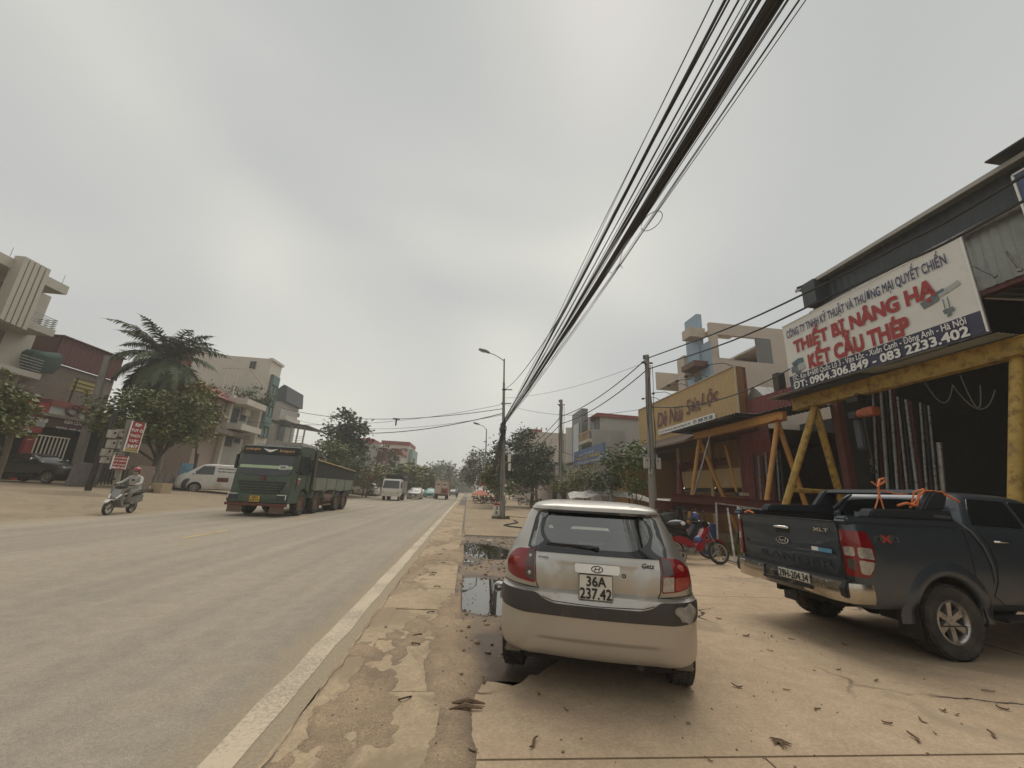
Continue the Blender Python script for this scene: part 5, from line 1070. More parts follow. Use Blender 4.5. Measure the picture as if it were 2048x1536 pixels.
# far street lamps
for i, (px, py, Y, lb) in enumerate(((973, 858, 52, 'street lamp beyond the cable knotted pole, nearest of the far three'), (960, 900, 88, 'second far street lamp down the road'), (948, 921, 125, 'smallest street lamp far down the road'))):
    t_ = aty(px, py, Y); lp = thing('street_lamp', lb, 'street lamp', (t_.x + .2, Y, 0)); c = MB(); c.tube([(0, 0, 0), (-.1, 0, t_.z * .75), (-.2, 0, t_.z)], [.11, .09, .06], 8); part('post', c, 'steel', lp, 60)
    c = MB(); c.tube([(-.2, 0, t_.z - .1), (-.7, 0, t_.z + .4), (-1.3, 0, t_.z + .55)], .04, 6); part('lamp_arm', c, 'steel', lp); lamp_head(lp, Vector((-1.55, 0, t_.z + .6)), 1.2)
# ---- cables
def cat(a, b, sag, n=22, wob=0., seed=0.):
    a, b = Vector(a), Vector(b); o = []
    for i in range(n + 1):
        t = i / n; p = a.lerp(b, t); p.z -= sag * 4 * t * (1 - t)
        if wob: e = math.sin(math.pi * t) * wob; p += Vector((mnoise.noise((t * 6, seed, 0)), 0, mnoise.noise((t * 6, seed, 5)))) * e
        o.append(p)
    return o
def cable(pts, r, label, group=None, n=5): mb = MB(); mb.tube(pts, r, n); return solo('overhead_cable', mb, 'cable', label, 'cable', group, 60)
A0 = Vector((1.95, 24.3, 5.75)); Bn = (1.95, -14.)
random.seed(8); k = 0
spec = []
# (x over camera at y~2.3 when z~6, radius)
for (xo, zo, r) in tuple((a_, b_, c_ * .55) for a_, b_, c_ in ((-.40, .25, .011), (-.26, .2, .010), (-.20, .15, .030), (-.16, .12, .026), (-.13, .2, .020), (-.02, .05, .012), (.03, .0, .012), (.08, -.02, .024), (.11, .02, .024), (.14, .08, .020), (.17, -.04, .014), (.22, -.06, .024), (.27, -.05, .040), (.30, -.10, .042), (.33, -.04, .036), (.36, -.1, .024), (.40, -.12, .013), (.45, -.1, .011), (.50, -.06, .010), (.56, -.1, .009), (.62, .0, .008), (.85, .15, .010), (-.33, .22, .008), (-.07, .15, .012), (-.10, .1, .014), (.05, .05, .010), (.20, .05, .012), (.245, .0, .016), (.42, -.05, .010), (.53, -.12, .009))):
    a = A0 + Vector((xo * .10, 0, zo * .6 + frand(-.08, .08))); b = Vector((Bn[0] + .36 + xo * 1.15, Bn[1], 6.9 + zo * .5)); sg_ = .52 + frand(-.04, .04) - zo * .1
    thick = r > .015
    cable(cat(a, b, sg_, 40, .06 if r < .02 else .03, k * 3.1), r, 'thick black cable in the bundle sweeping overhead' if thick else 'thin black cable in the bundle sweeping overhead', 'thick cables of the overhead bundle' if thick else 'thin cables of the overhead bundle'); k += 1
# a line higher on the pole joining the bundle
cable(cat((1.84, 24.3, 7.85), (2.1, 9, 6.1), .35, 20), .014, 'sagging cable that leaves the lamp pole above the main bundle')
# loose coil hanging out of the bundle
ctr = atx(1303, 442, 2.62); e = []
for i in range(22): a = i / 21 * 6.0 + 3.3; e.append(ctr + Vector((.10 * math.cos(a), .28 * math.cos(a) * -.6, .15 * math.sin(a) * 1.)))
cable(e, .006, 'thin loose loop of wire curling out of the overhead bundle')
e = [atx(x, y, 2.5) for x, y in ((1250, 480), (1243, 510), (1238, 530), (1245, 536), (1240, 528), (1225, 546), (1212, 542))]
cable(e, .005, 'thin kinked wire end dangling right of the overhead bundle')
# bundle continuing away from the pole
for k in range(7): cable(cat(A0 + Vector((-.1, 0, -.4 - .1 * k)), (2.9 + .1 * k, 64, 4.6 + .15 * k), 1.6 + .1 * k, 20), .03 if k % 2 else .02, 'black cable running from the knotted pole away down the road', 'cables going away down the road')
# cables across the road to the left
lx = [((1.85, 24.3, 6.6), aty(560, 815, 40), .9, .022), ((1.85, 24.3, 6.3), aty(600, 853, 36), .9, .028), ((1.85, 24.35, 6.9), aty(400, 830, 30), 1.0, .012), ((1.85, 24.35, 6.2), aty(575, 835, 40), 1.0, .012)]
for k, (a, b, s_, r) in enumerate(lx): cable(cat(a, b, s_, 24), r, ['upper black cable crossing high over the road to the left', 'heavy black cable crossing the road with a hanging clamp', 'thin wire crossing the road toward the palm', 'thin wire crossing the road under the heavy cable'][k])
p_ = aty(793, 838, 30.2); cl = MB(); cl.box(p_, (.5, .1, .1)); cl.box(p_ + Vector((0, 0, -.25)), (.1, .06, .5)); solo('cable_clamp', cl, 'cable', 'dark clamp hanging on the heavy cable over the road', 'clamp')
# insulated power lines via the concrete poles
for k, (z1, z2, zz) in enumerate(((7.45, 7.5, 0.), (6.95, 7.0, -.45))):
    pts = [Vector((P1x, P1y, z1)), atx(1460, 655 + 28 * k, 7.3), atx(1640, 572 + 30 * k, 7.3), atx(1800, 490 + 38 * k, 7.3), atx(2046, 352 + 50 * k, 7.3), Vector((7.3, -3, 6.6 + zz)), Vector((7.3, -14, 8 + zz))]
    o = []
    for i in range(len(pts) - 1):
        p0, p1, p2, p3 = pts[max(0, i - 1)], pts[i], pts[i + 1], pts[min(len(pts) - 1, i + 2)]
        for t in range(6): u = t / 6; o.append(.5 * ((2 * p1) + (p2 - p0) * u + (2 * p0 - 5 * p1 + 4 * p2 - p3) * u * u + (3 * p1 - p0 - 3 * p2 + p3) * u ** 3))
    o.append(pts[-1]); cable(o, .024, ['upper', 'lower'][k] + ' power line passing in front of the white banner')
    cable(cat((P1x, P1y, z1), (P2x, P2y, z2 - .9 + .0), .35, 16), .024, ['upper', 'lower'][k] + ' power line between the two concrete poles')
    cable(cat((P2x, P2y, z2 - .9), (4.6, 46, 5.6 - .4 * k), .6, 16), .024, ['upper', 'lower'][k] + ' power line from the second concrete pole into the tree')
cable(cat((P1x, P1y, 5.3), (10.45, 11.5, 6.0), .45, 16), .022, 'sagging black cable across the bamboo sign to the banner corner')
cable(cat((P1x, P1y, 5.25), (1.95, 24.3, 6.9), .5, 18), .009, 'thin wire from the knotted pole to the pole by the bamboo sign')
cable(cat((1.95, 24.3, 7.3), (P1x, P1y, 7.3), .35, 18), .008, 'thin wire from the knotted pole to the top of the first concrete pole')
cable(cat((P2x, P2y, 4.3), (P1x + 1.2, 19., 3.2), .25, 10), .02, 'short black cable dropping from the second concrete pole to the shrubs')
# ================================================================== TREES
def leaf_mat(name, c1, c2, sc=1.2):
    m = mat(name, c1, .55, var=0, scale=sc, col2=c2, spec=.3); return m
leaf_mat('leaf_dark', (.05, .075, .035), (.12, .15, .065)); leaf_mat('leaf_mid', (.09, .115, .04), (.21, .215, .075)); leaf_mat('leaf_yellow', (.14, .13, .045), (.26, .215, .075)); leaf_mat('leaf_fresh', (.07, .11, .036), (.15, .20, .065)); leaf_mat('leaf_far', (.08, .095, .06), (.14, .15, .09)); leaf_mat('leaf_palm', (.06, .078, .042), (.12, .14, .075), 3)
mat('bark', (.11, .085, .065), .9, var=.25, scale=12, bump=.5, stretch=(2, 2, .4)); mat('bark_pale', (.22, .19, .155), .9, var=.2, scale=10, bump=.4)
def tree(name, label, loc, trunk_h, trunk_r, clumps, n, leaf, m, seed, group=None, bark='bark', lean=(0, 0), droop=0., cat_='tree', aspect=.55):
    rnd = random.Random(seed); t = thing(name, label, cat_, loc, 0, group); c = MB(); top = Vector((lean[0], lean[1], trunk_h))
    c.tube([(0, 0, -.2), Vector((lean[0] * .35 + .05, lean[1] * .4, trunk_h * .5)), top], [trunk_r * 1.15, trunk_r * .85, trunk_r * .65], 8)
    for (cc, rr, *_) in clumps:
        cc = Vector(cc); st = Vector((0, 0, 0)).lerp(top, rnd.uniform(.6, 1)); mid = st.lerp(cc, .5) + Vector((rnd.uniform(-.2, .2), rnd.uniform(-.2, .2), .15)); c.tube([st, mid, cc, cc + Vector((rnd.uniform(-.4, .4) * rr[0], rnd.uniform(-.4, .4) * rr[1], .5 * rr[2]))], [trunk_r * .5, trunk_r * .33, trunk_r * .16, .01], 5)
    part('trunk', c, bark, t, 60); L = MB(); tot = sum(r[0] * r[1] * r[2] for _, r, *_ in clumps) ** 1
    for (cc, rr, *dens) in clumps:
        k = int(n * rr[0] * rr[1] * rr[2] / tot * (dens[0] if dens else 1)); cc = Vector(cc); nb = max(4, k // 45)
        for b in range(nb):
            while True:
                d = Vector((rnd.uniform(-1, 1), rnd.uniform(-1, 1), rnd.uniform(-1, 1)))
                if .15 < d.length < 1: break
            d = d.normalized() * (d.length ** .45); bc = cc + Vector((d.x * rr[0], d.y * rr[1], d.z * rr[2])); br = .17 * (rr[0] + rr[2]) * rnd.uniform(.7, 1.3) + leaf
            for q in range(k // nb):
                p = bc + Vector((rnd.gauss(0, .45), rnd.gauss(0, .45), rnd.gauss(0, .32))) * br; s = leaf * rnd.uniform(.6, 1.3); u = Vector((rnd.gauss(0, 1), rnd.gauss(0, 1), rnd.gauss(0, .5) - droop)).normalized(); v = u.cross(Vector((rnd.gauss(0, .5), rnd.gauss(0, .5), 1))); v = v.normalized() if v.length > .01 else Vector((1, 0, 0)); w3 = v * s * aspect * .5
                L.add([p, p + u * s * .45 + w3, p + u * s, p + u * s * .45 - w3], [(0, 1, 2, 3)])
    me = bpy.data.meshes.new('crown'); me.from_pydata(L.v, [], L.f); me.materials.append(MATS[m]); o = obj('crown', me, t); return t
def cl(px, py, Y, loc, rx, rz, ry=None, dn=1.): p = aty(px, py, Y); k = Y / F_PX * 1.0; return (p - Vector(loc), (rx * k, (ry or rx) * k, rz * k), dn)
# ================================================================== RIGHT SIDE: HOUSES AND PLANTS FURTHER ON
def boxpart(name, lo, hi, m, parent, bev=0.): b = MB(); b.bb(lo, hi); return part(name, b, m, parent, None, bev)
def window(parent, lo, hi, axis, face, m='window_dark', frame='shutter_grey', mull=1):
    """window on a wall; axis 'X' wall faces x (face=+-1), 'Y' wall faces -y"""
    d = .06
    if axis == 'X': x = lo[0]; w_ = boxpart('window', (x, lo[1], lo[2]), (x + face * d, hi[1], hi[2]), frame, parent); e = .07; boxpart('pane', (x + face * (d - .01), lo[1] + e, lo[2] + e), (x + face * (d + .012), hi[1] - e, hi[2] - e), m, w_)
    else: y = lo[1]; w_ = boxpart('window', (lo[0], y, lo[2]), (hi[0], y - d, hi[2]), frame, parent); e = .07; boxpart('pane', (lo[0] + e, y - d + .01, lo[2] + e), (hi[0] - e, y - d - .012, hi[2] - e), m, w_)
    return w_
# pink and pale blue house behind the restaurant
hb = thing('house', 'tall cream and pale blue house rising behind the bamboo sign', 'house', (0, 0, 0))
Yb = 24.0; XA = 16.06; XBk = 34.
zt_ = 13.82
def wallY(name, x0, x1, z0, z1, y, m, parent, th=.25): return boxpart(name, (x0, y, z0), (x1, y + th, z1), m, parent)
wallY('wall', XA, XBk, 0, 11.1, Yb, 'cream', hb); wallY('wall', XA, XA + .55, 11.1, zt_, Yb, 'cream', hb); wallY('wall', XA + .55, 20.6, 12.95, zt_, Yb, 'cream', hb); wallY('wall', 20.6, XBk, 11.1, zt_, Yb, 'cream', hb)
boxpart('pillar', (19.55, Yb + .02, 11.1), (20.6, Yb + .22, 12.95), 'shutter_grey', hb)
boxpart('terrace_back', (XA, Yb + 8.2, 11.0), (XBk, Yb + 8.4, 12.6), 'cream', hb); boxpart('terrace_wall', (XA, Yb + 3.8, 11.0), (22, Yb + 4.0, 12.1), 'cream', hb); boxpart('terrace_floor', (XA, Yb + .25, 10.9), (XBk, Yb + 8, 11.05), 'cream', hb); boxpart('terrace_room', (18.6, Yb + 4.2, 11.05), (24, Yb + 8, 12.9), 'cream', hb)
window(hb, (18.9, Yb + 4.19, 11.4), (20.1, Yb + 4.19, 12.5), 'Y', -1); boxpart('roof_slab', (XA, Yb + .25, 13.2), (18.3, Yb + 1.2, 13.3), 'cream', hb); boxpart('roof_slab', (20.8, Yb + .25, 13.0), (XBk, Yb + 9, 13.15), 'cream', hb)
wb = MB(); wb.bb((XA - .02, Yb + .3, 0), (XA + .2, Yb + 6.0, 9.6)); part('front_wall', wb, 'pale_blue', hb)
for (y0, y1, z0, z1, x, m) in ((24.02, 25.2, 9.2, 12.4, 15.9, 'pale_blue'), (25.0, 26.6, 11.0, 14.9, 15.75, 'pale_blue'), (26.6, 27.6, 9.4, 12.2, 15.5, 'cream'), (25.6, 27.4, 6.5, 10.2, 15.6, 'pale_blue'), (24.1, 25.6, 6.2, 7.6, 15.8, 'cream')):
    boxpart('front_bay', (x, y0, z0), (XA + .1, y1, z1), m, hb)
boxpart('balcony', (14.9, 24.3, 10.6), (15.9, 26.0, 11.0), 'wood_brown', hb); boxpart('balcony', (15.0, 24.2, 7.9), (15.8, 26.8, 8.2), 'cream', hb); boxpart('recess', (15.75, 24.3, 8.3), (15.79, 25.5, 9.4), 'window_dark', hb)
boxpart('roof_block', (14.9, 24.6, 12.9), (16.1, 25.6, 13.6), 'cream', hb)
# grey house with balcony
hg = thing('house', 'grey house with yellowish balcony and red roof edge beyond the shrubs', 'house', (0, 0, 0)); Yg = 42.; XG = 14.1
boxpart('wall', (XG, Yg, 0), (28, Yg + 12, 10.1), 'greywall', hg); rr_ = MB(); rr_.prism([(XG - 1.0, 10.12), (29, 10.05), (29, 10.3), (XG - .4, 10.55)], Yg - .25, Yg + 3.2, 'Y'); part('roof', rr_, 'roof_red', hg)
boxpart('front_wall', (XG - .15, Yg + .3, 0), (XG - .01, Yg + 4.4, 10.0), 'shutter_grey', hg)
boxpart('stair_tower', (XG - .8, Yg + 4.6, 0), (XG - .02, Yg + 9.2, 12.0), 'shutter_grey', hg); boxpart('stair_glass', (XG - .86, Yg + 5.6, 4.5), (XG - .82, Yg + 8.2, 10.4), 'window_glass', hg); boxpart('far_bay', (XG - .5, Yg + 9.4, 0), (XG - .02, Yg + 13, 10.6), 'greywall', hg)
bal = boxpart('balcony', (XG - 1.3, Yg + .1, 7.3), (XG - .16, Yg + 4.4, 7.65), 'cream', hg); r_ = MB(); r_.beam((XG - 1.25, Yg + .1, 8.55), (XG - 1.25, Yg + 4.4, 8.55), .12, .1); [r_.beam((XG - 1.25, Yg + .2 + k * .45, 7.65), (XG - 1.25, Yg + .2 + k * .45, 8.5), .07, .07) for k in range(10)]; r_.beam((XG - 1.25, Yg + .1, 8.55), (XG - .2, Yg + .1, 8.55), .1, .1); part('railing', r_, 'bamboo', bal)
c = MB(); c.tube([(XG - 1.1, Yg + .5, 8.5), (XG - 1.1, Yg + .5, 10.1)], .16, 8); part('column', c, 'greywall', hg)
window(hg, (XG - .16, Yg + 1.2, 7.8), (0, Yg + 3.4, 9.8), 'X', -1); window(hg, (XG - .16, Yg + .6, 4.4), (0, Yg + 3.6, 6.6), 'X', -1)
fl = MB(); fl.poly([(XG - 1.5, Yg + 2.9, 6.9), (XG - 1.6, Yg + 2.4, 5.9), (XG - 1.5, Yg + 3.0, 5.7), (XG - 1.4, Yg + 3.2, 6.6)]); solo('flag', fl, 'sign_red', 'small red flag hanging from the grey house', 'flag')
# big beige gable behind, low sheds
hw = thing('house', 'big windowless beige building behind the tree right of the road', 'house', (0, 0, 0)); boxpart('wall', (10.0, 70, 0), (30, 90, 12.3), 'beige_wall', hw); boxpart('wall', (17, 69.7, 0), (30, 69.95, 13.4), 'beige_wall', hw)
boxpart('parapet', (9.8, 69.8, 12.3), (12.6, 70.0, 12.7), 'roof_red', hw)
for k in range(3): boxpart('finial', (11.5 + k * .9, 69.85, 12.7), (11.75 + k * .9, 70.1, 13.1), 'beige_wall', hw)
gs = thing('shed', 'low shed with pale green roof left of the second concrete pole', 'shed', (0, 0, 0)); A, B = aty(1088, 925, 45), aty(1125, 941, 45)
r_ = MB(); r_.prism([(A.x, A.z + .1), (A.x + .25, A.z + .2), (B.x + 8, B.z + .2), (B.x + 8, B.z), (B.x - .6, B.z)], 45, 52, 'Y'); part('roof', r_, mat('green_roof', (.20, .28, .22), .6, var=.1), gs); boxpart('wall', (A.x + .8, 45.6, 0), (B.x + 8, 51, B.z), 'beige_wall', gs); boxpart('opening', (A.x + 1.2, 45.5, .0), (A.x + 3.2, 45.58, 2.4), 'window_dark', gs)
# blue sign
XS = 8.9; A, B = atx(1148, 905, XS), atx(1207, 886, XS)
bs_ = thing('shop_sign', 'blue shop sign with yellow letters facing the road beyond the shrubs', 'sign', (XS, B.y, 3.9)); z0, z1 = atx(1148, 932, XS).z, A.z
sb_ = MB(); sb_.bb((0, 0, 0), (.12, A.y - B.y, z1 - 3.9)); part('panel', sb_, mat('sign_blue', (.10, .15, .28), .55, var=.05), bs_); ly = A.y - B.y
text('TRUNG TÂM THIẾT BỊ', (0, ly * .78, .72), DOWN_ROAD, UPZ, ly * .5, .2, 'text_white', bs_, depth=.02); text('THỦY LỰC THÁI BẢO', (0, ly * .88, .36), DOWN_ROAD, UPZ, ly * .80, .34, mat('sign_yellow', (.55, .40, .06), .5), bs_, bold=.03, depth=.02); text('ĐT: 0912 123 939 - 0968 300 862', (0, ly * .85, .08), DOWN_ROAD, UPZ, ly * .75, .18, 'text_white', bs_, depth=.02)
for y in (.5, ly - .5): c = MB(); c.tube([(.15, y, -3.9), (.15, y, .9)], .05, 6); part('post', c, 'steel', bs_)
bsh = thing('shop_house', 'pale low shop house behind the blue sign', 'house', (0, 0, 0)); boxpart('wall', (9.4, 29.7, 0), (14, 38, 4.4), 'greywall', bsh); boxpart('roof', (9.1, 29.6, 4.4), (14, 38.2, 4.55), 'greywall', bsh); boxpart('shutter', (9.34, 30.5, .1), (9.39, 35, 2.9), 'shutter_grey', bsh); boxpart('upper_sheet', (9.3, 29.6, 4.56), (12.0, 29.7, 6.6), 'offwhite' if 'offwhite' in MATS else 'greywall', bsh)
# plants on the right
def shrub(label, px, py, Y, rx, rz, n, leaf, m, seed, th=None, group=None, droop=.2, aspect=.4, name='shrub'):
    p = aty(px, py, Y); g0 = Vector((p.x, Y, 0)); k = Y / F_PX; return tree(name, label, g0, th or p.z * .6, .05, [((0, 0, p.z), (rx * k, rx * k, rz * k)), ((rx * k * .4, -.2, p.z + rz * k * .2), (rx * k * .6, rx * k * .6, rz * k * .7)), ((-rx * k * .45, .1, p.z - rz * k * .1), (rx * k * .6, rx * k * .6, rz * k * .6))], n, leaf, m, seed, group, droop=droop, cat_='shrub', aspect=aspect)
tr = (7.2, 45, 0)
tree('roadside_tree', 'dense dark green tree behind the cable knotted pole', tr, 3.6, .2, [cl(1045, 882, 45, tr, 28, 22), cl(1015, 905, 45, tr, 30, 22), cl(1072, 912, 45, tr, 30, 26), cl(1045, 940, 45, tr, 45, 25), cl(1000, 945, 45, tr, 30, 22), cl(1080, 950, 44, tr, 24, 24), cl(1030, 965, 44, tr, 40, 16)], 9000, .42, 'leaf_dark', 1)
tr = (4.6, 62, 0); tree('roadside_tree', 'loose paler tree at the right road edge beyond the warning sign', tr, 3.5, .2, [cl(955, 925, 62, tr, 22, 20), cl(975, 930, 62, tr, 18, 24), cl(940, 945, 62, tr, 18, 18, None, .6), cl(965, 955, 62, tr, 24, 18)], 3200, .4, 'leaf_far', 2)
tr = (4.2, 90, 0); tree('roadside_tree', 'far hazy tree where the right road edge meets the horizon', tr, 4, .2, [cl(945, 935, 90, tr, 20, 16), cl(930, 950, 90, tr, 14, 14), cl(950, 960, 90, tr, 18, 12)], 1800, .55, 'leaf_far', 3)
tr = (5.6, 33, 0); tree('roadside_tree', 'low yellowish green tree behind the foot of the cable knotted pole', tr, 2.0, .12, [cl(985, 950, 38, tr, 22, 16), cl(1000, 975, 38, tr, 26, 14)], 2200, .3, 'leaf_mid', 4)
shrub('green frangipani shrub with long leaves left of the concrete pole', 1255, 915, 19, 40, 28, 900, .34, 'leaf_fresh', 5, group=None, aspect=.24)
shrub('feathery green shrub between the blue sign and the pole', 1170, 950, 22, 34, 24, 1500, .22, 'leaf_mid', 6, aspect=.2)
shrub('dark leafy shrub under the blue sign', 1215, 965, 20, 34, 20, 1300, .22, 'leaf_dark', 7, aspect=.35)
shrub('low shrub at the foot of the second concrete pole', 1130, 975, 23, 26, 16, 900, .18, 'leaf_mid', 8)
shrub('thin shrub beside the brown bamboo side wall', 1272, 965, 18, 22, 24, 700, .2, 'leaf_fresh', 9, aspect=.25)
# white tarpaulin covered fence
tp = MB(); n = 30
for i in range(n + 1):
    f = i / n; x = 1.0 + 0; p = Vector((5.2 + 4.4 * f, 20.8 - 2.2 * f, 0)); h = 1.62 + .28 * math.sin(math.pi * min(1, f * 1.2)) + .10 * mnoise.noise((f * 9, 1, 0)) - .2 * max(0, f - .7)
    tp.v += [tuple(p + Vector((-.05, -.75 + .05 * mnoise.noise((f * 20, 2, 0)), h - .30))), tuple(p + Vector((0, 0, h))), tuple(p + Vector((.05, .8, h - .1)))]
for i in range(n): a = i * 3; tp.f += [(a, a + 3, a + 4, a + 1), (a + 1, a + 4, a + 5, a + 2)]
solo('tarpaulin', tp, mat('tarp_white', (.55, .52, .47), .7, var=.25, scale=6, dirt=(.2, .18, .14), dirt_amt=.3, dirt_scale=5), 'crumpled white tarpaulin roof over the hedge behind the silver car', 'tarpaulin', None, 50)
fnc = thing('fence', 'dark wooden paling fence under the white tarpaulin', 'fence', (0, 0, 0))
for i in range(34): f = i / 33; boxpart('paling', (4.9 + 5.4 * f, 20.9 - 2.4 * f, 0), (5.0 + 5.4 * f, 20.94 - 2.4 * f, 1.2 + .12 * mnoise.noise((i * .9, 2, 0))), 'bark', fnc)
# ================================================================== LEFT SIDE
mat('brown_wall', (.20, .165, .135), .9, var=.12, scale=2, dirt=(.13, .11, .09), dirt_amt=.2); mat('maroon', (.115, .035, .032), .65, var=.1); mat('stone_brown', (.17, .12, .10), .8, var=.25, scale=4); mat('fin_cream', (.46, .43, .36), .8, var=.05, dirt=(.34, .31, .25), dirt_amt=.12, dirt_scale=.8)
mat('shutter_brown', (.20, .17, .145), .7, var=.1, scale=2); mat('tile_grey', (.19, .17, .155), .7, var=.2, scale=3); mat('net_green', (.035, .06, .055), .9, var=.2); mat('sign_red2', (.30, .03, .03), .55, var=.06); mat('glass_green', (.05, .13, .10), .15, var=.2, scale=1.2); mat('offwhite', (.58, .53, .45), .85, var=.05, scale=.8, dirt=(.42, .37, .3), dirt_amt=.12, dirt_scale=.5)
UP_ROAD = (0, 1, 0)
XL = -31.0
h1 = thing('house', 'modern cream house with vertical fins and balconies at the left edge', 'house', (0, 0, 0))
q = lambda px, py, X=XL: atx(px, py, X)
zr1, zr0 = q(137, 573).z, q(137, 592).z; ye = q(137, 580).y
boxpart('roof_slab', (XL - 12, 8, zr0), (XL, ye, zr1), 'fin_cream', h1)
yw = q(101, 600, XL - 1.6).y; boxpart('wall', (XL - 12, 8, 0), (XL - 1.6, yw, zr0), 'fin_cream', h1)
for k in range(5):
    a, b = q(36 + k * 11, 518 + k * 5.4), q(-4 + k * 11, 628 + k * 5); boxpart('fin', (XL - .1, a.y - .13, b.z - .4), (XL + .55, a.y + .13, zr1 + .28), 'fin_cream', h1)
zb1, zb0 = q(107, 660).z, q(107, 675).z; yb1 = q(107, 665).y; boxpart('balcony', (XL - 1.6, 8, zb0), (XL + .1, yb1, zb1), 'fin_cream', h1)
zrl = q(107, 640).z
for k in range(5): c = MB(); z = zb1 + .12 + (zrl - zb1) * k / 4.6; c.tube([(XL + .05, q(52, 640).y, z), (XL + .05, yb1 - .05, z), (XL - 1.5, yb1 - .05, z)], .03, 5); part('railing', c, 'steel', h1)
window(h1, (XL - 1.59, yw - 3.2, zb1 + .05), (0, yw - 1.6, zb1 + 2.3), 'X', 1); window(h1, (XL - 1.59, 17.5, zb1 + .3), (0, 22.0, zr0 - .4), 'X', 1)
zc1 = q(78, 748).z; yl = q(80, 720, XL - 1.4).y; boxpart('stone_panel', (XL - 1.55, 14, zc1 + .2), (XL - 1.50, q(50, 690).y, zb0 - .3), 'stone_brown', h1); boxpart('balcony', (XL - 1.6, 8, zc1 - .4), (XL + .1, q(78, 755).y, zc1), 'fin_cream', h1)
for k in range(5): c = MB(); z = zc1 + .15 + .2 * k; c.tube([(XL + .05, q(35, 728).y, z), (XL + .05, q(78, 745).y, z)], .03, 5); part('railing', c, 'steel', h1)
for (px, py) in ((38, 510), (142, 560)): c = MB(); p = q(px, py); c.tube([(XL - .5, p.y, zr1), (XL - .5, p.y, zr1 + .9)], .015, 4); part('lightning_rod', c, 'steel', h1)
# maroon clad house with netting
h2 = thing('house', 'low brown house with maroon sheet upper storey behind the leaning pole', 'house', (0, 0, 0)); XM = -32.5
y0, y1 = q(62, 720, XM).y, q(248, 718, XM).y; zm1, zm0 = q(240, 716, XM).z, q(240, 765, XM).z
boxpart('wall', (XM - 9, y0, 5.5), (XM - .2, y1, zm0), 'brown_wall', h2); m_ = corr((XM, y0 + 1.5, zm0), (0, 1, 0), (0, 0, 1), y1 - y0 - 1.5, zm1 - zm0, .3, .02); part('upper_cladding', m_, 'maroon', h2); boxpart('side_cladding', (XM - 9, y0 + 1.5, zm0), (XM - .1, y0 + 1.55, zm1), 'maroon', h2); boxpart('roof', (XM - 9, y0 + 1.4, zm1), (XM + .2, y1 + .1, zm1 + .1), 'maroon', h2)
boxpart('red_awning', (XM - .2, q(60, 800, XM).y, q(60, 805, XM).z - .1), (XM + 1.5, q(160, 800, XM).y, q(60, 795, XM).z), 'roof_red', h2)
nt_ = MB(); A = [q(*p, XM + .6) for p in ((66, 705), (75, 700), (85, 703), (120, 706), (128, 715), (120, 735), (105, 748), (62, 745), (60, 725))]
ce = sum(A, Vector()) / len(A); nt_.v = [tuple(a) for a in A] + [tuple(a + Vector((-.9, 0, 0))) for a in A] + [tuple(ce + Vector((.35, 0, .1)))]; nA = len(A)
nt_.f = [(i, (i + 1) % nA, 2 * nA) for i in range(nA)] + [(i, i + nA, (i + 1) % nA + nA, (i + 1) % nA) for i in range(nA)]
solo('netting', nt_, 'net_green', 'dark green net bundled on the roof beside the cream house', 'net', None, 60)
yb_ = thing('billboard', 'yellow advertising panel in a thin frame behind the leaning pole', 'billboard', (0, 0, 0)); A = [q(*p, XM + 1.2) for p in ((150, 755), (192, 767), (186, 792), (143, 780))]; y0b, y1b = A[0].y, A[1].y; b = MB(); b.bb((XM + 1.15, y0b, A[3].z), (XM + 1.2, y1b, A[0].z)); part('panel', b, mat('panel_yellow', (.52, .42, .16), .6), yb_)
b = MB(); b.beam((XM + 1.25, y0b + .2, A[3].z), (XM + 1.25, y0b + .2, A[0].z), .06, .06); [b.beam((XM + 1.25, y0b, A[3].z + (A[0].z - A[3].z) * k / 3), (XM + 1.25, y1b, A[3].z + (A[0].z - A[3].z) * k / 3), .05, .05) for k in range(4)]; b.beam((XM + 1.1, y0b + .3, 4.2), (XM + 1.1, y0b + .3, A[3].z), .08, .08); b.beam((XM + 1.1, y1b - .3, 4.2), (XM + 1.1, y1b - .3, A[3].z), .08, .08); part('frame', b, 'dark_metal', yb_)
# shop fronts
XSH = -31.2
sh_ = thing('shop_house', 'dark open tyre shop under the red sign at the left edge', 'shop', (0, 0, 0)); ys0, ys1 = 12, q(192, 900, XSH).y
boxpart('back_wall', (XSH - 5, ys0, .5), (XSH - 4.8, ys1, 5.4), 'shed_dark', sh_); boxpart('roof', (XSH - 5, ys0, 5.2), (XSH + .4, ys1, 5.4), 'brown_wall', sh_); boxpart('end_wall', (XSH - 5, ys1, .5), (XSH, ys1 + .2, 5.4), 'shed_dark', sh_); boxpart('pillar', (XSH - .3, q(60, 900, XSH).y - .4, .5), (XSH - .05, q(60, 900, XSH).y + .2, 3.6), 'sign_red2', sh_); None
A, B = q(0, 812, XSH), q(100, 808, XSH); za, zb2 = q(88, 868, XSH).z, B.z
s1 = thing('shop_sign', 'red tyre shop sign with white lettering at the left edge', 'sign', (XSH, 0, 0)); b = MB(); b.bb((0, 14, za), (.12, B.y, zb2)); part('panel', b, 'sign_red2', s1)
def lt(s, px0, py0, px1, h, m, par, bold=.02, X=XSH): A_, B_ = q(px0, py0, X), q(px1, py0, X); text(s, (.13, A_.y, A_.z), UP_ROAD, UPZ, B_.y - A_.y, h, m, par, bold=bold, depth=.02)
lt('LỐP 79-8', 38, 837, 93, .42, 'text_white', s1, .04); lt('vỏ - ruột - mâm', -4, 846, 30, .2, 'text_white', s1); lt('0983 238 - 0967 898 848', -4, 857, 61, .2, 'text_white', s1, .03); lt('Cứu hộ lốp lưu động 24/24', -4, 865, 75, .15, mat('gold', (.6, .42, .1), .5), s1)
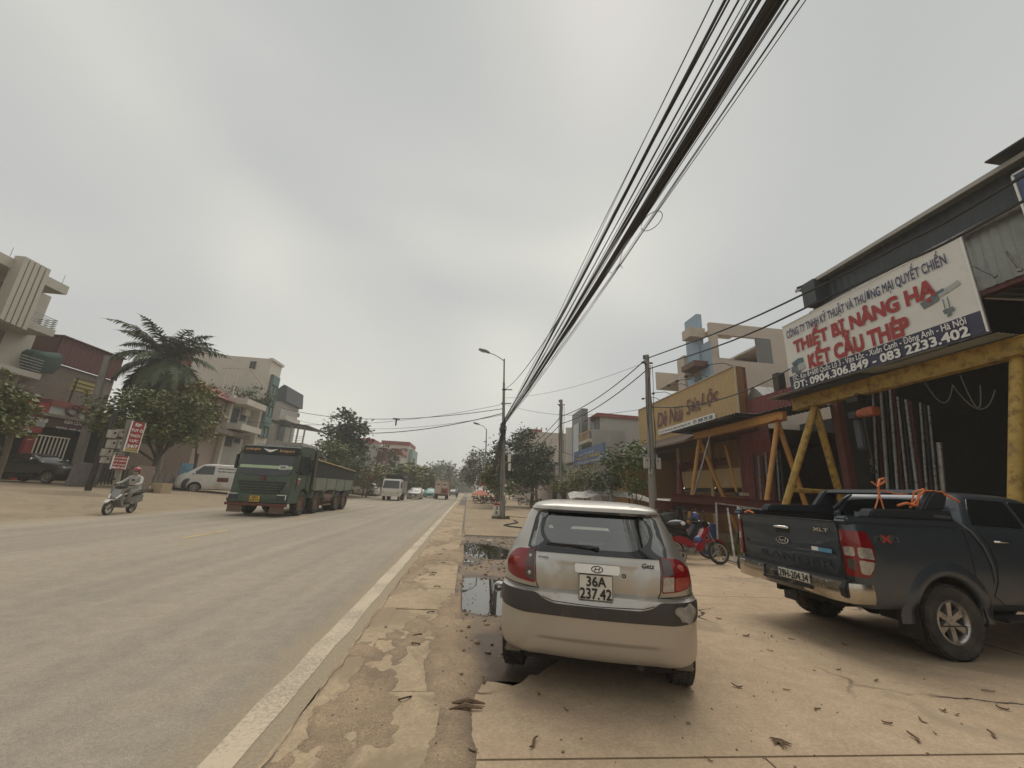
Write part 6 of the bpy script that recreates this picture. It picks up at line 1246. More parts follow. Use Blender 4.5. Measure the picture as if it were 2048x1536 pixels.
for (x0, x1, y0_, y1_) in ((42, 64, 838, 849), (66, 90, 839, 852)): a, b2 = q(x0, y1_, XSH), q(x1, y0_, XSH); b = MB(); b.bb((.13, a.y, a.z), (.15, b2.y, b2.z)); part('picture', b, 'print_light', s1)
A, B = q(103, 800, XSH), q(190, 815, XSH); s2 = thing('shop_sign', 'dark shop sign with pale top and curl logo beside the red sign', 'sign', (XSH, 0, 0)); zt2, zm2, zb3 = q(110, 803, XSH).z, q(150, 838, XSH).z, q(150, 862, XSH).z
b = MB(); b.bb((0, A.y, zm2), (.12, B.y, zt2)); part('upper_panel', b, 'print_light', s2); b = MB(); b.bb((0, A.y, zb3), (.13, B.y, zm2)); part('lower_panel', b, mat('panel_brown', (.09, .035, .03), .55), s2); lt('KIÊN CƯỜNG', 124, 846, 172, .36, 'text_white', s2, .04); lt('GIOĂNG - PHỚT - BẠC', 107, 856, 165, .18, 'text_white', s2)
ctr_ = q(143, 822, XSH); c = MB(); c.tube([(.2, ctr_.y + .75 * math.cos(a) * (1 - a * .07), ctr_.z + .5 * math.sin(a) * (1 - a * .07)) for a in [k * .4 for k in range(22)]], .09, 6); part('logo', c, 'maroon', s2, 60)
A, B = q(70, 868, XSH - .1), q(122, 905, XSH - .1); wg = thing('bar_gate', 'white vertical bar gate beside the dark pickup', 'gate', (XSH + .1, 0, 0)); z0g, z1g = 1.2, A.z - .05
for k in range(9): boxpart('bar', (0, A.y + (B.y - A.y) * k / 8 - .04, z0g), (.04, A.y + (B.y - A.y) * k / 8 + .04, z1g), 'offwhite', wg)
for z in (z0g, z1g): boxpart('rail', (.045, A.y - .05, z - .04), (.08, B.y + .05, z + .04), 'offwhite', wg)
# roll shutter row
XK = -30.0; sr = thing('shop_row', 'row of closed brown roll shutters behind the grey tile stacks', 'shop', (0, 0, 0)); ya_, yb2 = q(262, 900, XK).y, q(402, 900, XK).y; zt3 = q(330, 868, XK).z
boxpart('wall', (XK - 6, ya_, .5), (XK - .05, yb2, zt3 + .5), 'brown_wall', sr); boxpart('awning', (XK - .2, ya_, zt3 + .05), (XK + 1.6, yb2, zt3 + .22), 'dark_sheet', sr)
for k in range(4): a, b2 = ya_ + (yb2 - ya_) * k / 4, ya_ + (yb2 - ya_) * (k + 1) / 4; part('shutter', corr((XK, a + .12, .6), (0, 0, 1), (0, 1, 0), zt3 - .6, b2 - a - .24, .12, .012), 'shutter_brown', sr); boxpart('pilaster', (XK - .03, b2 - .1, .5), (XK + .12, b2 + .1, zt3), 'brown_wall', sr)
for k, (x0, y0_, x1, y1_) in enumerate(((336, 905, 350, 930), (349, 922, 362, 932), (375, 912, 388, 934))):
    a, b2 = q(x0, y1_, XK + .1), q(x1, y0_, XK + .1); ps = thing('poster', ['tall white and red paper notice pasted on the first shutter', 'small red and white notice between the two tall notices', 'tall white paper notice pasted on the second shutter'][k], 'poster', (XK + .06, (a.y + b2.y) / 2, (a.z + b2.z) / 2)); hy, hz = abs(b2.y - a.y) / 2, abs(b2.z - a.z) / 2; boxpart('sheet', (0, -hy, -hz), (.01, hy, hz), 'text_white', ps)
    for r in range(4): boxpart('print_line', (.011, -hy * .8, hz * (.75 - r * .48)), (.014, hy * .8, hz * (.75 - r * .48) - hz * .2), 'banner_red' if (r + k) % 2 else 'text_black', ps)
gd = thing('green_gate', 'dark green sheet gate right of the roll shutters', 'gate', (0, 0, 0)); a, b2 = q(402, 955, XK), q(462, 890, XK); boxpart('sheet', (XK, a.y, .5), (XK + .06, b2.y, q(420, 912, XK).z), mat('gate_green', (.05, .085, .07), .6), gd); boxpart('upper_wall', (XK - .3, a.y, q(420, 912, XK).z), (XK, b2.y, q(420, 880, XK).z), 'shutter_brown', gd); boxpart('pillar', (XK, b2.y - .4, .5), (XK + .2, b2.y, q(420, 900, XK).z), mat('pillar_green', (.20, .24, .19), .7), gd); boxpart('awning', (XK - .1, a.y - .2, q(420, 878, XK).z), (XK + 1.8, b2.y + 2.5, q(420, 874, XK).z), 'dark_sheet', gd)
# houses in the middle distance
h3 = thing('house', 'grey walled house with balconies and roof garden left of the dump truck', 'house', (0, 0, 0)); XH = -23.5
yc = q(478, 830, XH).y; zt4 = q(497, 795, XH).z; x0 = aty(425, 800, yc).x
LB = q(519, 840, XH).y - yc; boxpart('wall', (x0 - 3, yc, 0), (XH - 1.2, yc + LB, zt4), 'greywall', h3)
for (py, k) in ((797, 0), (850, 1)):
    zf = q(490, py + 6, XH).z; boxpart('balcony', (XH - 1.2, yc, zf - .35), (XH + .5, yc + LB - .1, zf + .25), 'offwhite', h3)
for (pa, pb) in ((812, 845), (862, 895)):
    zlo, zhi = q(480, pb, XH).z, q(480, pa, XH).z; window(h3, (XH - 1.19, yc + .4, zlo), (0, yc + LB * .5, zhi), 'X', 1); window(h3, (XH - 1.19, yc + LB * .6, zlo + .5), (0, yc + LB * .85, zhi), 'X', 1)
boxpart('corner_post', (XH - 1.3, yc - .06, 0), (XH - .9, yc + .3, zt4), 'offwhite', h3); c = MB(); c.beam((x0, yc + .2, zt4 + 2.8), (XH, yc + .2, zt4 + 2.9), .1, .1); c.beam((XH - 1.2, yc + .2, zt4), (XH - 1.2, yc + .2, zt4 + 2.9), .1, .1); c.beam((XH, yc + .2, zt4 + 2.9), (XH, yc + LB, zt4 + 1.6), .1, .1); c.beam((x0 + .5, yc + .2, zt4), (x0 + .5, yc + .2, zt4 + 2.8), .1, .1); part('pergola', c, 'offwhite', h3)
a_ = boxpart('air_conditioner', (XH - 1.1, yc + LB * .6, q(505, 825, XH).z - .3), (XH - .75, yc + LB * .6 + 1, q(505, 825, XH).z + .4), 'offwhite', h3)
g3 = (XH - 1.5, yc + 2, zt4); tree('roof_shrub', 'leafy roof garden plants under the pergola of the grey house', g3, .6, .04, [((-1.6, 1, .7), (1.6, 1.2, .7)), ((.8, 2.5, .8), (1.2, 2.4, .9)), ((-.2, 4, .6), (1.2, 1.6, .8))], 1300, .3, 'leaf_dark', 31, cat_='shrub')
h4 = thing('house', 'tall off white house with green glass stair tower left of the dump truck', 'house', (0, 0, 0)); XT = -24.0
a = q(545, 718, XT); x0 = aty(463, 710, a.y).x; y2 = q(564, 735, XT).y
boxpart('wall', (x0 - 4, a.y, 0), (XT - .3, y2 - .05, a.z), 'offwhite', h4); boxpart('front_wall', (XT - .3, a.y, 0), (XT, y2, a.z - .2), 'offwhite', h4); boxpart('cap', (XT - .35, a.y - .05, a.z - .2), (XT + .15, y2 + .2, a.z + .1), 'offwhite', h4)
zg1, zg0 = q(548, 752, XT).z, q(522, 875, XT).z; yg0, yg1 = a.y + .5, y2 - .5
for k in range(6): z0_, z1_ = zg0 + (zg1 - zg0) * k / 6, zg0 + (zg1 - zg0) * (k + 1) / 6; boxpart('glass_pane', (XT + .002, yg0, z0_ + .05), (XT + .25 + .1 * (k % 2), yg1, z1_ - .05), 'glass_green', h4)
for yy in (yg0, (yg0 + yg1) / 2, yg1): boxpart('mullion', (XT, yy - .05, zg0), (XT + .32, yy + .05, zg1), 'shutter_grey', h4)
for px in (498, 504): p = aty(px, 738, a.y); window(h4, (p.x - .0, a.y, p.z), (p.x + .36, a.y, p.z + .95), 'Y', -1)
h5 = thing('house', 'red roofed house half hidden behind the palm', 'house', (0, 0, 0)); XQ = -24.5; yq = q(425, 790, XQ).y; zq = q(425, 792, XQ).z
boxpart('wall', (XQ - 6, yq, 0), (XQ - .5, yq + 4.5, zq), mat('pink_wall', (.42, .33, .28), .85, var=.08), h5); r_ = MB(); r_.prism([(XQ - 6, zq), (XQ + .5, zq), (XQ - .6, zq + .5), (XQ - 1.6, zq + 1.3), (XQ - 5, zq + 1.4)], yq - .4, yq + 5, 'Y'); part('roof', r_, 'roof_red', h5); window(h5, (XQ - .5, yq + 1, zq - 2.6), (0, yq + 2.6, zq - .5), 'X', 1); boxpart('balcony', (XQ - .5, yq, zq - 3.3), (XQ + 1.0, yq + 6, zq - 2.9), 'brown_wall', h5)
h5b = thing('house', 'red gabled roof terrace house above the grey house', 'house', (0, 0, 0)); p1_, p2_ = aty(400, 705, yq + 12), aty(470, 735, yq + 12); boxpart('wall', (p1_.x - 3, yq + 12, 0), (p2_.x - .5, yq + 17, p2_.z - 1.6), 'offwhite', h5b); r_ = MB(); r_.prism([(p1_.x - 4, p2_.z - .1), (p2_.x + .9, p2_.z - .1), (p2_.x - .8, p1_.z - .2), (p1_.x - 2, p1_.z)], yq + 11.5, yq + 17.5, 'Y'); part('roof', r_, 'roof_red', h5b)
for x in (p1_.x + .5, p2_.x - .6): c = MB(); c.tube([(x, yq + 12.1, p2_.z - 1.7), (x, yq + 12.1, p2_.z)], .1, 6); part('column', c, 'offwhite', h5b)
h6 = thing('house', 'narrow house with pointed side gable behind the green glass tower', 'house', (0, 0, 0)); p = aty(566, 800, 62); boxpart('wall', (p.x - 5, 62, 0), (p.x, 68, aty(566, 800, 62).z), 'greywall', h6); r_ = MB(); r_.prism([(p.x - 3, p.z - .2), (p.x + .6, p.z - .2), (p.x + .3, p.z + 2.2), (p.x - .2, p.z + 2.4)], 61.8, 68, 'Y'); part('roof', r_, 'dark_sheet', h6); boxpart('balcony', (p.x, 62, p.z - 3), (p.x + 1, 67, p.z - 2.3), 'offwhite', h6); window(h6, (p.x, 62.6, p.z - 6), (0, 64.6, p.z - 3.6), 'X', 1); c = MB(); c.lathe([(0, 0), (.3, .08), (.42, .2)], (p.x + .8, 66, p.z - 1.6), 'X', 10); part('satellite_dish', c, 'steel', h6)
h7 = thing('house', 'flat roofed open terrace above the dump truck cab', 'house', (0, 0, 0)); p = aty(590, 850, 58); zz7 = aty(590, 885, 58).z; boxpart('wall', (p.x - 5, 58, 0), (p.x + 1.5, 64, zz7), 'greywall', h7); r_ = MB(); r_.prism([(p.x - 4, p.z + .4), (p.x + 2.0, p.z - .2), (p.x + 2.0, p.z), (p.x - 4, p.z + .6)], 57.5, 64, 'Y'); part('roof', r_, 'dark_sheet', h7)
for x in (p.x - 2.6, p.x - .4, p.x + .5, p.x + 1.4): c = MB(); c.tube([(x, 58.1, zz7), (x, 58.1, p.z)], .12, 6); part('column', c, 'greywall', h7)
c = MB(); [c.beam((p.x - 2.4, 58.05, zz7 + .3 * k), (p.x + 1.4, 58.05, zz7 + .3 * k), .04, .04) for k in range(1, 4)]; part('railing', c, 'steel', h7)
# far houses
hf = thing('house', 'pale house with red tiled roof beyond the sparse tree', 'house', (0, 0, 0)); a, b = aty(783, 888, 90), aty(819, 886, 90)
boxpart('wall', (a.x - 2, 90, 0), (b.x, 100, b.z - .6), 'offwhite', hf); boxpart('roof', (a.x - 2.2, 89.8, b.z - .6), (b.x + .1, 100, b.z + .2), 'roof_red', hf); p = aty(804, 905, 90); window(hf, (p.x - .4, 90, p.z), (p.x + 1.2, 90, p.z + 1), 'Y', -1, 'window_glass', 'offwhite'); boxpart('front_bay', (b.x, 90.3, 0), (b.x + .9, 99, b.z - 1.3), mat('bay_teal', (.25, .33, .31), .7), hf)
hf2 = thing('house', 'smaller house with red roof in front of the pale house', 'house', (0, 0, 0)); a, b = aty(772, 930, 80), aty(803, 910, 80); boxpart('wall', (a.x, 80, 0), (b.x, 86, b.z), 'offwhite', hf2); r_ = MB(); r_.prism([(a.x - .3, b.z), (b.x + .3, b.z), (b.x - .1, b.z + 1.2), (a.x + .8, b.z + 1.2)], 79.8, 86, 'Y'); part('roof', r_, 'roof_red', hf2); window(hf2, (a.x + .6, 80, b.z - 3), (a.x + 1.7, 80, b.z - 1.4), 'Y', -1); window(hf2, (b.x - 1.5, 80, b.z - 1.2), (b.x - .3, 80, b.z - .3), 'Y', -1)
hf3 = thing('house', 'grey house with red roof behind the tall dark tree', 'house', (0, 0, 0)); a, b = aty(728, 884, 75), aty(757, 888, 75); boxpart('wall', (a.x - 2, 75, 0), (b.x, 82, b.z), 'greywall', hf3); boxpart('roof', (a.x - 2.2, 74.8, b.z), (b.x - 1, 82, b.z + .9), 'roof_red', hf3); boxpart('front_bay', (b.x - .1, 75.2, 0), (b.x + 1.6, 80, b.z - .6), 'maroon', hf3)
hf4 = thing('house', 'grey row house at the far end of the left house row', 'house', (0, 0, 0)); a, b = aty(828, 925, 120), aty(840, 932, 120); boxpart('wall', (a.x - 3, 120, 0), (a.x, 128, a.z), 'offwhite', hf4); boxpart('wall', (a.x, 121, 0), (b.x, 130, b.z), 'beige_wall', hf4); window(hf4, (a.x + .3, 121, b.z - 3), (b.x - .3, 121, b.z - 1.6), 'Y', -1)
hf5 = thing('shop_house', 'red fronted low shop behind the parked white car', 'house', (0, 0, 0)); a, b = aty(660, 950, 58), aty(755, 960, 58); boxpart('wall', (a.x, 60, 0), (b.x, 66, 3.4), 'brown_wall', hf5); boxpart('sign_band', (b.x - 3.2, 59.8, 2.2), (b.x - .4, 59.95, 3.2), 'sign_red2', hf5)
# ---- left trees
g0 = lambda px, py, Y: Vector((aty(px, py, Y).x, Y, .55))
tr = g0(12, 900, 21); tree('street_tree', 'leafy street tree cut by the left edge of the photo', tr, 2.4, .14, [cl(-10, 800, 21, tr, 44, 36), cl(30, 815, 21, tr, 24, 26), cl(-40, 820, 21, tr, 50, 44), cl(-5, 850, 21, tr, 40, 16), cl(36, 752, 21.5, tr, 14, 10, None, .5)], 4400, .26, 'leaf_mid', 11)
tr = g0(300, 930, 29); tree('street_tree', 'wide spreading street tree in front of the palm', tr, 2.6, .16, [cl(305, 812, 29, tr, 46, 24), cl(255, 838, 29, tr, 50, 26), cl(345, 835, 29, tr, 44, 30), cl(300, 858, 28.5, tr, 60, 22), cl(385, 815, 29, tr, 30, 34, None, .8), cl(215, 812, 29, tr, 34, 16, None, .6), cl(190, 845, 29, tr, 26, 14, None, .5), cl(265, 792, 29.5, tr, 20, 14, None, .6), cl(370, 865, 29, tr, 30, 20)], 8500, .30, 'leaf_mid', 12, lean=(.5, 0))
tr = g0(390, 930, 33); tree('street_tree', 'yellow green street tree between the palm and the grey house', tr, 2.6, .14, [cl(395, 800, 33, tr, 30, 30), cl(405, 850, 33, tr, 26, 30)], 2600, .30, 'leaf_yellow', 13)
tr = Vector((aty(690, 960, 55).x, 55, .2)); tree('tall_tree', 'tall dark round leaved tree above the dump truck bed', tr, 5, .22, [cl(690, 842, 55, tr, 22, 20), cl(672, 868, 55, tr, 22, 18), cl(710, 870, 55, tr, 24, 24), cl(690, 895, 55, tr, 32, 24), cl(725, 850, 55, tr, 12, 14, None, .7), cl(700, 920, 55, tr, 30, 18)], 4200, .5, 'leaf_dark', 14, aspect=.9)
tr = Vector((aty(655, 960, 48).x, 48, .3)); tree('bushy_tree', 'bushy green tree just behind the dump truck bed', tr, 2.6, .16, [cl(655, 905, 48, tr, 26, 22), cl(680, 925, 48, tr, 28, 26), cl(700, 945, 48, tr, 26, 22), cl(640, 900, 48, tr, 10, 20, None, .6)], 4000, .34, 'leaf_mid', 15)
tr = gnd(725, 993); tr.z = 0; tree('bare_tree', 'slender forked tree with sparse leaves at the road edge', tr, 2.6, .13, [cl(730, 915, 46, tr, 26, 18, None, .6), cl(762, 900, 46, tr, 20, 14, None, .45), cl(785, 920, 46, tr, 20, 16, None, .45), cl(715, 945, 46, tr, 24, 16, None, .5), cl(790, 945, 46, tr, 14, 12, None, .3)], 2200, .32, 'leaf_far', 16, aspect=.4)
tr = Vector((aty(735, 970, 52).x, 52, .2)); tree('bushy_tree', 'yellowing low tree behind the slender forked tree', tr, 1.8, .1, [cl(735, 955, 52, tr, 32, 18), cl(760, 945, 52, tr, 22, 16)], 2200, .34, 'leaf_yellow', 17)
for i, (px, py, Y, rx, rz, lb, m) in enumerate(((800, 952, 70, 36, 18, 'dark green roadside tree right behind the white lorry', 'leaf_mid'), (840, 958, 85, 26, 18, 'green roadside tree beyond the silver sedan', 'leaf_mid'), (858, 955, 120, 20, 20, 'dark conical far tree left of the orange lorry', 'leaf_dark'), (888, 955, 130, 26, 26, 'big round far tree above the orange lorry', 'leaf_far'), (905, 970, 170, 22, 14, 'far low tree at the end of the road', 'leaf_far'), (925, 972, 200, 22, 12, 'farthest tree line clump right of the road end', 'leaf_far'))):
    tr = Vector((aty(px, py, Y).x, Y, 0)); tree('roadside_tree', lb, tr, 3, .2, [cl(px, py, Y, tr, rx, rz), cl(px - rx * .5, py + 8, Y, tr, rx * .6, rz * .7), cl(px + rx * .5, py + 6, Y, tr, rx * .6, rz * .7), cl(px + 3, py - rz * .6, Y, tr, rx * .5, rz * .6)], 2600, .55 + Y / 300, m, 40 + i)
# ---- palm
pp = g0(318, 920, 33); pt = aty(332, 718, 33) - pp
pm = thing('palm_tree', 'tall royal palm rising above the left street trees', 'palm tree', pp); c = MB(); c.tube([(0, 0, -.2), (0, 0, 2), pt * .6, pt * .9, pt], [.3, .26, .24, .16, .1], 10); part('trunk', c, 'bark_pale', pm, 60)
rnd = random.Random(77)
for k in range(46):
    az = k * 2.4 + rnd.uniform(-.3, .3); el = R(rnd.choice((72, 58, 45, 30, 12, -5, -25)) if k < 24 else rnd.choice((-10, -30, -50, -65))) if k > 3 else R((62, 25, 30, 48)[k]); Ln = rnd.uniform(4.0, 5.2); d = Vector((math.cos(az), math.sin(az), 0)); pts = []
    if k == 0: d = Vector((-.98, -.2, 0))
    if k == 1: d = Vector((-1, .1, 0)); el = R(28); Ln = 5.6
    if k == 2: d = Vector((1, .1, 0)); el = R(22)
    p = Vector(pt); e = el
    for s in range(13): pts.append(p.copy()); p = p + (d * math.cos(e) + Vector((0, 0, math.sin(e)))) * (Ln / 12); e -= R(5.5 + (3 if el < 0 else 1.5) * s / 6)
    f = MB(); f.tube(pts, [.05 - .0035 * s for s in range(13)], 4); side = d.cross(Vector((0, 0, 1))).normalized()
    for s in range(1, 12):
        for sub in range(5):
            t = (s + sub / 5); i = int(t); q_ = pts[i].lerp(pts[min(12, i + 1)], t - i); tang = (pts[min(12, i + 1)] - pts[i]).normalized()
            for sg in (-1, 1):
                ll = .95 * math.sin(math.pi * min(1, .18 + t / 14)) * rnd.uniform(.8, 1.1); dv = (side * sg * .8 + tang * .55 + Vector((0, 0, rnd.uniform(-.75, .15)))).normalized(); tip = q_ + dv * ll + Vector((0, 0, -.25 * ll)); wv = tang * .055; mid = q_ + dv * ll * .55
                f.add([q_ - wv, q_ + wv, mid + wv * .8, tip, mid - wv * .8], [(0, 1, 2, 4), (4, 2, 3)])
    me = bpy.data.meshes.new('frond'); me.from_pydata(f.v, [], f.f); me.materials.append(MATS['leaf_palm']); obj('frond', me, pm)
# ---- leaning left pole, sign pole with meter boxes, signs
lp0, lp1 = Vector((*q(157, 924, -27)[:2], .55)), q(216, 712, -27.3)
lp = thing('utility_pole', 'thick leaning concrete pole beside the dark pickup', 'utility pole', lp0); c = MB(); c.tube([(0, 0, -.1), lp1 - lp0], [.30, .20], 12); part('post', c, 'concrete_pole', lp, 50)
s0 = Vector((*q(225, 1000, -17)[:2], vz(-17, 23))); s1_ = q(258, 840, -17.3)
sp_ = thing('utility_pole', 'slim pole with white meter boxes carrying two red signs', 'utility pole', s0); c = MB(); c.tube([(0, 0, -.1), s1_ - s0], [.14, .09], 10); part('post', c, 'concrete_pole', sp_, 50); c = MB(); c.tube([Vector((-1.3, .1, .2)), q(232, 820, -18.2) - s0], [.13, .1], 8); part('second_post', c, 'dark_metal', sp_, 50)
for (px, py, w_, h_) in ((224, 868, .3, .4), (240, 866, .28, .36), (222, 888, .3, .42), (236, 888, .3, .46), (213, 905, .4, .35), (210, 920, .3, .3), (228, 910, .3, .3)):
    p = q(px, py, -17.8) - s0; b = MB(); b.box(p, (.25, w_, h_)); mbx = part('meter_box', b, 'meter_grey', sp_, None, .02); b = MB(); b.box(p + Vector((.13, 0, .06)), (.02, .1, .12)); part('meter_window', b, 'window_dark', mbx)
def redsign(label, quad, lines, foot=None):
    P_ = [q(*p, -16.9) for p in quad]; ctr = sum(P_, Vector()) / 4; s = thing('street_sign', label, 'sign', ctr); y0_, y1_ = (P_[0].y + P_[3].y) / 2, (P_[1].y + P_[2].y) / 2; z1_, z0_ = (P_[0].z + P_[1].z) / 2, (P_[2].z + P_[3].z) / 2
    b = MB(); b.bb((-.03, y0_ - ctr.y, z0_ - ctr.z), (.0, y1_ - ctr.y, z1_ - ctr.z)); part('panel', b, 'sign_red2', s); f = MB()
    for (a, b_) in (((.005, y0_ - ctr.y, z0_ - ctr.z), (.005, y0_ - ctr.y, z1_ - ctr.z)), ((.005, y1_ - ctr.y, z0_ - ctr.z), (.005, y1_ - ctr.y, z1_ - ctr.z))): f.beam(a, b_, .04, .04)
    part('frame', f, 'text_white', s); n = len(lines); H_ = z1_ - z0_; W_ = y1_ - y0_
    for k, l in enumerate(lines): zl = z1_ - H_ * ((k + .85) / (n + (.6 if foot else .15))) - ctr.z; ww = W_ * min(.85, .17 * len(l) + .1); text(l, (.005, (y0_ + y1_) / 2 - ctr.y - ww / 2, zl), UP_ROAD, UPZ, ww, H_ / n * .52, 'text_white', s, bold=.03, depth=.006)
    if foot: b = MB(); b.bb((0, y0_ - ctr.y, z0_ - ctr.z), (.012, y1_ - ctr.y, z0_ - ctr.z + H_ * .11)); fo = part('footer', b, 'panel_yellow', s); text(foot, (.013, y0_ - ctr.y + .06, z0_ - ctr.z + H_ * .03), UP_ROAD, UPZ, W_ - .12, H_ * .05, 'text_black', fo, depth=.004)
redsign('tall red street sign with five white lines on the slim pole', [(262, 842), (290, 845), (276, 905), (250, 903)], ['ÉP', 'TUY Ô', 'THỦY', 'LỰC', '24/7'], '0976 886 888')
redsign('square red notice with white frame low on the slim pole', [(226, 912), (254, 911), (252, 940), (222, 938)], ['TUYỂN', 'LAO ĐỘNG', 'PHỔ THÔNG', '0986 975 1256'])
# ================================================================== OTHER VEHICLES
mat('truck_green', (.058, .088, .060), .5, var=.12, scale=4, dirt=(.17, .14, .105), dirt_amt=.18, dirt_scale=2); mat('truck_pale', (.20, .225, .18), .6, var=.12, dirt=(.2, .16, .12), dirt_amt=.25); mat('tarp_black', (.030, .029, .028), .8, var=.2); mat('rust_brown', (.16, .10, .07), .85, var=.2, scale=5); mat('rim_orange', (.24, .135, .075), .7, dirt=(.15, .12, .09), dirt_amt=.4); mat('plate_yellow', (.55, .34, .04), .5); mat('stripe_green', (.42, .52, .34), .5); mat('gold_text', (.62, .36, .16), .5)
dt = thing('dump_truck', 'green four axle dump truck coming toward the camera in the far lane', 'dump truck', (-8.82, 18.51, 0), -R(1))
# cab: profile in (y, z), extruded across
cab = MB(); cab.prism([(.05, .60), (0, .95), (.03, 1.62), (.10, 1.95), (.30, 2.95), (.42, 3.02), (1.95, 3.02), (2.0, 2.6), (2.0, .75), (1.95, .75), (1.80, 1.10), (1.45, 1.20), (1.05, 1.10), (.88, .72), (.86, .6)], -1.22, 1.22, 'X'); part('cab', cab, 'truck_green', dt, 40, .05)
fy = lambda z: np.interp(z, [.6, .95, 1.62, 1.95, 2.95], [.05, 0, .03, .10, .30])
def fpatch(name, poly, m, off=.012, th=.02, par=None): mb = patch(poly, lambda x, z, o: Vector((x, fy(z) - off - o, z)), .3, th); return part(name, mb, m, par or dt, 40)
ws_ = fpatch('windscreen', rpoly([(-1.10, 1.80), (-.6, 1.70), (.6, 1.70), (1.10, 1.80), (1.12, 2.66), (-1.12, 2.66)], .06), 'window_glass')
fpatch('sun_visor', rpoly([(-1.17, 2.62), (1.17, 2.62), (1.15, 2.95), (-1.15, 2.95)], .03), 'tarp_black', .05, .04); fpatch('windscreen_stripe', [(-1.10, 2.00), (1.10, 2.0), (1.10, 2.13), (-1.10, 2.13)], 'stripe_green', .032, .004); fpatch('sticker', [(.55, 1.98), (.88, 1.98), (.88, 2.16), (.55, 2.16)], 'text_white', .040, .004)
text('QN', (.60, fy(2.0) - .06, 2.01), (1, 0, 0), (0, .15, 1), .23, .12, 'text_black', dt, bold=.03)
text('Lamborghini', (-1.05, fy(2.75) - .115, 2.74), (1, 0, 0), (0, .2, 1), .62, .13, 'gold_text', dt, bold=.015); text('Bodyguard', (.40, fy(2.75) - .115, 2.71), (1, 0, 0), (0, .2, 1), .62, .13, 'gold_text', dt, bold=.015)
wg_ = MB(); wg_.poly([(-.32, fy(2.8) - .11, 2.86), (-.05, fy(2.8) - .11, 2.82), (.05, fy(2.8) - .11, 2.82), (.32, fy(2.8) - .11, 2.86), (.12, fy(2.75) - .12, 2.74), (0, fy(2.7) - .12, 2.70), (-.12, fy(2.75) - .12, 2.74)]); part('wing_logo', wg_, 'text_white', dt)
gr = fpatch('grille', rpoly([(-1.00, 1.45), (1.00, 1.45), (.78, .98), (-.78, .98)], .03), 'black_plastic', .012, .02)
for k in range(4): fpatch('grille_bar', [(-.92 + .05 * k, 1.36 - .11 * k), (.92 - .05 * k, 1.36 - .11 * k), (.92 - .05 * k, 1.325 - .11 * k), (-.92 + .05 * k, 1.325 - .11 * k)], 'truck_green', .034, .02, gr)
em = MB(); em.lathe([(0, -.05), (.11, -.05), (.12, 0)], (0, fy(1.6) + .0, 1.58), 'Y', 14); part('emblem', em, mat('emblem_red', (.12, .02, .02), .4), dt, 50)
bm_ = MB(); bm_.prism([(-.12, .55), (-.16, .62), (-.14, .92), (.1, .95), (.9, .92), (.9, .55)], -1.24, 1.24, 'X'); part('bumper', bm_, 'truck_green', dt, 40, .04)
for sg in (-1, 1):
    hl = MB(); hl.bb((sg * .80, -.175, .68), (sg * 1.18, -.15, .90)); h_ = part('headlamp', hl, 'window_dark', dt, None, .01); hl = MB(); hl.bb((sg * .80, -.185, .895), (sg * 1.18, -.165, .925)); hl.bb((sg * 1.15, -.185, .72), (sg * 1.18, -.165, .925)); part('running_light', hl, 'text_white', h_)
    mf_ = MB(); mf_.bb((sg * .55, -.10, .16), (sg * 1.15, -.08, .52)); part('front_flap', mf_, 'rust_brown', dt)
    sw = MB(); sw.bb((sg * 1.23, .55, 1.80), (sg * 1.245, 1.45, 2.62)); part('side_window', sw, 'window_glass', dt, None, .01); sw = MB(); sw.bb((sg * 1.23, 1.55, 1.85), (sg * 1.245, 1.9, 2.55)); part('side_window', sw, 'window_glass', dt, None, .01)
    mi = MB(); mi.bb((sg * 1.32, .22, 1.95), (sg * 1.42, .34, 2.55)); mi.beam((sg * 1.2, .3, 2.75), (sg * 1.38, .28, 2.5), .04, .04); mi.beam((sg * 1.2, .3, 1.85), (sg * 1.38, .28, 2.0), .04, .04); part('mirror', mi, 'black_plastic', dt, None, .01)
    hd_ = MB(); hd_.tube([(sg * 1.26, .5, 1.62), (sg * 1.26, .7, 1.62)], .025, 6); part('door_handle', hd_, 'text_white', dt)
    gap = MB(); gap.beam((sg * 1.228, .45, 1.1), (sg * 1.228, .48, 2.8), .012, .02); gap.beam((sg * 1.228, 1.5, 1.2), (sg * 1.228, 1.5, 2.8), .012, .02); part('door_gap', gap, 'underbody', dt)
    for (yy, dual) in ((1.42, 0), (3.25, 0), (6.25, 1), (7.6, 1)):
        make_wheel(dt, (sg * 1.06, yy, .54), .54, .30 if not dual else .34, .29, sg, 10, 'rim_orange', 20, tread=False)
        if dual: make_wheel(dt, (sg * .70, yy, .54), .54, .30, .29, -sg, 10, 'rim_orange', 16, tread=False)
    for yy in (3.25, 6.9):
        mg = MB(); n = 10; ww = .75 if yy < 5 else 1.5; mg.prism([(yy - ww, .75), (yy - ww * .85, 1.16), (yy + ww * .85, 1.16), (yy + ww, .75), (yy + ww * .97, .75), (yy + ww * .82, 1.12), (yy - ww * .82, 1.12), (yy - ww * .97, .75)], sg * .85, sg * 1.24, 'X'); part('mudguard', mg, 'truck_pale', dt)
fb_ = MB(); fb_.bb((-1.25, -.17, .44), (1.25, -.08, .55)); part('front_bar', fb_, 'red_oxide', dt)
pl_ = MB(); pl_.bb((-.27, -.20, .60), (.13, -.165, .85)); p_o = part('number_plate', pl_, 'plate_yellow', dt); text('29H', (-.18, -.20, .735), (1, 0, 0), (0, 0, 1), .22, .09, 'text_black', p_o, bold=.02); text('819.17', (-.24, -.20, .62), (1, 0, 0), (0, 0, 1), .34, .09, 'text_black', p_o, bold=.02)
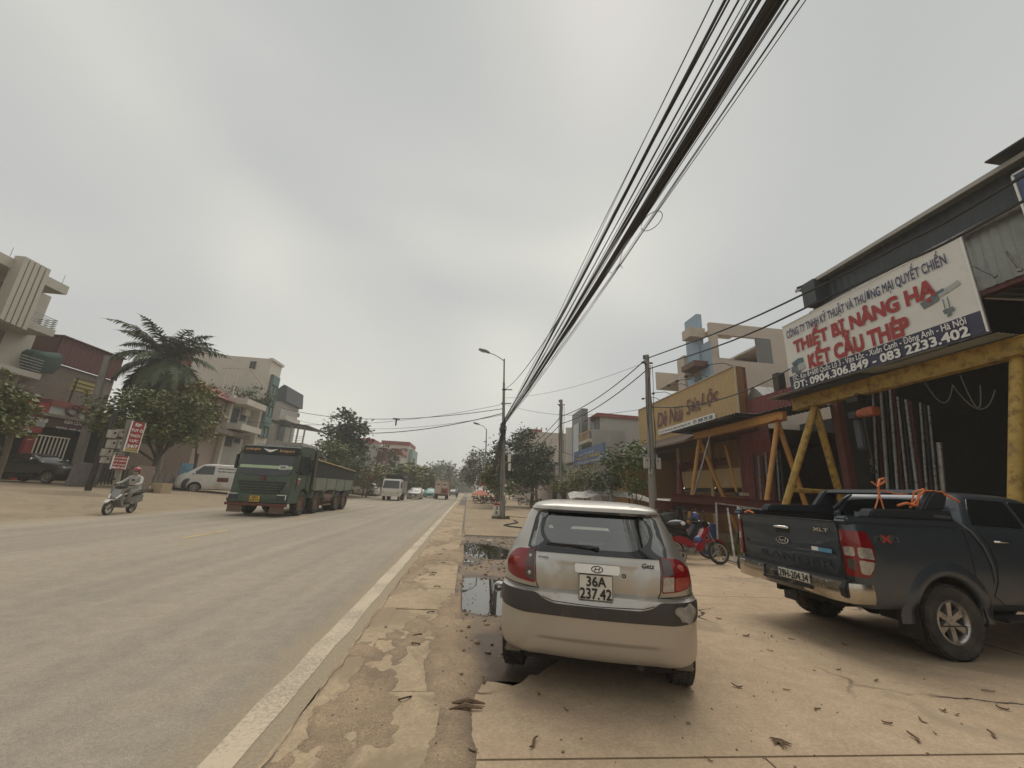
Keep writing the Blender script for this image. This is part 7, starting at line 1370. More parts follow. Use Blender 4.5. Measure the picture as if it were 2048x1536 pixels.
fl_ = MB(); fl_.ell((1.24, .62, 1.5), (.02, .14, .14), 10, 6); part('flower_sticker', fl_, mat('flower_red', (.4, .12, .1), .5), dt)
ch = MB(); ch.bb((-.42, .6, .55), (-.30, 8.4, .85)); ch.bb((.30, .6, .55), (.42, 8.4, .85)); ch.bb((-.9, 2.2, .6), (.9, 2.6, 1.3)); part('chassis', ch, 'underbody', dt)
tk = MB(); tk.lathe([(0, -.55), (.30, -.55), (.30, .55), (0, .55)], (.92, 4.75, .72), 'Y', 14); tk.bb((.65, 4.1, .35), (1.2, 5.4, .42)); part('fuel_tank', tk, 'rust_brown', dt, 50)
bd_ = MB(); bd_.prism([(2.35, 1.15), (8.75, 1.15), (8.9, 1.75), (2.35, 1.75)], -1.24, 1.24, 'X'); part('bed', bd_, 'truck_pale', dt, None, .02)
bd_ = MB(); bd_.prism([(2.4, 1.75), (8.9, 1.75), (9.0, 2.30), (2.4, 2.55)], -1.22, 1.22, 'X'); part('bed_cover', bd_, 'tarp_black', dt, None, .02)
hb_ = MB(); hb_.bb((-1.24, 2.15, 1.2), (1.24, 2.45, 3.05)); hb_.bb((-1.0, 1.6, 3.05), (1.0, 2.45, 3.12)); part('headboard', hb_, 'truck_green', dt)
for k in range(5): rb_ = MB(); yy = 2.6 + k * 1.5; rb_.bb((1.24, yy, 1.18), (1.27, yy + .1, 1.74)); part('bed_rib', rb_, 'truck_pale', dt)
ct = MB(); ct.tube([(1.25, 2.45, 2.6), (1.25, 8.95, 2.33)], .03, 6); part('rope', ct, 'bamboo', dt)
rr2 = MB(); rr2.beam((-1.0, .9, 3.1), (1.0, .9, 3.1), .04, .04); rr2.beam((-1.0, 1.7, 3.12), (1.0, 1.7, 3.12), .04, .04); rr2.bb((-.55, .8, 3.03), (.25, 1.3, 3.14)); rr2.beam((.7, .9, 3.02), (.7, .9, 3.12), .04, .04); part('roof_rack', rr2, 'steel', dt)
ld = MB(); ld.beam((1.30, 2.1, 1.3), (1.30, 2.1, 2.9), .04, .04); part('exhaust_stack', ld, 'rust_brown', dt)
# ---- generic cars
ROWS = {
 'sedan': [(.20, .12, 4.25, .78, .3, .4, .06), (.32, .03, 4.42, .84, .3, .45, .08), (.55, 0, 4.45, .865, .3, .5, .09), (.80, .02, 4.38, .86, .3, .5, .09), (.92, .06, 4.0, .845, .3, .45, .08), (1.0, .30, 3.2, .82, .28, .35, .06), (1.06, .62, 3.0, .79, .25, .3, .05), (1.25, .95, 2.6, .69, .22, .3, .05), (1.40, 1.35, 2.2, .60, .22, .25, .04), (1.455, 1.6, 1.95, .45, .15, .15, .02)],
 'suv': [(.24, .12, 4.3, .80, .3, .4, .06), (.40, .03, 4.48, .88, .3, .45, .08), (.70, 0, 4.5, .905, .3, .5, .08), (.95, .02, 4.42, .90, .3, .5, .08), (1.06, .05, 4.0, .88, .3, .45, .07), (1.14, .10, 3.2, .85, .3, .4, .06), (1.22, .16, 3.0, .82, .28, .35, .06), (1.45, .34, 2.6, .74, .25, .3, .05), (1.62, .52, 2.25, .66, .25, .3, .05), (1.68, .8, 1.95, .50, .2, .2, .03)],
 'van': [(.28, .05, 5.0, .86, .15, .4, .04), (.45, 0, 5.15, .92, .15, .45, .05), (.9, 0, 5.12, .935, .15, .45, .05), (1.15, .02, 4.9, .93, .15, .45, .05), (1.35, .04, 4.6, .91, .15, .4, .05), (1.65, .07, 4.2, .87, .15, .35, .05), (1.90, .10, 3.8, .82, .15, .3, .05), (1.96, .2, 3.6, .74, .15, .25, .04), (1.985, .5, 3.2, .5, .15, .2, .02)],
 'pickup': [(.48, .15, 5.1, .82, .1, .35, .05), (.60, .03, 5.2, .90, .1, .4, .06), (.85, 0, 5.22, .925, .1, .45, .07), (1.05, 0, 5.15, .93, .1, .45, .07), (1.15, 0, 4.7, .92, .1, .4, .06), (1.22, .02, 3.85, .90, .1, .3, .05), (1.30, .03, 3.65, .89, .1, .25, .04), (1.34, 1.42, 3.58, .87, .1, .25, .03), (1.55, 1.52, 3.2, .80, .12, .25, .03), (1.74, 1.68, 2.85, .71, .15, .25, .03), (1.80, 1.9, 2.6, .52, .15, .2, .02)]}
def simple_car(name, label, cat_, loc, rz, kind, paint, axles, wr, side, front, rear, lampf=None, lampr=None, glass_='dark_glass', spokes=7):
    S = Shell(ROWS[kind]); c = thing(name, label, cat_, loc, rz); rows = ROWS[kind]; zs = []
    for a, b in zip(rows[:-1], rows[1:]): zs += [a[0], (a[0] * 2 + b[0]) / 3, (a[0] + 2 * b[0]) / 3]
    zs.append(rows[-1][0]); ks = [0, .5, 1, 1.33, 1.66, 2] + [2 + i / 40 for i in range(1, 41)] + [3.33, 3.66, 4, 4.5, 5]
    arches = [circ(a, wr + .02, wr * 1.2, 26) for a in axles]
    part('body', S.grid(zs, ks, [], arches, []), paint, c, 40)
    for sg in (-1, 1):
        for poly in side: part('side_window', patch(rpoly(poly, .03, 2), lambda y, z, o: Vector((sg * (S.sidex(y, z) + .006 + o), y, z)), .25, .003), glass_, c, 60)
        for a in axles:
            make_wheel(c, (sg * (rows[2][3] - .12), a, wr), wr, .22, wr * .62, sg, spokes, seg=18, tread=False); li = MB(); li.lathe([(wr * 1.2, 0), (wr * 1.2, .25), (0, .25)], (0, 0, 0), 'X', 16); li.v = [(x_, y_, max(z_, -.05)) for x_, y_, z_ in li.v]; li.xf(Matrix.Translation((sg * (rows[2][3] - .02), a, wr + .02)) @ Matrix.Scale(-sg, 4, (1, 0, 0))); part('wheel_liner', li, 'underbody', c, 60)
        if lampf: part('headlamp', patch(rpoly(lampf, .03, 2), lambda x, z, o: Vector((sg * x, S.fronty(x, z) + .01 + o, z)), .1, .004), 'lamp_clear', c, 60)
        if lampr: part('tail_lamp', patch(rpoly(lampr, .02, 2), lambda u, z, o: S.U(sg * u, z, .008 + o), .1, .004), 'lamp_red', c, 60)
        m_ = MB(); my = max(p[0] for poly in side for p in poly) - .15; mz = min(p[1] for poly in side for p in poly) + .06; m_.ell((sg * (S.sidex(my, mz) + .12), my, mz), (.11, .06, .08), 8, 6); part('wing_mirror', m_, paint, c, 60)
    part('windscreen', patch(rpoly(front, .05, 2), lambda x, z, o: Vector((x, S.fronty(x, z) + .006 + o, z)), .25, .003), glass_, c, 60)
    if rear: part('rear_window', patch(rpoly(rear, .05, 2), lambda u, z, o: S.U(u, z, .006 + o), .25, .003), glass_, c, 60)
    fl = MB(); fl.bb((-.7, axles[0] - .3, wr * .7), (.7, axles[1] + .3, wr * 1.2)); part('floor_pan', fl, 'underbody', c); c['_'] = 1; del c['_']
    return c, S
mat('paint_black', (.020, .021, .021), .28, .2, coat=.5, dirt=(.1, .085, .065), dirt_amt=.12); mat('paint_white', (.60, .575, .53), .35, coat=.4, dirt=(.42, .36, .28), dirt_amt=.15, dirt_scale=1); mat('paint_silver', (.42, .40, .37), .35, .6, coat=.4); mat('paint_teal', (.14, .36, .32), .4, coat=.3); mat('paint_grey', (.16, .15, .145), .35, .5)
W_sedan = [[(1.0, 1.03), (1.85, 1.02), (1.85, 1.36), (1.4, 1.36)], [(1.92, 1.02), (2.85, 1.02), (2.3, 1.33), (1.92, 1.36)]]
FW_sedan = [(-.66, 1.05), (.66, 1.05), (.56, 1.36), (-.56, 1.36)]
def grille(c, S, poly, m='black_plastic'): part('grille', patch(rpoly(poly, .03, 2), lambda x, z, o: Vector((x, S.fronty(x, z) + .008 + o, z)), .2, .004), m, c, 60)
def fplate(c, S, z=.5): b = MB(); y = S.fronty(0, z) + .02; b.bb((-.2, y, z - .06), (.2, y + .015, z + .06)); part('number_plate', b, 'plate_white', c)
c, S = simple_car('sedan_car', 'silver grey sedan coming along the road behind the white lorry', 'car', (-6.85, 57.6, 0), math.pi, 'sedan', 'paint_silver', (.85, 3.45), .32, W_sedan, FW_sedan, None, [(.52, .68), (.80, .70), (.80, .80), (.50, .78)]); grille(c, S, [(-.45, .45), (.45, .45), (.45, .66), (-.45, .66)]); fplate(c, S, .5)
c, S = simple_car('taxi_car', 'teal taxi far down the road left of the orange lorry', 'car', (-6.05, 70.3, 0), math.pi, 'sedan', 'paint_teal', (.85, 3.45), .32, W_sedan, FW_sedan, None, [(.52, .68), (.80, .70), (.80, .80), (.50, .78)]); grille(c, S, [(-.45, .45), (.45, .45), (.45, .60), (-.45, .60)]); b = MB(); b.box((0, 1.8, 1.52), (.4, .15, .12)); part('roof_sign', b, 'paint_white', c, None, .02)
W_suv = [[(.55, 1.20), (1.5, 1.19), (1.5, 1.56), (.85, 1.56)], [(1.57, 1.19), (2.85, 1.19), (2.3, 1.53), (1.57, 1.56)]]
simple_car('white_suv', 'white crossover parked under the slender forked tree', 'car', (-12.3, 58.6, .05), R(84), 'suv', 'paint_white', (.85, 3.5), .35, W_suv, [(-.68, 1.24), (.68, 1.24), (.58, 1.58), (-.58, 1.58)], [(-.62, 1.22), (.62, 1.22), (.55, 1.58), (-.55, 1.58)], None, [(.55, .95), (.95, .98), (.95, 1.10), (.55, 1.08)])
simple_car('silver_suv', 'silver car parked behind the dump truck tail', 'car', (-13.6, 47.4, .15), R(70), 'suv', 'paint_silver', (.85, 3.5), .35, W_suv, [(-.68, 1.24), (.68, 1.24), (.58, 1.58), (-.58, 1.58)], [(-.62, 1.22), (.62, 1.22), (.55, 1.58), (-.55, 1.58)], None, [(.55, .95), (.95, .98), (.95, 1.10), (.55, 1.08)])
simple_car('far_car', 'small pale car far ahead between lorry and sedan', 'car', (-8.6, 78, 0), math.pi, 'sedan', 'paint_white', (.85, 3.45), .32, W_sedan, FW_sedan, None)
simple_car('far_car', 'tiny dark car at the vanishing point of the road', 'car', (-3.3, 95, 0), 0, 'sedan', 'paint_grey', (.85, 3.45), .32, W_sedan, FW_sedan, [(-.6, 1.05), (.6, 1.05), (.55, 1.36), (-.55, 1.36)], None, [(.5, .75), (.85, .75), (.85, .88), (.5, .88)])
vn, S = simple_car('delivery_van', 'white panel van parked nose to the shops left of the dump truck', 'van', (-15.4, 32.4, .40), R(122), 'van', 'paint_white', (1.0, 4.0), .33, [[(3.1, 1.25), (4.3, 1.22), (3.75, 1.80), (3.1, 1.82)]], [(-.74, 1.30), (.74, 1.30), (.66, 1.84), (-.66, 1.84)], [(-.70, 1.25), (.70, 1.25), (.66, 1.80), (-.66, 1.80)], None, [(.78, .75), (.98, .75), (.98, 1.15), (.78, 1.15)])
for k, (y, z, w_, h_, s_, m_) in enumerate(((2.4, 1.62, 1.0, .12, 'BẢO NGỌC', 'text_black'), (2.4, 1.42, 1.0, .12, 'NƯỚC SẠCH', 'text_black'), (1.2, 1.62, .9, .12, 'GIAO HÀNG', 'text_black'), (1.2, 1.42, .8, .1, 'TẬN NƠI', 'text_black'), (1.2, .98, .8, .09, '0986 22 88', 'text_black'))): text(s_, (-(S.sidex(2, z)) - .01, y + w_ / 2, z), (0, -1, 0), (0, 0, 1), w_, h_, m_, vn, bold=.03, depth=.01)
b = MB(); b.bb((-.945, 2.2, .80), (-.955, 2.85, 1.08)); part('red_panel', b, 'sign_red', vn)
bp_, S = simple_car('dark_pickup', 'black pickup parked on the verge at the left edge, nose toward the road', 'pickup truck', (-30.0, 28.9, .60), -R(93), 'pickup', 'paint_black', (1.15, 4.25), .37, [[(1.72, 1.36), (2.4, 1.35), (2.4, 1.68), (1.85, 1.68)], [(2.46, 1.35), (3.4, 1.34), (2.95, 1.65), (2.46, 1.68)]], [(-.74, 1.34), (.74, 1.34), (.62, 1.70), (-.62, 1.70)], None, [(.45, .98), (.86, .95), (.84, 1.10), (.50, 1.06)])
grille(bp_, S, [(-.42, .84), (.42, .84), (.42, 1.06), (-.42, 1.06)]); fplate(bp_, S, .70)
cm = MB()
for sg in (-1, 1): cm.tube([(sg * .44, S.fronty(.44, z) + .02, z) for z in (.84, .92, 1.0, 1.07)], .02, 6)
part('chrome_trim', cm, 'chrome', bp_, 60); cm = MB(); cm.ell((0, S.fronty(0, .96) + .02, .96), (.06, .02, .05), 10, 6); part('badge', cm, 'chrome', bp_, 60)
for sg in (-1, 1): m2 = MB(); m2.ell((sg * 1.05, 3.2, 1.42), (.12, .06, .09), 8, 6); part('mirror_cover', m2, 'chrome', bp_, 60); stp = MB(); stp.bb((sg * .82, 1.8, .42), (sg * .98, 3.6, .47)); part('side_step', stp, 'black_plastic', bp_)
# ---- white light lorry, oncoming
wl = thing('white_lorry', 'white light lorry with dark canvas roof coming along the road', 'lorry', (-8.15, 44.6, 0), 0)
cb2 = MB(); cb2.prism([(.04, .45), (0, .8), (.05, 1.25), (.32, 2.15), (.45, 2.25), (1.6, 2.25), (1.6, .6)], -.95, .95, 'X'); part('cab', cb2, 'paint_white', wl, 40, .04)
f2 = lambda z: np.interp(z, [.45, .8, 1.25, 2.15], [.04, 0, .05, .32])
def lp2(name, poly, m, o=.01): mb = patch(poly, lambda x, z, q_: Vector((x, f2(z) - o - q_, z)), .3, .015); return part(name, mb, m, wl)
lp2('windscreen', rpoly([(-.86, 1.28), (.86, 1.28), (.80, 2.08), (-.80, 2.08)], .05), 'window_glass'); lp2('grille', rpoly([(-.6, .82), (.6, .82), (.6, .98), (-.6, .98)], .02), mat('chrome_warm', (.5, .46, .3), .3, .6)); lp2('bumper', rpoly([(-.95, .45), (.95, .45), (.95, .70), (-.95, .70)], .03), 'paint_white', .06)
for sg in (-1, 1):
    lp2('headlamp', rpoly([(sg * .62, .78), (sg * .92, .80), (sg * .93, 1.02), (sg * .66, .98)], .02), 'lamp_clear', .02); b = MB(); b.bb((sg * 1.0, .1, 1.4), (sg * 1.12, .2, 1.85)); part('mirror', b, 'black_plastic', wl, None, .01)
    sw = MB(); sw.bb((sg * .955, .5, 1.3), (sg * .965, 1.3, 2.0)); part('side_window', sw, 'window_glass', wl)
    make_wheel(wl, (sg * .80, .95, .38), .38, .22, .2, sg, 8, 'paint_white', 16, tread=False); make_wheel(wl, (sg * .76, 3.6, .38), .38, .36, .2, sg, 8, 'paint_white', 16, tread=False)
b = MB(); b.bb((-.98, 1.75, .75), (.98, 5.0, 1.35)); part('bed', b, 'truck_pale', wl); b = MB(); b.bb((-.95, 1.75, 1.36), (.95, 5.0, 2.2)); part('bed_cargo', b, mat('cargo_brown', (.22, .19, .16), .85), wl); b = MB(); b.prism([(-1.0, 2.2), (1.0, 2.2), (1.0, 2.55), (.8, 2.75), (-.8, 2.75), (-1.0, 2.55)], 1.7, 5.05, 'Y'); part('canvas_roof', b, 'tarp_black', wl, None, .03); b = MB(); b.bb((-.4, .3, .45), (.4, 4.8, .65)); part('chassis', b, 'underbody', wl)
# ---- orange and white box lorry going away
ol = thing('box_lorry', 'orange and white lorry driving away in the near lane', 'lorry', (-3.75, 59.2, 0), 0)
b = MB(); b.bb((-.95, 0, .75), (.95, 3.9, 2.55)); part('box', b, mat('box_orange', (.48, .20, .11), .6, var=.15, scale=3), ol, None, .02)
for (x0, x1, z0, z1, m_) in ((-.88, -.05, .85, 2.5, 'cream'), (.05, .88, 1.6, 2.5, 'cream'), (.05, .88, .85, 1.5, 'roof_red')): b = MB(); b.bb((x0, -.03, z0), (x1, -.004, z1)); d_ = part('door_panel', b, m_, ol); b = MB(); b.bb((x0 + .2, -.04, z1 - .5), (x1 - .2, -.032, z1 - .35)); part('print_line', b, 'text_black', d_)
b = MB(); b.bb((-.9, 3.95, .5), (.9, 5.4, 2.1)); part('cab', b, 'paint_white', ol, None, .06); b = MB(); b.bb((-.9, -.05, .5), (.9, .05, .74)); part('bumper', b, 'dark_metal', ol)
for sg in (-1, 1): make_wheel(ol, (sg * .75, 1.0, .36), .36, .34, .2, sg, 8, seg=14, tread=False); make_wheel(ol, (sg * .8, 4.6, .36), .36, .2, .2, sg, 8, seg=14, tread=False); b = MB(); b.bb((sg * .6, -.06, .6), (sg * .85, -.052, .7)); part('tail_lamp', b, 'lamp_red', ol)
# ---- motorbikes
mat('moto_red', (.30, .02, .025), .3, coat=.5); mat('moto_black', (.02, .02, .021), .35, coat=.3); mat('moto_grey', (.26, .25, .235), .35, .4, coat=.3); mat('seat_black', (.022, .021, .02), .7); mat('moto_blue', (.03, .06, .19), .4, coat=.3); mat('moto_white', (.55, .53, .49), .35, coat=.3)
def mwheel(par, y, r, wd, rim='rim_alloy', spokes=12):
    w_ = bpy.data.objects.new('wheel', None); COL.objects.link(w_); w_.parent = par; w_.location = (0, y, r); t = MB(); t.lathe([(r - .06, -wd * .4), (r - .02, -wd * .5), (r, -wd * .2), (r, wd * .2), (r - .02, wd * .5), (r - .06, wd * .4)], (0, 0, 0), 'X', 24, True); part('tyre', t, 'rubber', w_, 50)
    t = MB(); t.lathe([(r - .075, -wd * .35), (r - .055, -wd * .4), (r - .055, wd * .4), (r - .075, wd * .35)], (0, 0, 0), 'X', 24, True); t.lathe([(0, -.06), (.05, -.06), (.05, .06), (0, .06)], (0, 0, 0), 'X', 12)
    for k in range(spokes): a = 2 * math.pi * k / spokes; t.tube([(0, .04 * math.cos(a), .04 * math.sin(a)), (0, (r - .06) * math.cos(a), (r - .06) * math.sin(a))], .005 if spokes > 8 else .018, 4)
    part('rim', t, rim, w_, 50)
def slabx(pts, hw, m, par, name, bev=.02): mb = MB(); mb.prism(pts, -hw, hw, 'X'); return part(name, mb, m, par, 50, bev)
def underbone(label, loc, rz, m, lean=R(8), group=None, plain=False):
    b = thing('motorbike', label, 'motorbike', loc, rz, group); b.rotation_euler = (0, lean, rz)
    mwheel(b, 0, .285, .08); mwheel(b, 1.21, .285, .07)
    slabx([(.02, .62), (-.42, .80), (-.48, .74), (.0, .52), (.52, .36), (.60, .40), (.48, .55), (.25, .66)], .10, m, b, 'side_panel'); slabx([(-.46, .80), (-.40, .86), (.10, .80), (.40, .68), (.42, .64), (.1, .73), (-.42, .79)], .12, 'seat_black', b, 'seat', .03)
    slabx([(.55, .40), (.86, .86), (.95, .92), (1.0, .84), (.90, .70), (.80, .42), (.70, .30), (.58, .30)], .12, m, b, 'leg_shield'); slabx([(.86, .92), (.80, 1.02), (.88, 1.08), (1.02, 1.0), (1.0, .90)], .11, 'moto_black' if not plain else m, b, 'headlamp_cowl', .03)
    h = MB(); h.ell((0, 1.03, .97), (.08, .04, .06), 10, 6); part('headlamp', h, 'lamp_clear', b, 60); h = MB(); h.tube([(-.32, .74, 1.05), (-.2, .84, 1.04), (.2, .84, 1.04), (.32, .74, 1.05)], .014, 6); h.tube([(-.22, .82, 1.04), (-.26, .78, 1.22)], .006, 4); h.tube([(.22, .82, 1.04), (.26, .78, 1.22)], .006, 4); h.ell((-.27, .78, 1.26), (.055, .015, .04), 8, 5); h.ell((.27, .78, 1.26), (.055, .015, .04), 8, 5); part('handlebar', h, 'dark_metal', b, 60)
    for sx in (-.075, .075): h = MB(); h.tube([(sx, .95, .85), (sx, 1.21, .285)], .018, 6); part('fork', h, 'steel', b, 60)
    slabx([(.92, .56), (1.05, .62), (1.25, .62), (1.42, .52), (1.44, .46), (1.25, .575), (1.05, .56), (.94, .5)], .055, m, b, 'front_fender', .01); slabx([(-.30, .52), (-.25, .60), (.05, .60), (-.32, .40)], .06, 'moto_black', b, 'rear_fender', .01)
    e = MB(); e.ell((0, .52, .34), (.10, .20, .10), 12, 8); e.lathe([(0, -.13), (.085, -.13), (.085, .13), (0, .13)], (0, .42, .30), 'X', 12); part('engine', e, 'steel', b, 50); e = MB(); e.tube([(.10, .62, .24), (.12, .35, .22), (.13, .05, .27), (.13, -.35, .36)], [.018, .02, .045, .05], 8); part('exhaust', e, 'chrome_dusty', b, 60); e = MB(); e.tube([(-.11, 0, .285), (-.11, .45, .30)], .035, 6); part('chain_case', e, 'dark_metal', b, 60); e = MB(); e.tube([(.09, -.10, .70), (.09, 0, .29)], .03, 8); part('shock', e, 'steel', b); e = MB(); e.tube([(-.08, .40, .25), (-.20, .36, .0)], .012, 5); part('stand', e, 'dark_metal', b); e = MB(); e.box((0, -.50, .72), (.14, .04, .08)); part('tail_lamp', e, 'lamp_red', b, None, .01)
    return b
bk = underbone('red and blue motorbike parked between the silver car and the mesh gate', (5.43, 10.38, 0), -R(91), 'moto_red', R(-7))
e = MB(); e.ell((.0, .72, .56), (.135, .13, .13), 12, 8); part('blue_cover', e, 'moto_blue', bk, 60)
b2 = underbone('black motorbike with large tank behind the red motorbike', (5.75, 11.5, 0), -R(98), 'moto_black', R(-6)); e = MB(); e.ell((0, .42, .86), (.16, .34, .15), 14, 8); part('tank', e, 'moto_black', b2, 60); e = MB(); e.ell((.15, .52, .90), (.02, .07, .05), 10, 6); part('badge', e, 'text_white', b2, 60); e = MB(); e.box((0, -.35, .95), (.42, .5, .30)); part('crate', e, mat('crate_green', (.05, .06, .05), .7), b2, None, .02)
b3 = underbone('blue fronted motorbike beside the mesh gate', (6.3, 12.1, 0), -R(80), 'moto_blue', R(-6)); e = MB(); e.ell((0, .95, 1.02), (.18, .12, .22), 12, 8); part('front_cowl', e, 'moto_blue', b3, 60); e = MB(); e.ell((.0, 1.06, 1.12), (.06, .03, .07), 10, 6); part('headlamp_ring', e, 'text_white', b3, 60)
brl = MB(); brl.lathe([(0, 0), (.28, 0), (.29, .3), (.28, .6), (.29, .9), (.0, .9)], (7.6, 12.4, 0), 'Z', 16); solo('barrel', brl, 'moto_blue', 'dark blue barrel behind the mesh gate', 'barrel', None, 50)
sk_ = MB(); random.seed(12)
for k, (x, y, z, r) in enumerate(((6.0, 13.4, .35, .5), (6.7, 13.7, .4, .55), (6.3, 13.6, .9, .42), (7.2, 13.5, .35, .45), (7.0, 13.6, .85, .4))):
    s1x = MB(); s1x.ell((0, 0, 0), (r, r * .8, r * .7), 14, 9); s1x.v = [tuple(Vector(v) * (1 + .18 * mnoise.noise(Vector(v) * 4 + Vector((k * 5, 0, 0))))) for v in s1x.v]; o = solo('scrap_sack', s1x, mat('sack_dark', (.05, .055, .05), .75, var=.4, scale=5, bump=.3), 'dark bulging scrap sack heaped under the red steel beams', 'sack', 'scrap sacks under the red beams', 60); o.location = (x, y, z)
gw = MB(); random.seed(15)
for k in range(900):
    p = Vector((frand(7.4, 9.4), frand(12.0, 14.2), 0)); h = frand(.15, .6); a = random.random() * 6.28; d = Vector((math.cos(a), math.sin(a), 0)) * .02; l = Vector((frand(-.15, .15), frand(-.15, .15), h)); gw.add([p - d, p + d, p + l], [(0, 1, 2)])
stuff('weeds', gw, mat('dry_grass', (.17, .15, .06), .9, var=.4, scale=3), 'dry weeds growing behind the mesh gate', 'weeds')
random.seed(9); mlab = ['black motorbike parked just left of the cable knotted pole', 'grey motorbike at the left end of the far parked row', 'dark motorbike in the middle of the far parked row', 'red motorbike in the far parked row', 'white motorbike parked right of the cable knotted pole', 'dark motorbike parked beside the white one', 'black motorbike standing near the silver car roof', 'dark motorbike in front of the low shed']
for i, (px, py, m, rz) in enumerate(((988, 1008, 'moto_black', 100), (950, 1006, 'moto_grey', 80), (965, 1007, 'moto_black', 95), (977, 1008, 'moto_red', 85), (1040, 1010, 'moto_white', 70), (1052, 1010, 'moto_black', 80), (1068, 1019, 'moto_black', 60), (1078, 1010, 'moto_black', 95))): p = gnd(px, py); underbone(mlab[i], (p.x, p.y, 0), -R(rz), m, R(-7), 'motorbikes parked under the right hand trees')
# far rider reduced to a bike with a body
mat('skin', (.36, .22, .15), .6, var=.05); mat('jacket_grey', (.42, .405, .37), .85, var=.15, scale=8); mat('trouser_grey', (.24, .225, .20), .85, var=.15, scale=8); mat('helmet_red', (.32, .05, .055), .35, coat=.4); mat('mask_beige', (.38, .33, .26), .8)
def skin_body(par, chain, edges, mats):
    """one continuous body from a skeleton: chain name -> (pos, radius)"""
    names = list(chain); me = bpy.data.meshes.new('body'); me.from_pydata([chain[n][0] for n in names], [(names.index(a), names.index(b)) for a, b in edges], []); o = bpy.data.objects.new('body', me); COL.objects.link(o)
    md = o.modifiers.new('skin', 'SKIN'); md.use_smooth_shade = True
    for i, n in enumerate(names): sv = me.skin_vertices[0].data[i]; r = chain[n][1]; sv.radius = (r if not isinstance(r, tuple) else r[0], r if not isinstance(r, tuple) else r[1]); sv.use_root = (n == 'pelvis')
    sb = o.modifiers.new('sub', 'SUBSURF'); sb.levels = 2; sb.render_levels = 2
    dg = bpy.context.evaluated_depsgraph_get(); m2 = bpy.data.meshes.new_from_object(o.evaluated_get(dg)); bpy.data.objects.remove(o)
    m2.materials.clear()
    for m in mats[0]: m2.materials.append(MATS[m])
    for p in m2.polygons: p.material_index = mats[1](p.center); p.use_smooth = True
    return obj('body', m2, par)
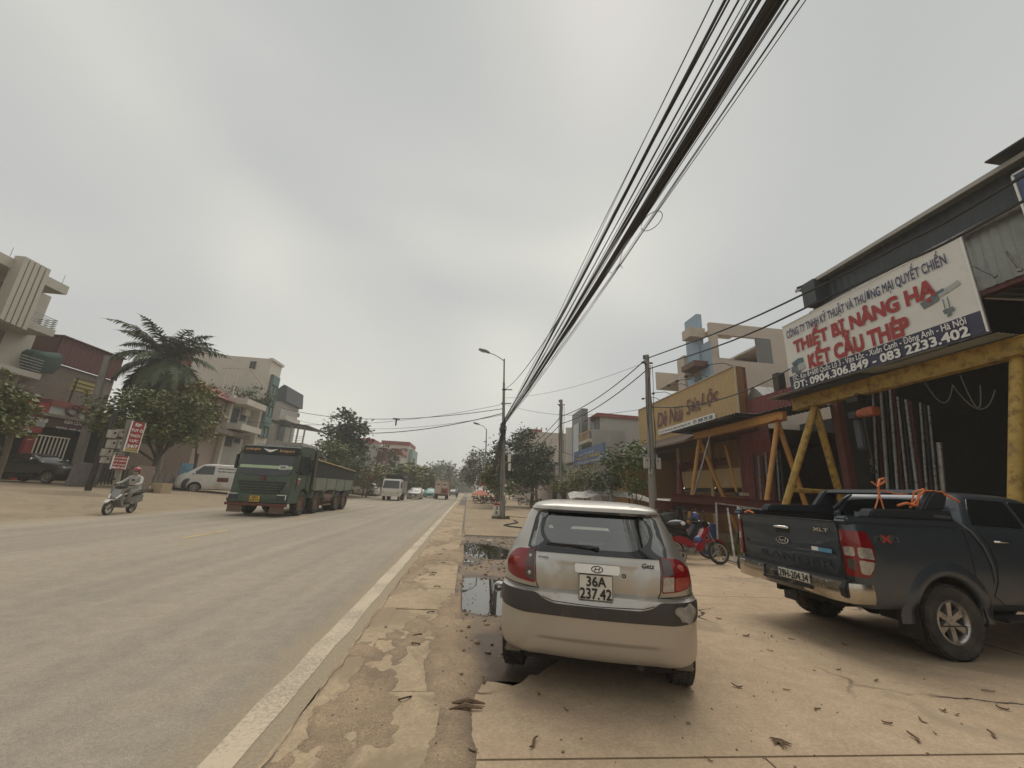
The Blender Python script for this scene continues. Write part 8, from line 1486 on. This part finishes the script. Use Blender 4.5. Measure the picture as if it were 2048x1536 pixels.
def scooter_rider():
    p0, p1 = gnd(259, 1026), gnd(207, 1031); d = (p1 - p0); rz = math.atan2(-d.x, d.y); L_ = 1.3
    s = thing('scooter', 'grey scooter ridden along the left road edge', 'scooter', p0, rz)
    mwheel(s, 0, .25, .11, spokes=6); mwheel(s, L_, .25, .10, spokes=6)
    slabx([(-.30, .42), (-.36, .66), (-.30, .74), (.10, .66), (.42, .56), (.48, .40), (.30, .30), (.0, .36)], .13, 'moto_grey', s, 'tail_fairing', .04); slabx([(-.40, .76), (-.28, .82), (.1, .76), (.42, .68), (.44, .60), (.1, .66), (-.3, .74)], .13, 'seat_black', s, 'seat', .03); slabx([(.42, .30), (.45, .36), (.80, .34), (.86, .28), (.80, .24), (.46, .24)], .16, 'moto_grey', s, 'floorboard', .02)
    slabx([(.78, .26), (.84, .60), (.92, .92), (1.0, .98), (1.08, .80), (1.14, .56), (1.04, .44), (.94, .26)], .17, 'moto_grey', s, 'leg_shield', .04); slabx([(.88, .92), (.84, 1.02), (.94, 1.08), (1.06, 1.0), (1.04, .90)], .13, 'moto_black', s, 'handlebar_cowl', .03); slabx([(1.06, .50), (1.15, .56), (1.38, .56), (1.56, .46), (1.57, .42), (1.36, .51), (1.14, .51), (1.06, .44)], .07, 'moto_white', s, 'front_fender', .01)
    for sx in (-1, 1):
        h = MB(); h.tube([(sx * .165, 1.08, .72), (sx * .15, 1.18, .64), (sx * .10, 1.22, .58)], .03, 6); part('headlamp', h, 'text_white', s, 60); h = MB(); h.tube([(sx * .07, 1.08, .55), (sx * .07, L_, .25)], .022, 6); part('fork', h, 'dark_metal', s); h = MB(); h.tube([(0, .92, 1.02), (sx * .18, .90, 1.05), (sx * .34, .80, 1.06)], .016, 6); h.tube([(sx * .2, .9, 1.05), (sx * .28, .92, 1.22)], .007, 4); h.ell((sx * .30, .92, 1.26), (.06, .015, .04), 8, 5); part('handlebar', h, 'dark_metal', s, 60)
    e = MB(); e.ell((0, .12, .30), (.12, .26, .11), 12, 8); part('engine', e, 'moto_black', s, 60); e = MB(); e.tube([(.14, .30, .24), (.15, -.1, .30), (.15, -.35, .36)], [.03, .055, .055], 8); part('exhaust', e, 'dark_metal', s, 60); e = MB(); e.tube([(-.12, .12, .62), (-.12, .0, .26)], .03, 6); part('shock', e, 'steel', s); e = MB(); e.box((0, -.36, .62), (.2, .05, .09)); part('tail_lamp', e, 'lamp_red', s, None, .01); e = MB(); e.box((0, -.40, .50), (.2, .02, .14)); part('number_plate', e, 'plate_white', s)
    pr = thing('person', 'rider in pale grey jacket and red helmet seated on the grey scooter', 'person', p0, rz)
    C = {'pelvis': ((0, .12, .90), (.155, .135)), 'waist': ((0, .15, 1.06), (.135, .11)), 'chest': ((0, .21, 1.25), (.165, .125)), 'neck0': ((0, .245, 1.40), (.085, .08)), 'neck': ((0, .27, 1.46), .055), 'head': ((0, .30, 1.55), (.078, .09)), 'crown': ((0, .30, 1.64), (.07, .08))}
    E_ = [('pelvis', 'waist'), ('waist', 'chest'), ('chest', 'neck0'), ('neck0', 'neck'), ('neck', 'head'), ('head', 'crown')]
    for sx, t in ((-1, 'l'), (1, 'r')):
        C.update({t + 'hip': ((sx * .10, .18, .86), .105), t + 'knee': ((sx * .17, .60, .80), .078), t + 'calf': ((sx * .165, .63, .58), .068), t + 'ankle': ((sx * .15, .62, .42), .048), t + 'toe': ((sx * .16, .76, .385), (.045, .035)), t + 'sho': ((sx * .185, .22, 1.34), .075), t + 'elb': ((sx * .31, .42, 1.14), .055), t + 'wri': ((sx * .31, .68, 1.09), .038), t + 'hand': ((sx * .31, .77, 1.08), (.042, .03))})
        E_ += [('pelvis', t + 'hip'), (t + 'hip', t + 'knee'), (t + 'knee', t + 'calf'), (t + 'calf', t + 'ankle'), (t + 'ankle', t + 'toe'), ('neck0', t + 'sho'), (t + 'sho', t + 'elb'), (t + 'elb', t + 'wri'), (t + 'wri', t + 'hand')]
    skin_body(pr, C, E_, (['jacket_grey', 'trouser_grey', 'skin', 'seat_black'], lambda c: 2 if c.z > 1.44 else (3 if c.z < .44 else (1 if (c.z < .97 and c.y < .9) else (2 if c.y > .70 else 0)))))
    for sx in (-1, 1):
        for k in range(4): f = MB(); f.tube([(sx * (.285 + .018 * k), .79, 1.095), (sx * (.285 + .018 * k), .835, 1.085), (sx * (.285 + .018 * k), .83, 1.055), (sx * (.285 + .018 * k), .80, 1.045)], .009, 5); part('finger', f, 'skin', pr, 60)
        f = MB(); f.tube([(sx * .275, .76, 1.07), (sx * .265, .80, 1.045), (sx * .275, .825, 1.04)], .010, 5); part('thumb', f, 'skin', pr, 60)
        f = MB(); f.ell((sx * .03, .385, 1.575), (.012, .008, .008), 8, 5); part('eye', f, 'text_black', pr, 60)
    f = MB(); f.tube([(0, .385, 1.575), (0, .405, 1.55), (0, .392, 1.535)], [.008, .014, .010], 6); part('nose', f, 'skin', pr, 60)
    f = MB(); f.ell((0, .345, 1.53), (.074, .062, .052), 12, 8); part('face_mask', f, 'mask_beige', pr, 60)
    hm = MB(); hm.ell((0, .295, 1.635), (.125, .145, .115), 16, 10); hm.v = [(a, b, max(c, 1.605)) for a, b, c in hm.v]; hm.prism([(.40, 1.61), (.40, 1.625), (.50, 1.612), (.50, 1.60)], -.08, .08, 'X'); part('helmet', hm, 'helmet_red', pr, 60)
    hr = MB(); hr.ell((0, .235, 1.545), (.08, .06, .085), 12, 8); part('hair', hr, 'text_black', pr, 60)
    jk = MB(); jk.tube([(0, .12, .90), (0, .14, 1.02), (0, .19, 1.20), (0, .235, 1.38)], [.19, .165, .195, .13], 14); jk.v = [(a * 1.05, b, c) for a, b, c in jk.v]; part('jacket', jk, 'jacket_grey', pr, 60)
    return s, pr
scooter_rider()
# far rider
p = gnd(913, 996); fs = underbone('motorbike ridden away far down the right lane', (p.x, p.y, 0), 0, 'moto_black', 0)
pr = thing('person', 'far rider in dark clothes on the distant motorbike', 'person', p)
C = {'pelvis': ((0, .05, .92), .16), 'waist': ((0, .08, 1.08), .14), 'chest': ((0, .16, 1.28), .17), 'neck': ((0, .2, 1.46), .07), 'head': ((0, .22, 1.58), .10)}; E_ = [('pelvis', 'waist'), ('waist', 'chest'), ('chest', 'neck'), ('neck', 'head')]
for sx, t in ((-1, 'l'), (1, 'r')):
    C.update({t + 'hip': ((sx * .11, .1, .86), .1), t + 'knee': ((sx * .2, .5, .74), .08), t + 'ank': ((sx * .16, .45, .36), .05), t + 'toe': ((sx * .17, .58, .33), .045), t + 'sho': ((sx * .19, .18, 1.36), .07), t + 'elb': ((sx * .32, .42, 1.16), .055), t + 'hand': ((sx * .30, .76, 1.07), .04)}); E_ += [('pelvis', t + 'hip'), (t + 'hip', t + 'knee'), (t + 'knee', t + 'ank'), (t + 'ank', t + 'toe'), ('chest', t + 'sho'), (t + 'sho', t + 'elb'), (t + 'elb', t + 'hand')]
skin_body(pr, C, E_, (['trouser_grey', 'text_white'], lambda c: 1 if c.z > 1.5 else 0))
# ---- warning sign, red parasol stall, far bits
p = gnd(966, 1006); wsn = thing('warning_sign', 'red triangular warning sign beyond the cable knotted pole', 'sign', (p.x, p.y, 0)); c = MB(); c.tube([(0, 0, 0), (0, 0, 3.4)], .05, 6); part('post', c, 'steel', wsn); za, zb4 = aty(958, 958, p.y).z, aty(958, 972, p.y).z
t = MB(); t.prism([(-.75, zb4), (.55, zb4), (-.1, za + .35)], -.07, -.03, 'Y'); part('triangle', t, mat('warn_red', (.45, .07, .04), .5), wsn); t = MB(); t.prism([(-.38, zb4 + .22), (.18, zb4 + .22), (-.1, za - .05)], -.09, -.075, 'Y'); part('inset', t, 'text_black', wsn); t = MB(); t.bb((.1, -.02, zb4 + .1), (1.2, .02, za + .35)); part('side_panel', t, mat('panel_mauve', (.25, .13, .15), .6), wsn); t = MB(); t.bb((-.3, -.06, zb4 - .35), (.9, -.03, zb4 - .1)); part('lower_plate', t, 'text_white', wsn)
p = aty(962, 985, 50); st2 = MB(); st2.lathe([(.02, .75), (.55, .55), (1.15, .1), (1.1, .05)], (p.x, 50, p.z - .4), 'Z', 12); st2.tube([(p.x, 50, 0), (p.x, 50, p.z + .3)], .04, 6); solo('parasol', st2, mat('parasol_orange', (.48, .12, .06), .6), 'orange red parasol over the far parked motorbikes', 'parasol', None, 40)
# ---- goods on the left verge: tile stacks, boxes
def at3(px, py, X): return atx(px, py, X)
ts = thing('tile_pallet', 'stepped stacks of grey paving tiles on the left verge', 'tile stack', (0, 0, 0)); random.seed(6)
for r in range(4):
    for cidx in range(2):
        a = at3(303 + cidx * 22 + (3 - r) * 2, 985, -19.6); zb5 = .55; zt5 = .55 + .42 + .24 * (r + 1); boxpart('tile_stack', (-19.6 - r * .42 - .4, a.y, zb5), (-19.6 - r * .42, a.y + 1.05, zt5), ['tile_grey', 'shutter_grey', 'cream'][(r + cidx) % 3] if random.random() < .6 else 'tile_grey', ts, .01)
for k in range(12): a = at3(302 + k * 4.4, 985, -19.5); boxpart('tile', (-19.56, a.y, .55), (-19.50, a.y + .17, .55 + .95), ['tile_grey', 'stone_brown', 'shutter_grey'][k % 3], ts)
a = at3(268, 985, -19); b = MB(); b.bb((-19.3, a.y, .6), (-19.2, a.y + 1.35, 1.95)); solo('wood_panel', b, mat('panel_brown2', (.23, .17, .13), .7), 'plain brown square board standing left of the tile stacks', 'board')
a = at3(319, 990, -17.6); b = MB(); b.bb((-18.2, a.y, .38), (-17.6, a.y + .85, 1.0)); solo('cardboard_box', b, mat('cardboard', (.38, .29, .18), .8), 'tan cardboard box on the verge before the tile stacks', 'box', None, None, .01)
a = at3(308, 990, -18.2); b = MB(); b.ell((-18.3, a.y + .2, .72), (.3, .45, .22), 12, 8); solo('white_sack', b, 'text_white', 'white sack lying beside the cardboard box', 'sack', None, 60)
a = at3(275, 992, -18.0); b = MB(); b.bb((-18.6, a.y, .45), (-18.0, a.y + 1.8, .65)); solo('pallet', b, 'bark', 'low dark pallet behind the scooter rider', 'pallet')
for k, (px, py, X, lb) in enumerate(((268, 978, -18.4, 'small white plastic stool left of the tile stacks'), )): a = at3(px, py, X); s = thing('stool', lb, 'stool', (X, a.y, .5)); boxpart('seat', (-.18, -.18, .38), (.18, .18, .42), 'offwhite', s); [boxpart('leg', (x_ - .03, y_ - .03, 0), (x_ + .03, y_ + .03, .38), 'offwhite', s) for x_ in (-.15, .15) for y_ in (-.15, .15)]
a = at3(186, 955, -22); b = MB(); b.prism([(-.9, 0), (.9, 0), (.9, 1.35), (-.75, 1.4)], -.1, .1, 'X'); b.xf(Matrix.Translation((-22.5, a.y, .58))); solo('concrete_panel', b, 'tile_grey', 'grey concrete panel leaning at the leaning pole', 'panel', None, None, .02)
mb = MB(); a = at3(385, 985, -19); mb.bb((-19.9, a.y - .5, .55), (-19.85, a.y + .7, 2.35)); solo('print_banner', mb, mat('banner_teal', (.10, .20, .26), .6, var=.4, scale=1.5), 'blue printed banner standing beside the white van', 'banner')
t2 = MB(); t2.lathe([(.22, -.1), (.36, -.12), (.40, 0), (.36, .12), (.22, .1)], (0, 0, 0), 'X', 20, True); t2.xf(Matrix.Translation((-18.7, at3(372, 975, -18.7).y, .95))); solo('loose_tyre', t2, 'rubber', 'loose tyre standing against the goods left of the white van', 'tyre', None, 60)
fn = thing('fence', 'dark low paling fence behind the slim sign pole', 'fence', (0, 0, 0))
for k in range(22): yk = at3(165, 940, -26).y + k * .28; boxpart('paling', (-26.05, yk, .55), (-26.0, yk + .12, 1.75), 'dark_metal', fn)
# ================================================================== SMALL THINGS ON THE GROUND
mat('dead_leaf', (.17, .11, .065), .85, var=.35, scale=20); mat('litter_white', (.62, .60, .56), .7, var=.1)
random.seed(33)
def curled_leaf(L_, w_, curl):
    mb = MB(); n = 7
    for i in range(n):
        t = i / (n - 1); w = w_ * math.sin(math.pi * (t * .92 + .04)) ** .8; z = curl * (4 * (t - .5) ** 2) + .003; wob = .15 * L_ * math.sin(t * 5 + L_ * 90)
        mb.v += [(t * L_ - L_ / 2, wob - w / 2, z + curl * .9), (t * L_ - L_ / 2, wob, z), (t * L_ - L_ / 2, wob + w / 2, z + curl * .7)]
    for i in range(n - 1): a = i * 3; mb.f += [(a, a + 3, a + 4, a + 1), (a + 1, a + 4, a + 5, a + 2)]
    return mb.mesh('dead_leaf', 'dead_leaf', 60)
LM = [curled_leaf(frand(.10, .19), frand(.03, .06), frand(.008, .02)) for _ in range(8)]
spots = [(1490, 1272), (1545, 1275), (1585, 1280), (1690, 1292), (1680, 1342), (1575, 1382), (1540, 1300), (1632, 1422), (1775, 1445), (1890, 1425), (1915, 1432), (1985, 1470), (2005, 1420), (1845, 1440), (1870, 1465), (1830, 1478), (1440, 1235), (1395, 1240), (1490, 1170), (1475, 1372), (1750, 1365), (1560, 1490), (1420, 1522), (935, 1416), (970, 1364), (1080, 1390), (1070, 1490), (945, 1500), (1130, 1420), (1975, 1385), ]
for i, (px, py) in enumerate(spots):
    p = gnd(px + frand(-3, 3), py + frand(-3, 3), .004); o = tag(obj('dead_leaf', LM[i % 8]), 'dry curled brown leaf lying on the concrete forecourt', 'leaf', 'dead leaves on the forecourt'); o.location = p; o.rotation_euler = (frand(-.15, .15), frand(-.15, .15), frand(0, 6.28)); s = frand(.3, .65); o.scale = (s, s, s)
for i, (px, py, lb, sc) in enumerate(((933, 1416, 'long piece of brown bark on the concrete left of the silver car', 1.5), (1560, 1486, 'clump of dry brown plant fibre at the bottom of the forecourt', .7))):
    p = gnd(px, py, .005); mb = MB()
    for k in range(9 if i else 3): a = frand(-.3, .3) if not i else frand(0, 6.28); u = Vector((math.cos(a), math.sin(a), 0)); c = Vector((frand(-.03, .03), frand(-.03, .03), .008)); mb.tube([c - u * .08, c + Vector((0, frand(-.02, .02), .01)), c + u * .08], [.004, .012 if not i else .006, .004], 5)
    o = solo('bark_piece' if not i else 'dry_fibre', mb, 'dead_leaf', lb, 'debris', None, 60); o.location = p; o.rotation_euler = (0, 0, .1); o.scale = (sc, sc, sc)
# twigs and grit
gt = MB()
for k in range(900):
    if random.random() < .55: x, y = frand(-1.0, 2.2), frand(1.9, 13)
    else: x, y = frand(-.8, 9), frand(1.8, 9)
    r = frand(.003, .010) if random.random() < .93 else frand(.012, .022)
    inmud = (-.1 < x < 2.0 and y > 4.3 and y < 15); z = max(mud_h(x, y), 0.) if (inmud or x < .1) else .002
    c = Vector((x, y, z)); m3 = Euler((frand(0, 3), frand(0, 3), frand(0, 3))).to_matrix(); gt.box(c, (r * 1.6, r * 1.2, r), mx=m3)
stuff('grit', gt, mat('grit', (.22, .17, .12), .9, var=.4, scale=30), 'grit and small stones scattered over the shoulder and forecourt', 'grit')
mc = MB()
for k in range(420):
    x, y = frand(.0, 1.9), frand(4.4, 14.5); r = frand(.015, .05); h = mud_h(x, y)
    if h < -.045 and random.random() < .75: continue
    m3 = Euler((frand(0, 3), frand(0, 3), frand(0, 3))).to_matrix(); b0 = len(mc.v); mc.ell((x, y, h), (r, r * .8, r * .5), 6, 4, m3)
stuff('mud_clods', mc, 'mud', 'small dark clods of mud around the puddles', 'mud')
for i, (px, py, lb) in enumerate(((1000, 1168, 'crumpled white plastic bag at the near puddle'), (978, 1082, 'crumpled white paper beside the far puddle'))):
    p = gnd(px, py, .01); mb = MB(); mb.ell((0, 0, 0), (.09, .06, .03), 12, 8); mb.v = [tuple(Vector(v) * (1 + .5 * mnoise.noise(Vector(v) * 30 + Vector((i * 7, 0, 0))))) for v in mb.v]; o = solo('plastic_bag', mb, 'litter_white', lb, 'litter', None, 30); o.location = (p.x, p.y, .02)
# hose lying across the yard
mb = MB(); pts = [gnd(x, y, .02) for x, y in ((1012, 1032), (1040, 1034), (1060, 1036))]; mb.tube(pts, .03, 6); solo('pole_plank', mb, 'bamboo', 'pale stick lying on the yard right of the cable knotted pole', 'stick')
mb = MB(); pts = [gnd(x, y, .02) for x, y in ((1028, 1040), (1036, 1045), (1025, 1047), (1008, 1050), (1020, 1053), (1050, 1056), (1062, 1058))]; mb.tube(pts, .03, 6); solo('hose', mb, 'cable', 'dark hose snaking on the yard behind the silver car', 'hose', None, 60)
# irregular crack along the asphalt edge
mb = MB(); prev = None; y = 1.2
while y < 13:
    xc = -.985 + .035 * mnoise.noise((y * 2.3, 5, 0)) + .02 * mnoise.noise((y * 9, 2, 0)); wd = max(.0005, .002 + .006 * mnoise.noise((y * 3.1, 8, 0))); cur = ((xc - wd, y, .0245), (xc + wd, y, .0245))
    if prev: mb.quad(prev[0], prev[1], cur[1], cur[0])
    prev = cur; y += .05
part('edge_crack', mb, 'bark', sh)
# ================================================================== HAZE
bpy.context.view_layer.update()
zmax = 0.
for o in SC.objects:
    if o.type == 'MESH':
        zmax = max(zmax, max((o.matrix_world @ Vector(c)).z for c in o.bound_box))
hz = MB(); hz.bb((-960, -180, -2.0), (960, 1560, zmax + .6)); me = hz.mesh('haze', None); o = obj('haze', me); o['kind'] = 'stuff'; tag(o, 'thin grey haze filling the air along the road', 'haze')
m = bpy.data.materials.new('haze'); m.use_nodes = True; t = m.node_tree; t.nodes.clear(); ou = t.nodes.new('ShaderNodeOutputMaterial'); pv = t.nodes.new('ShaderNodeVolumePrincipled'); pv.inputs['Color'].default_value = (.93, .93, .90, 1); pv.inputs['Density'].default_value = .0017; pv.inputs['Anisotropy'].default_value = .2; t.links.new(pv.outputs[0], ou.inputs['Volume']); me.materials.append(m)
SC.cycles.volume_bounces = 1
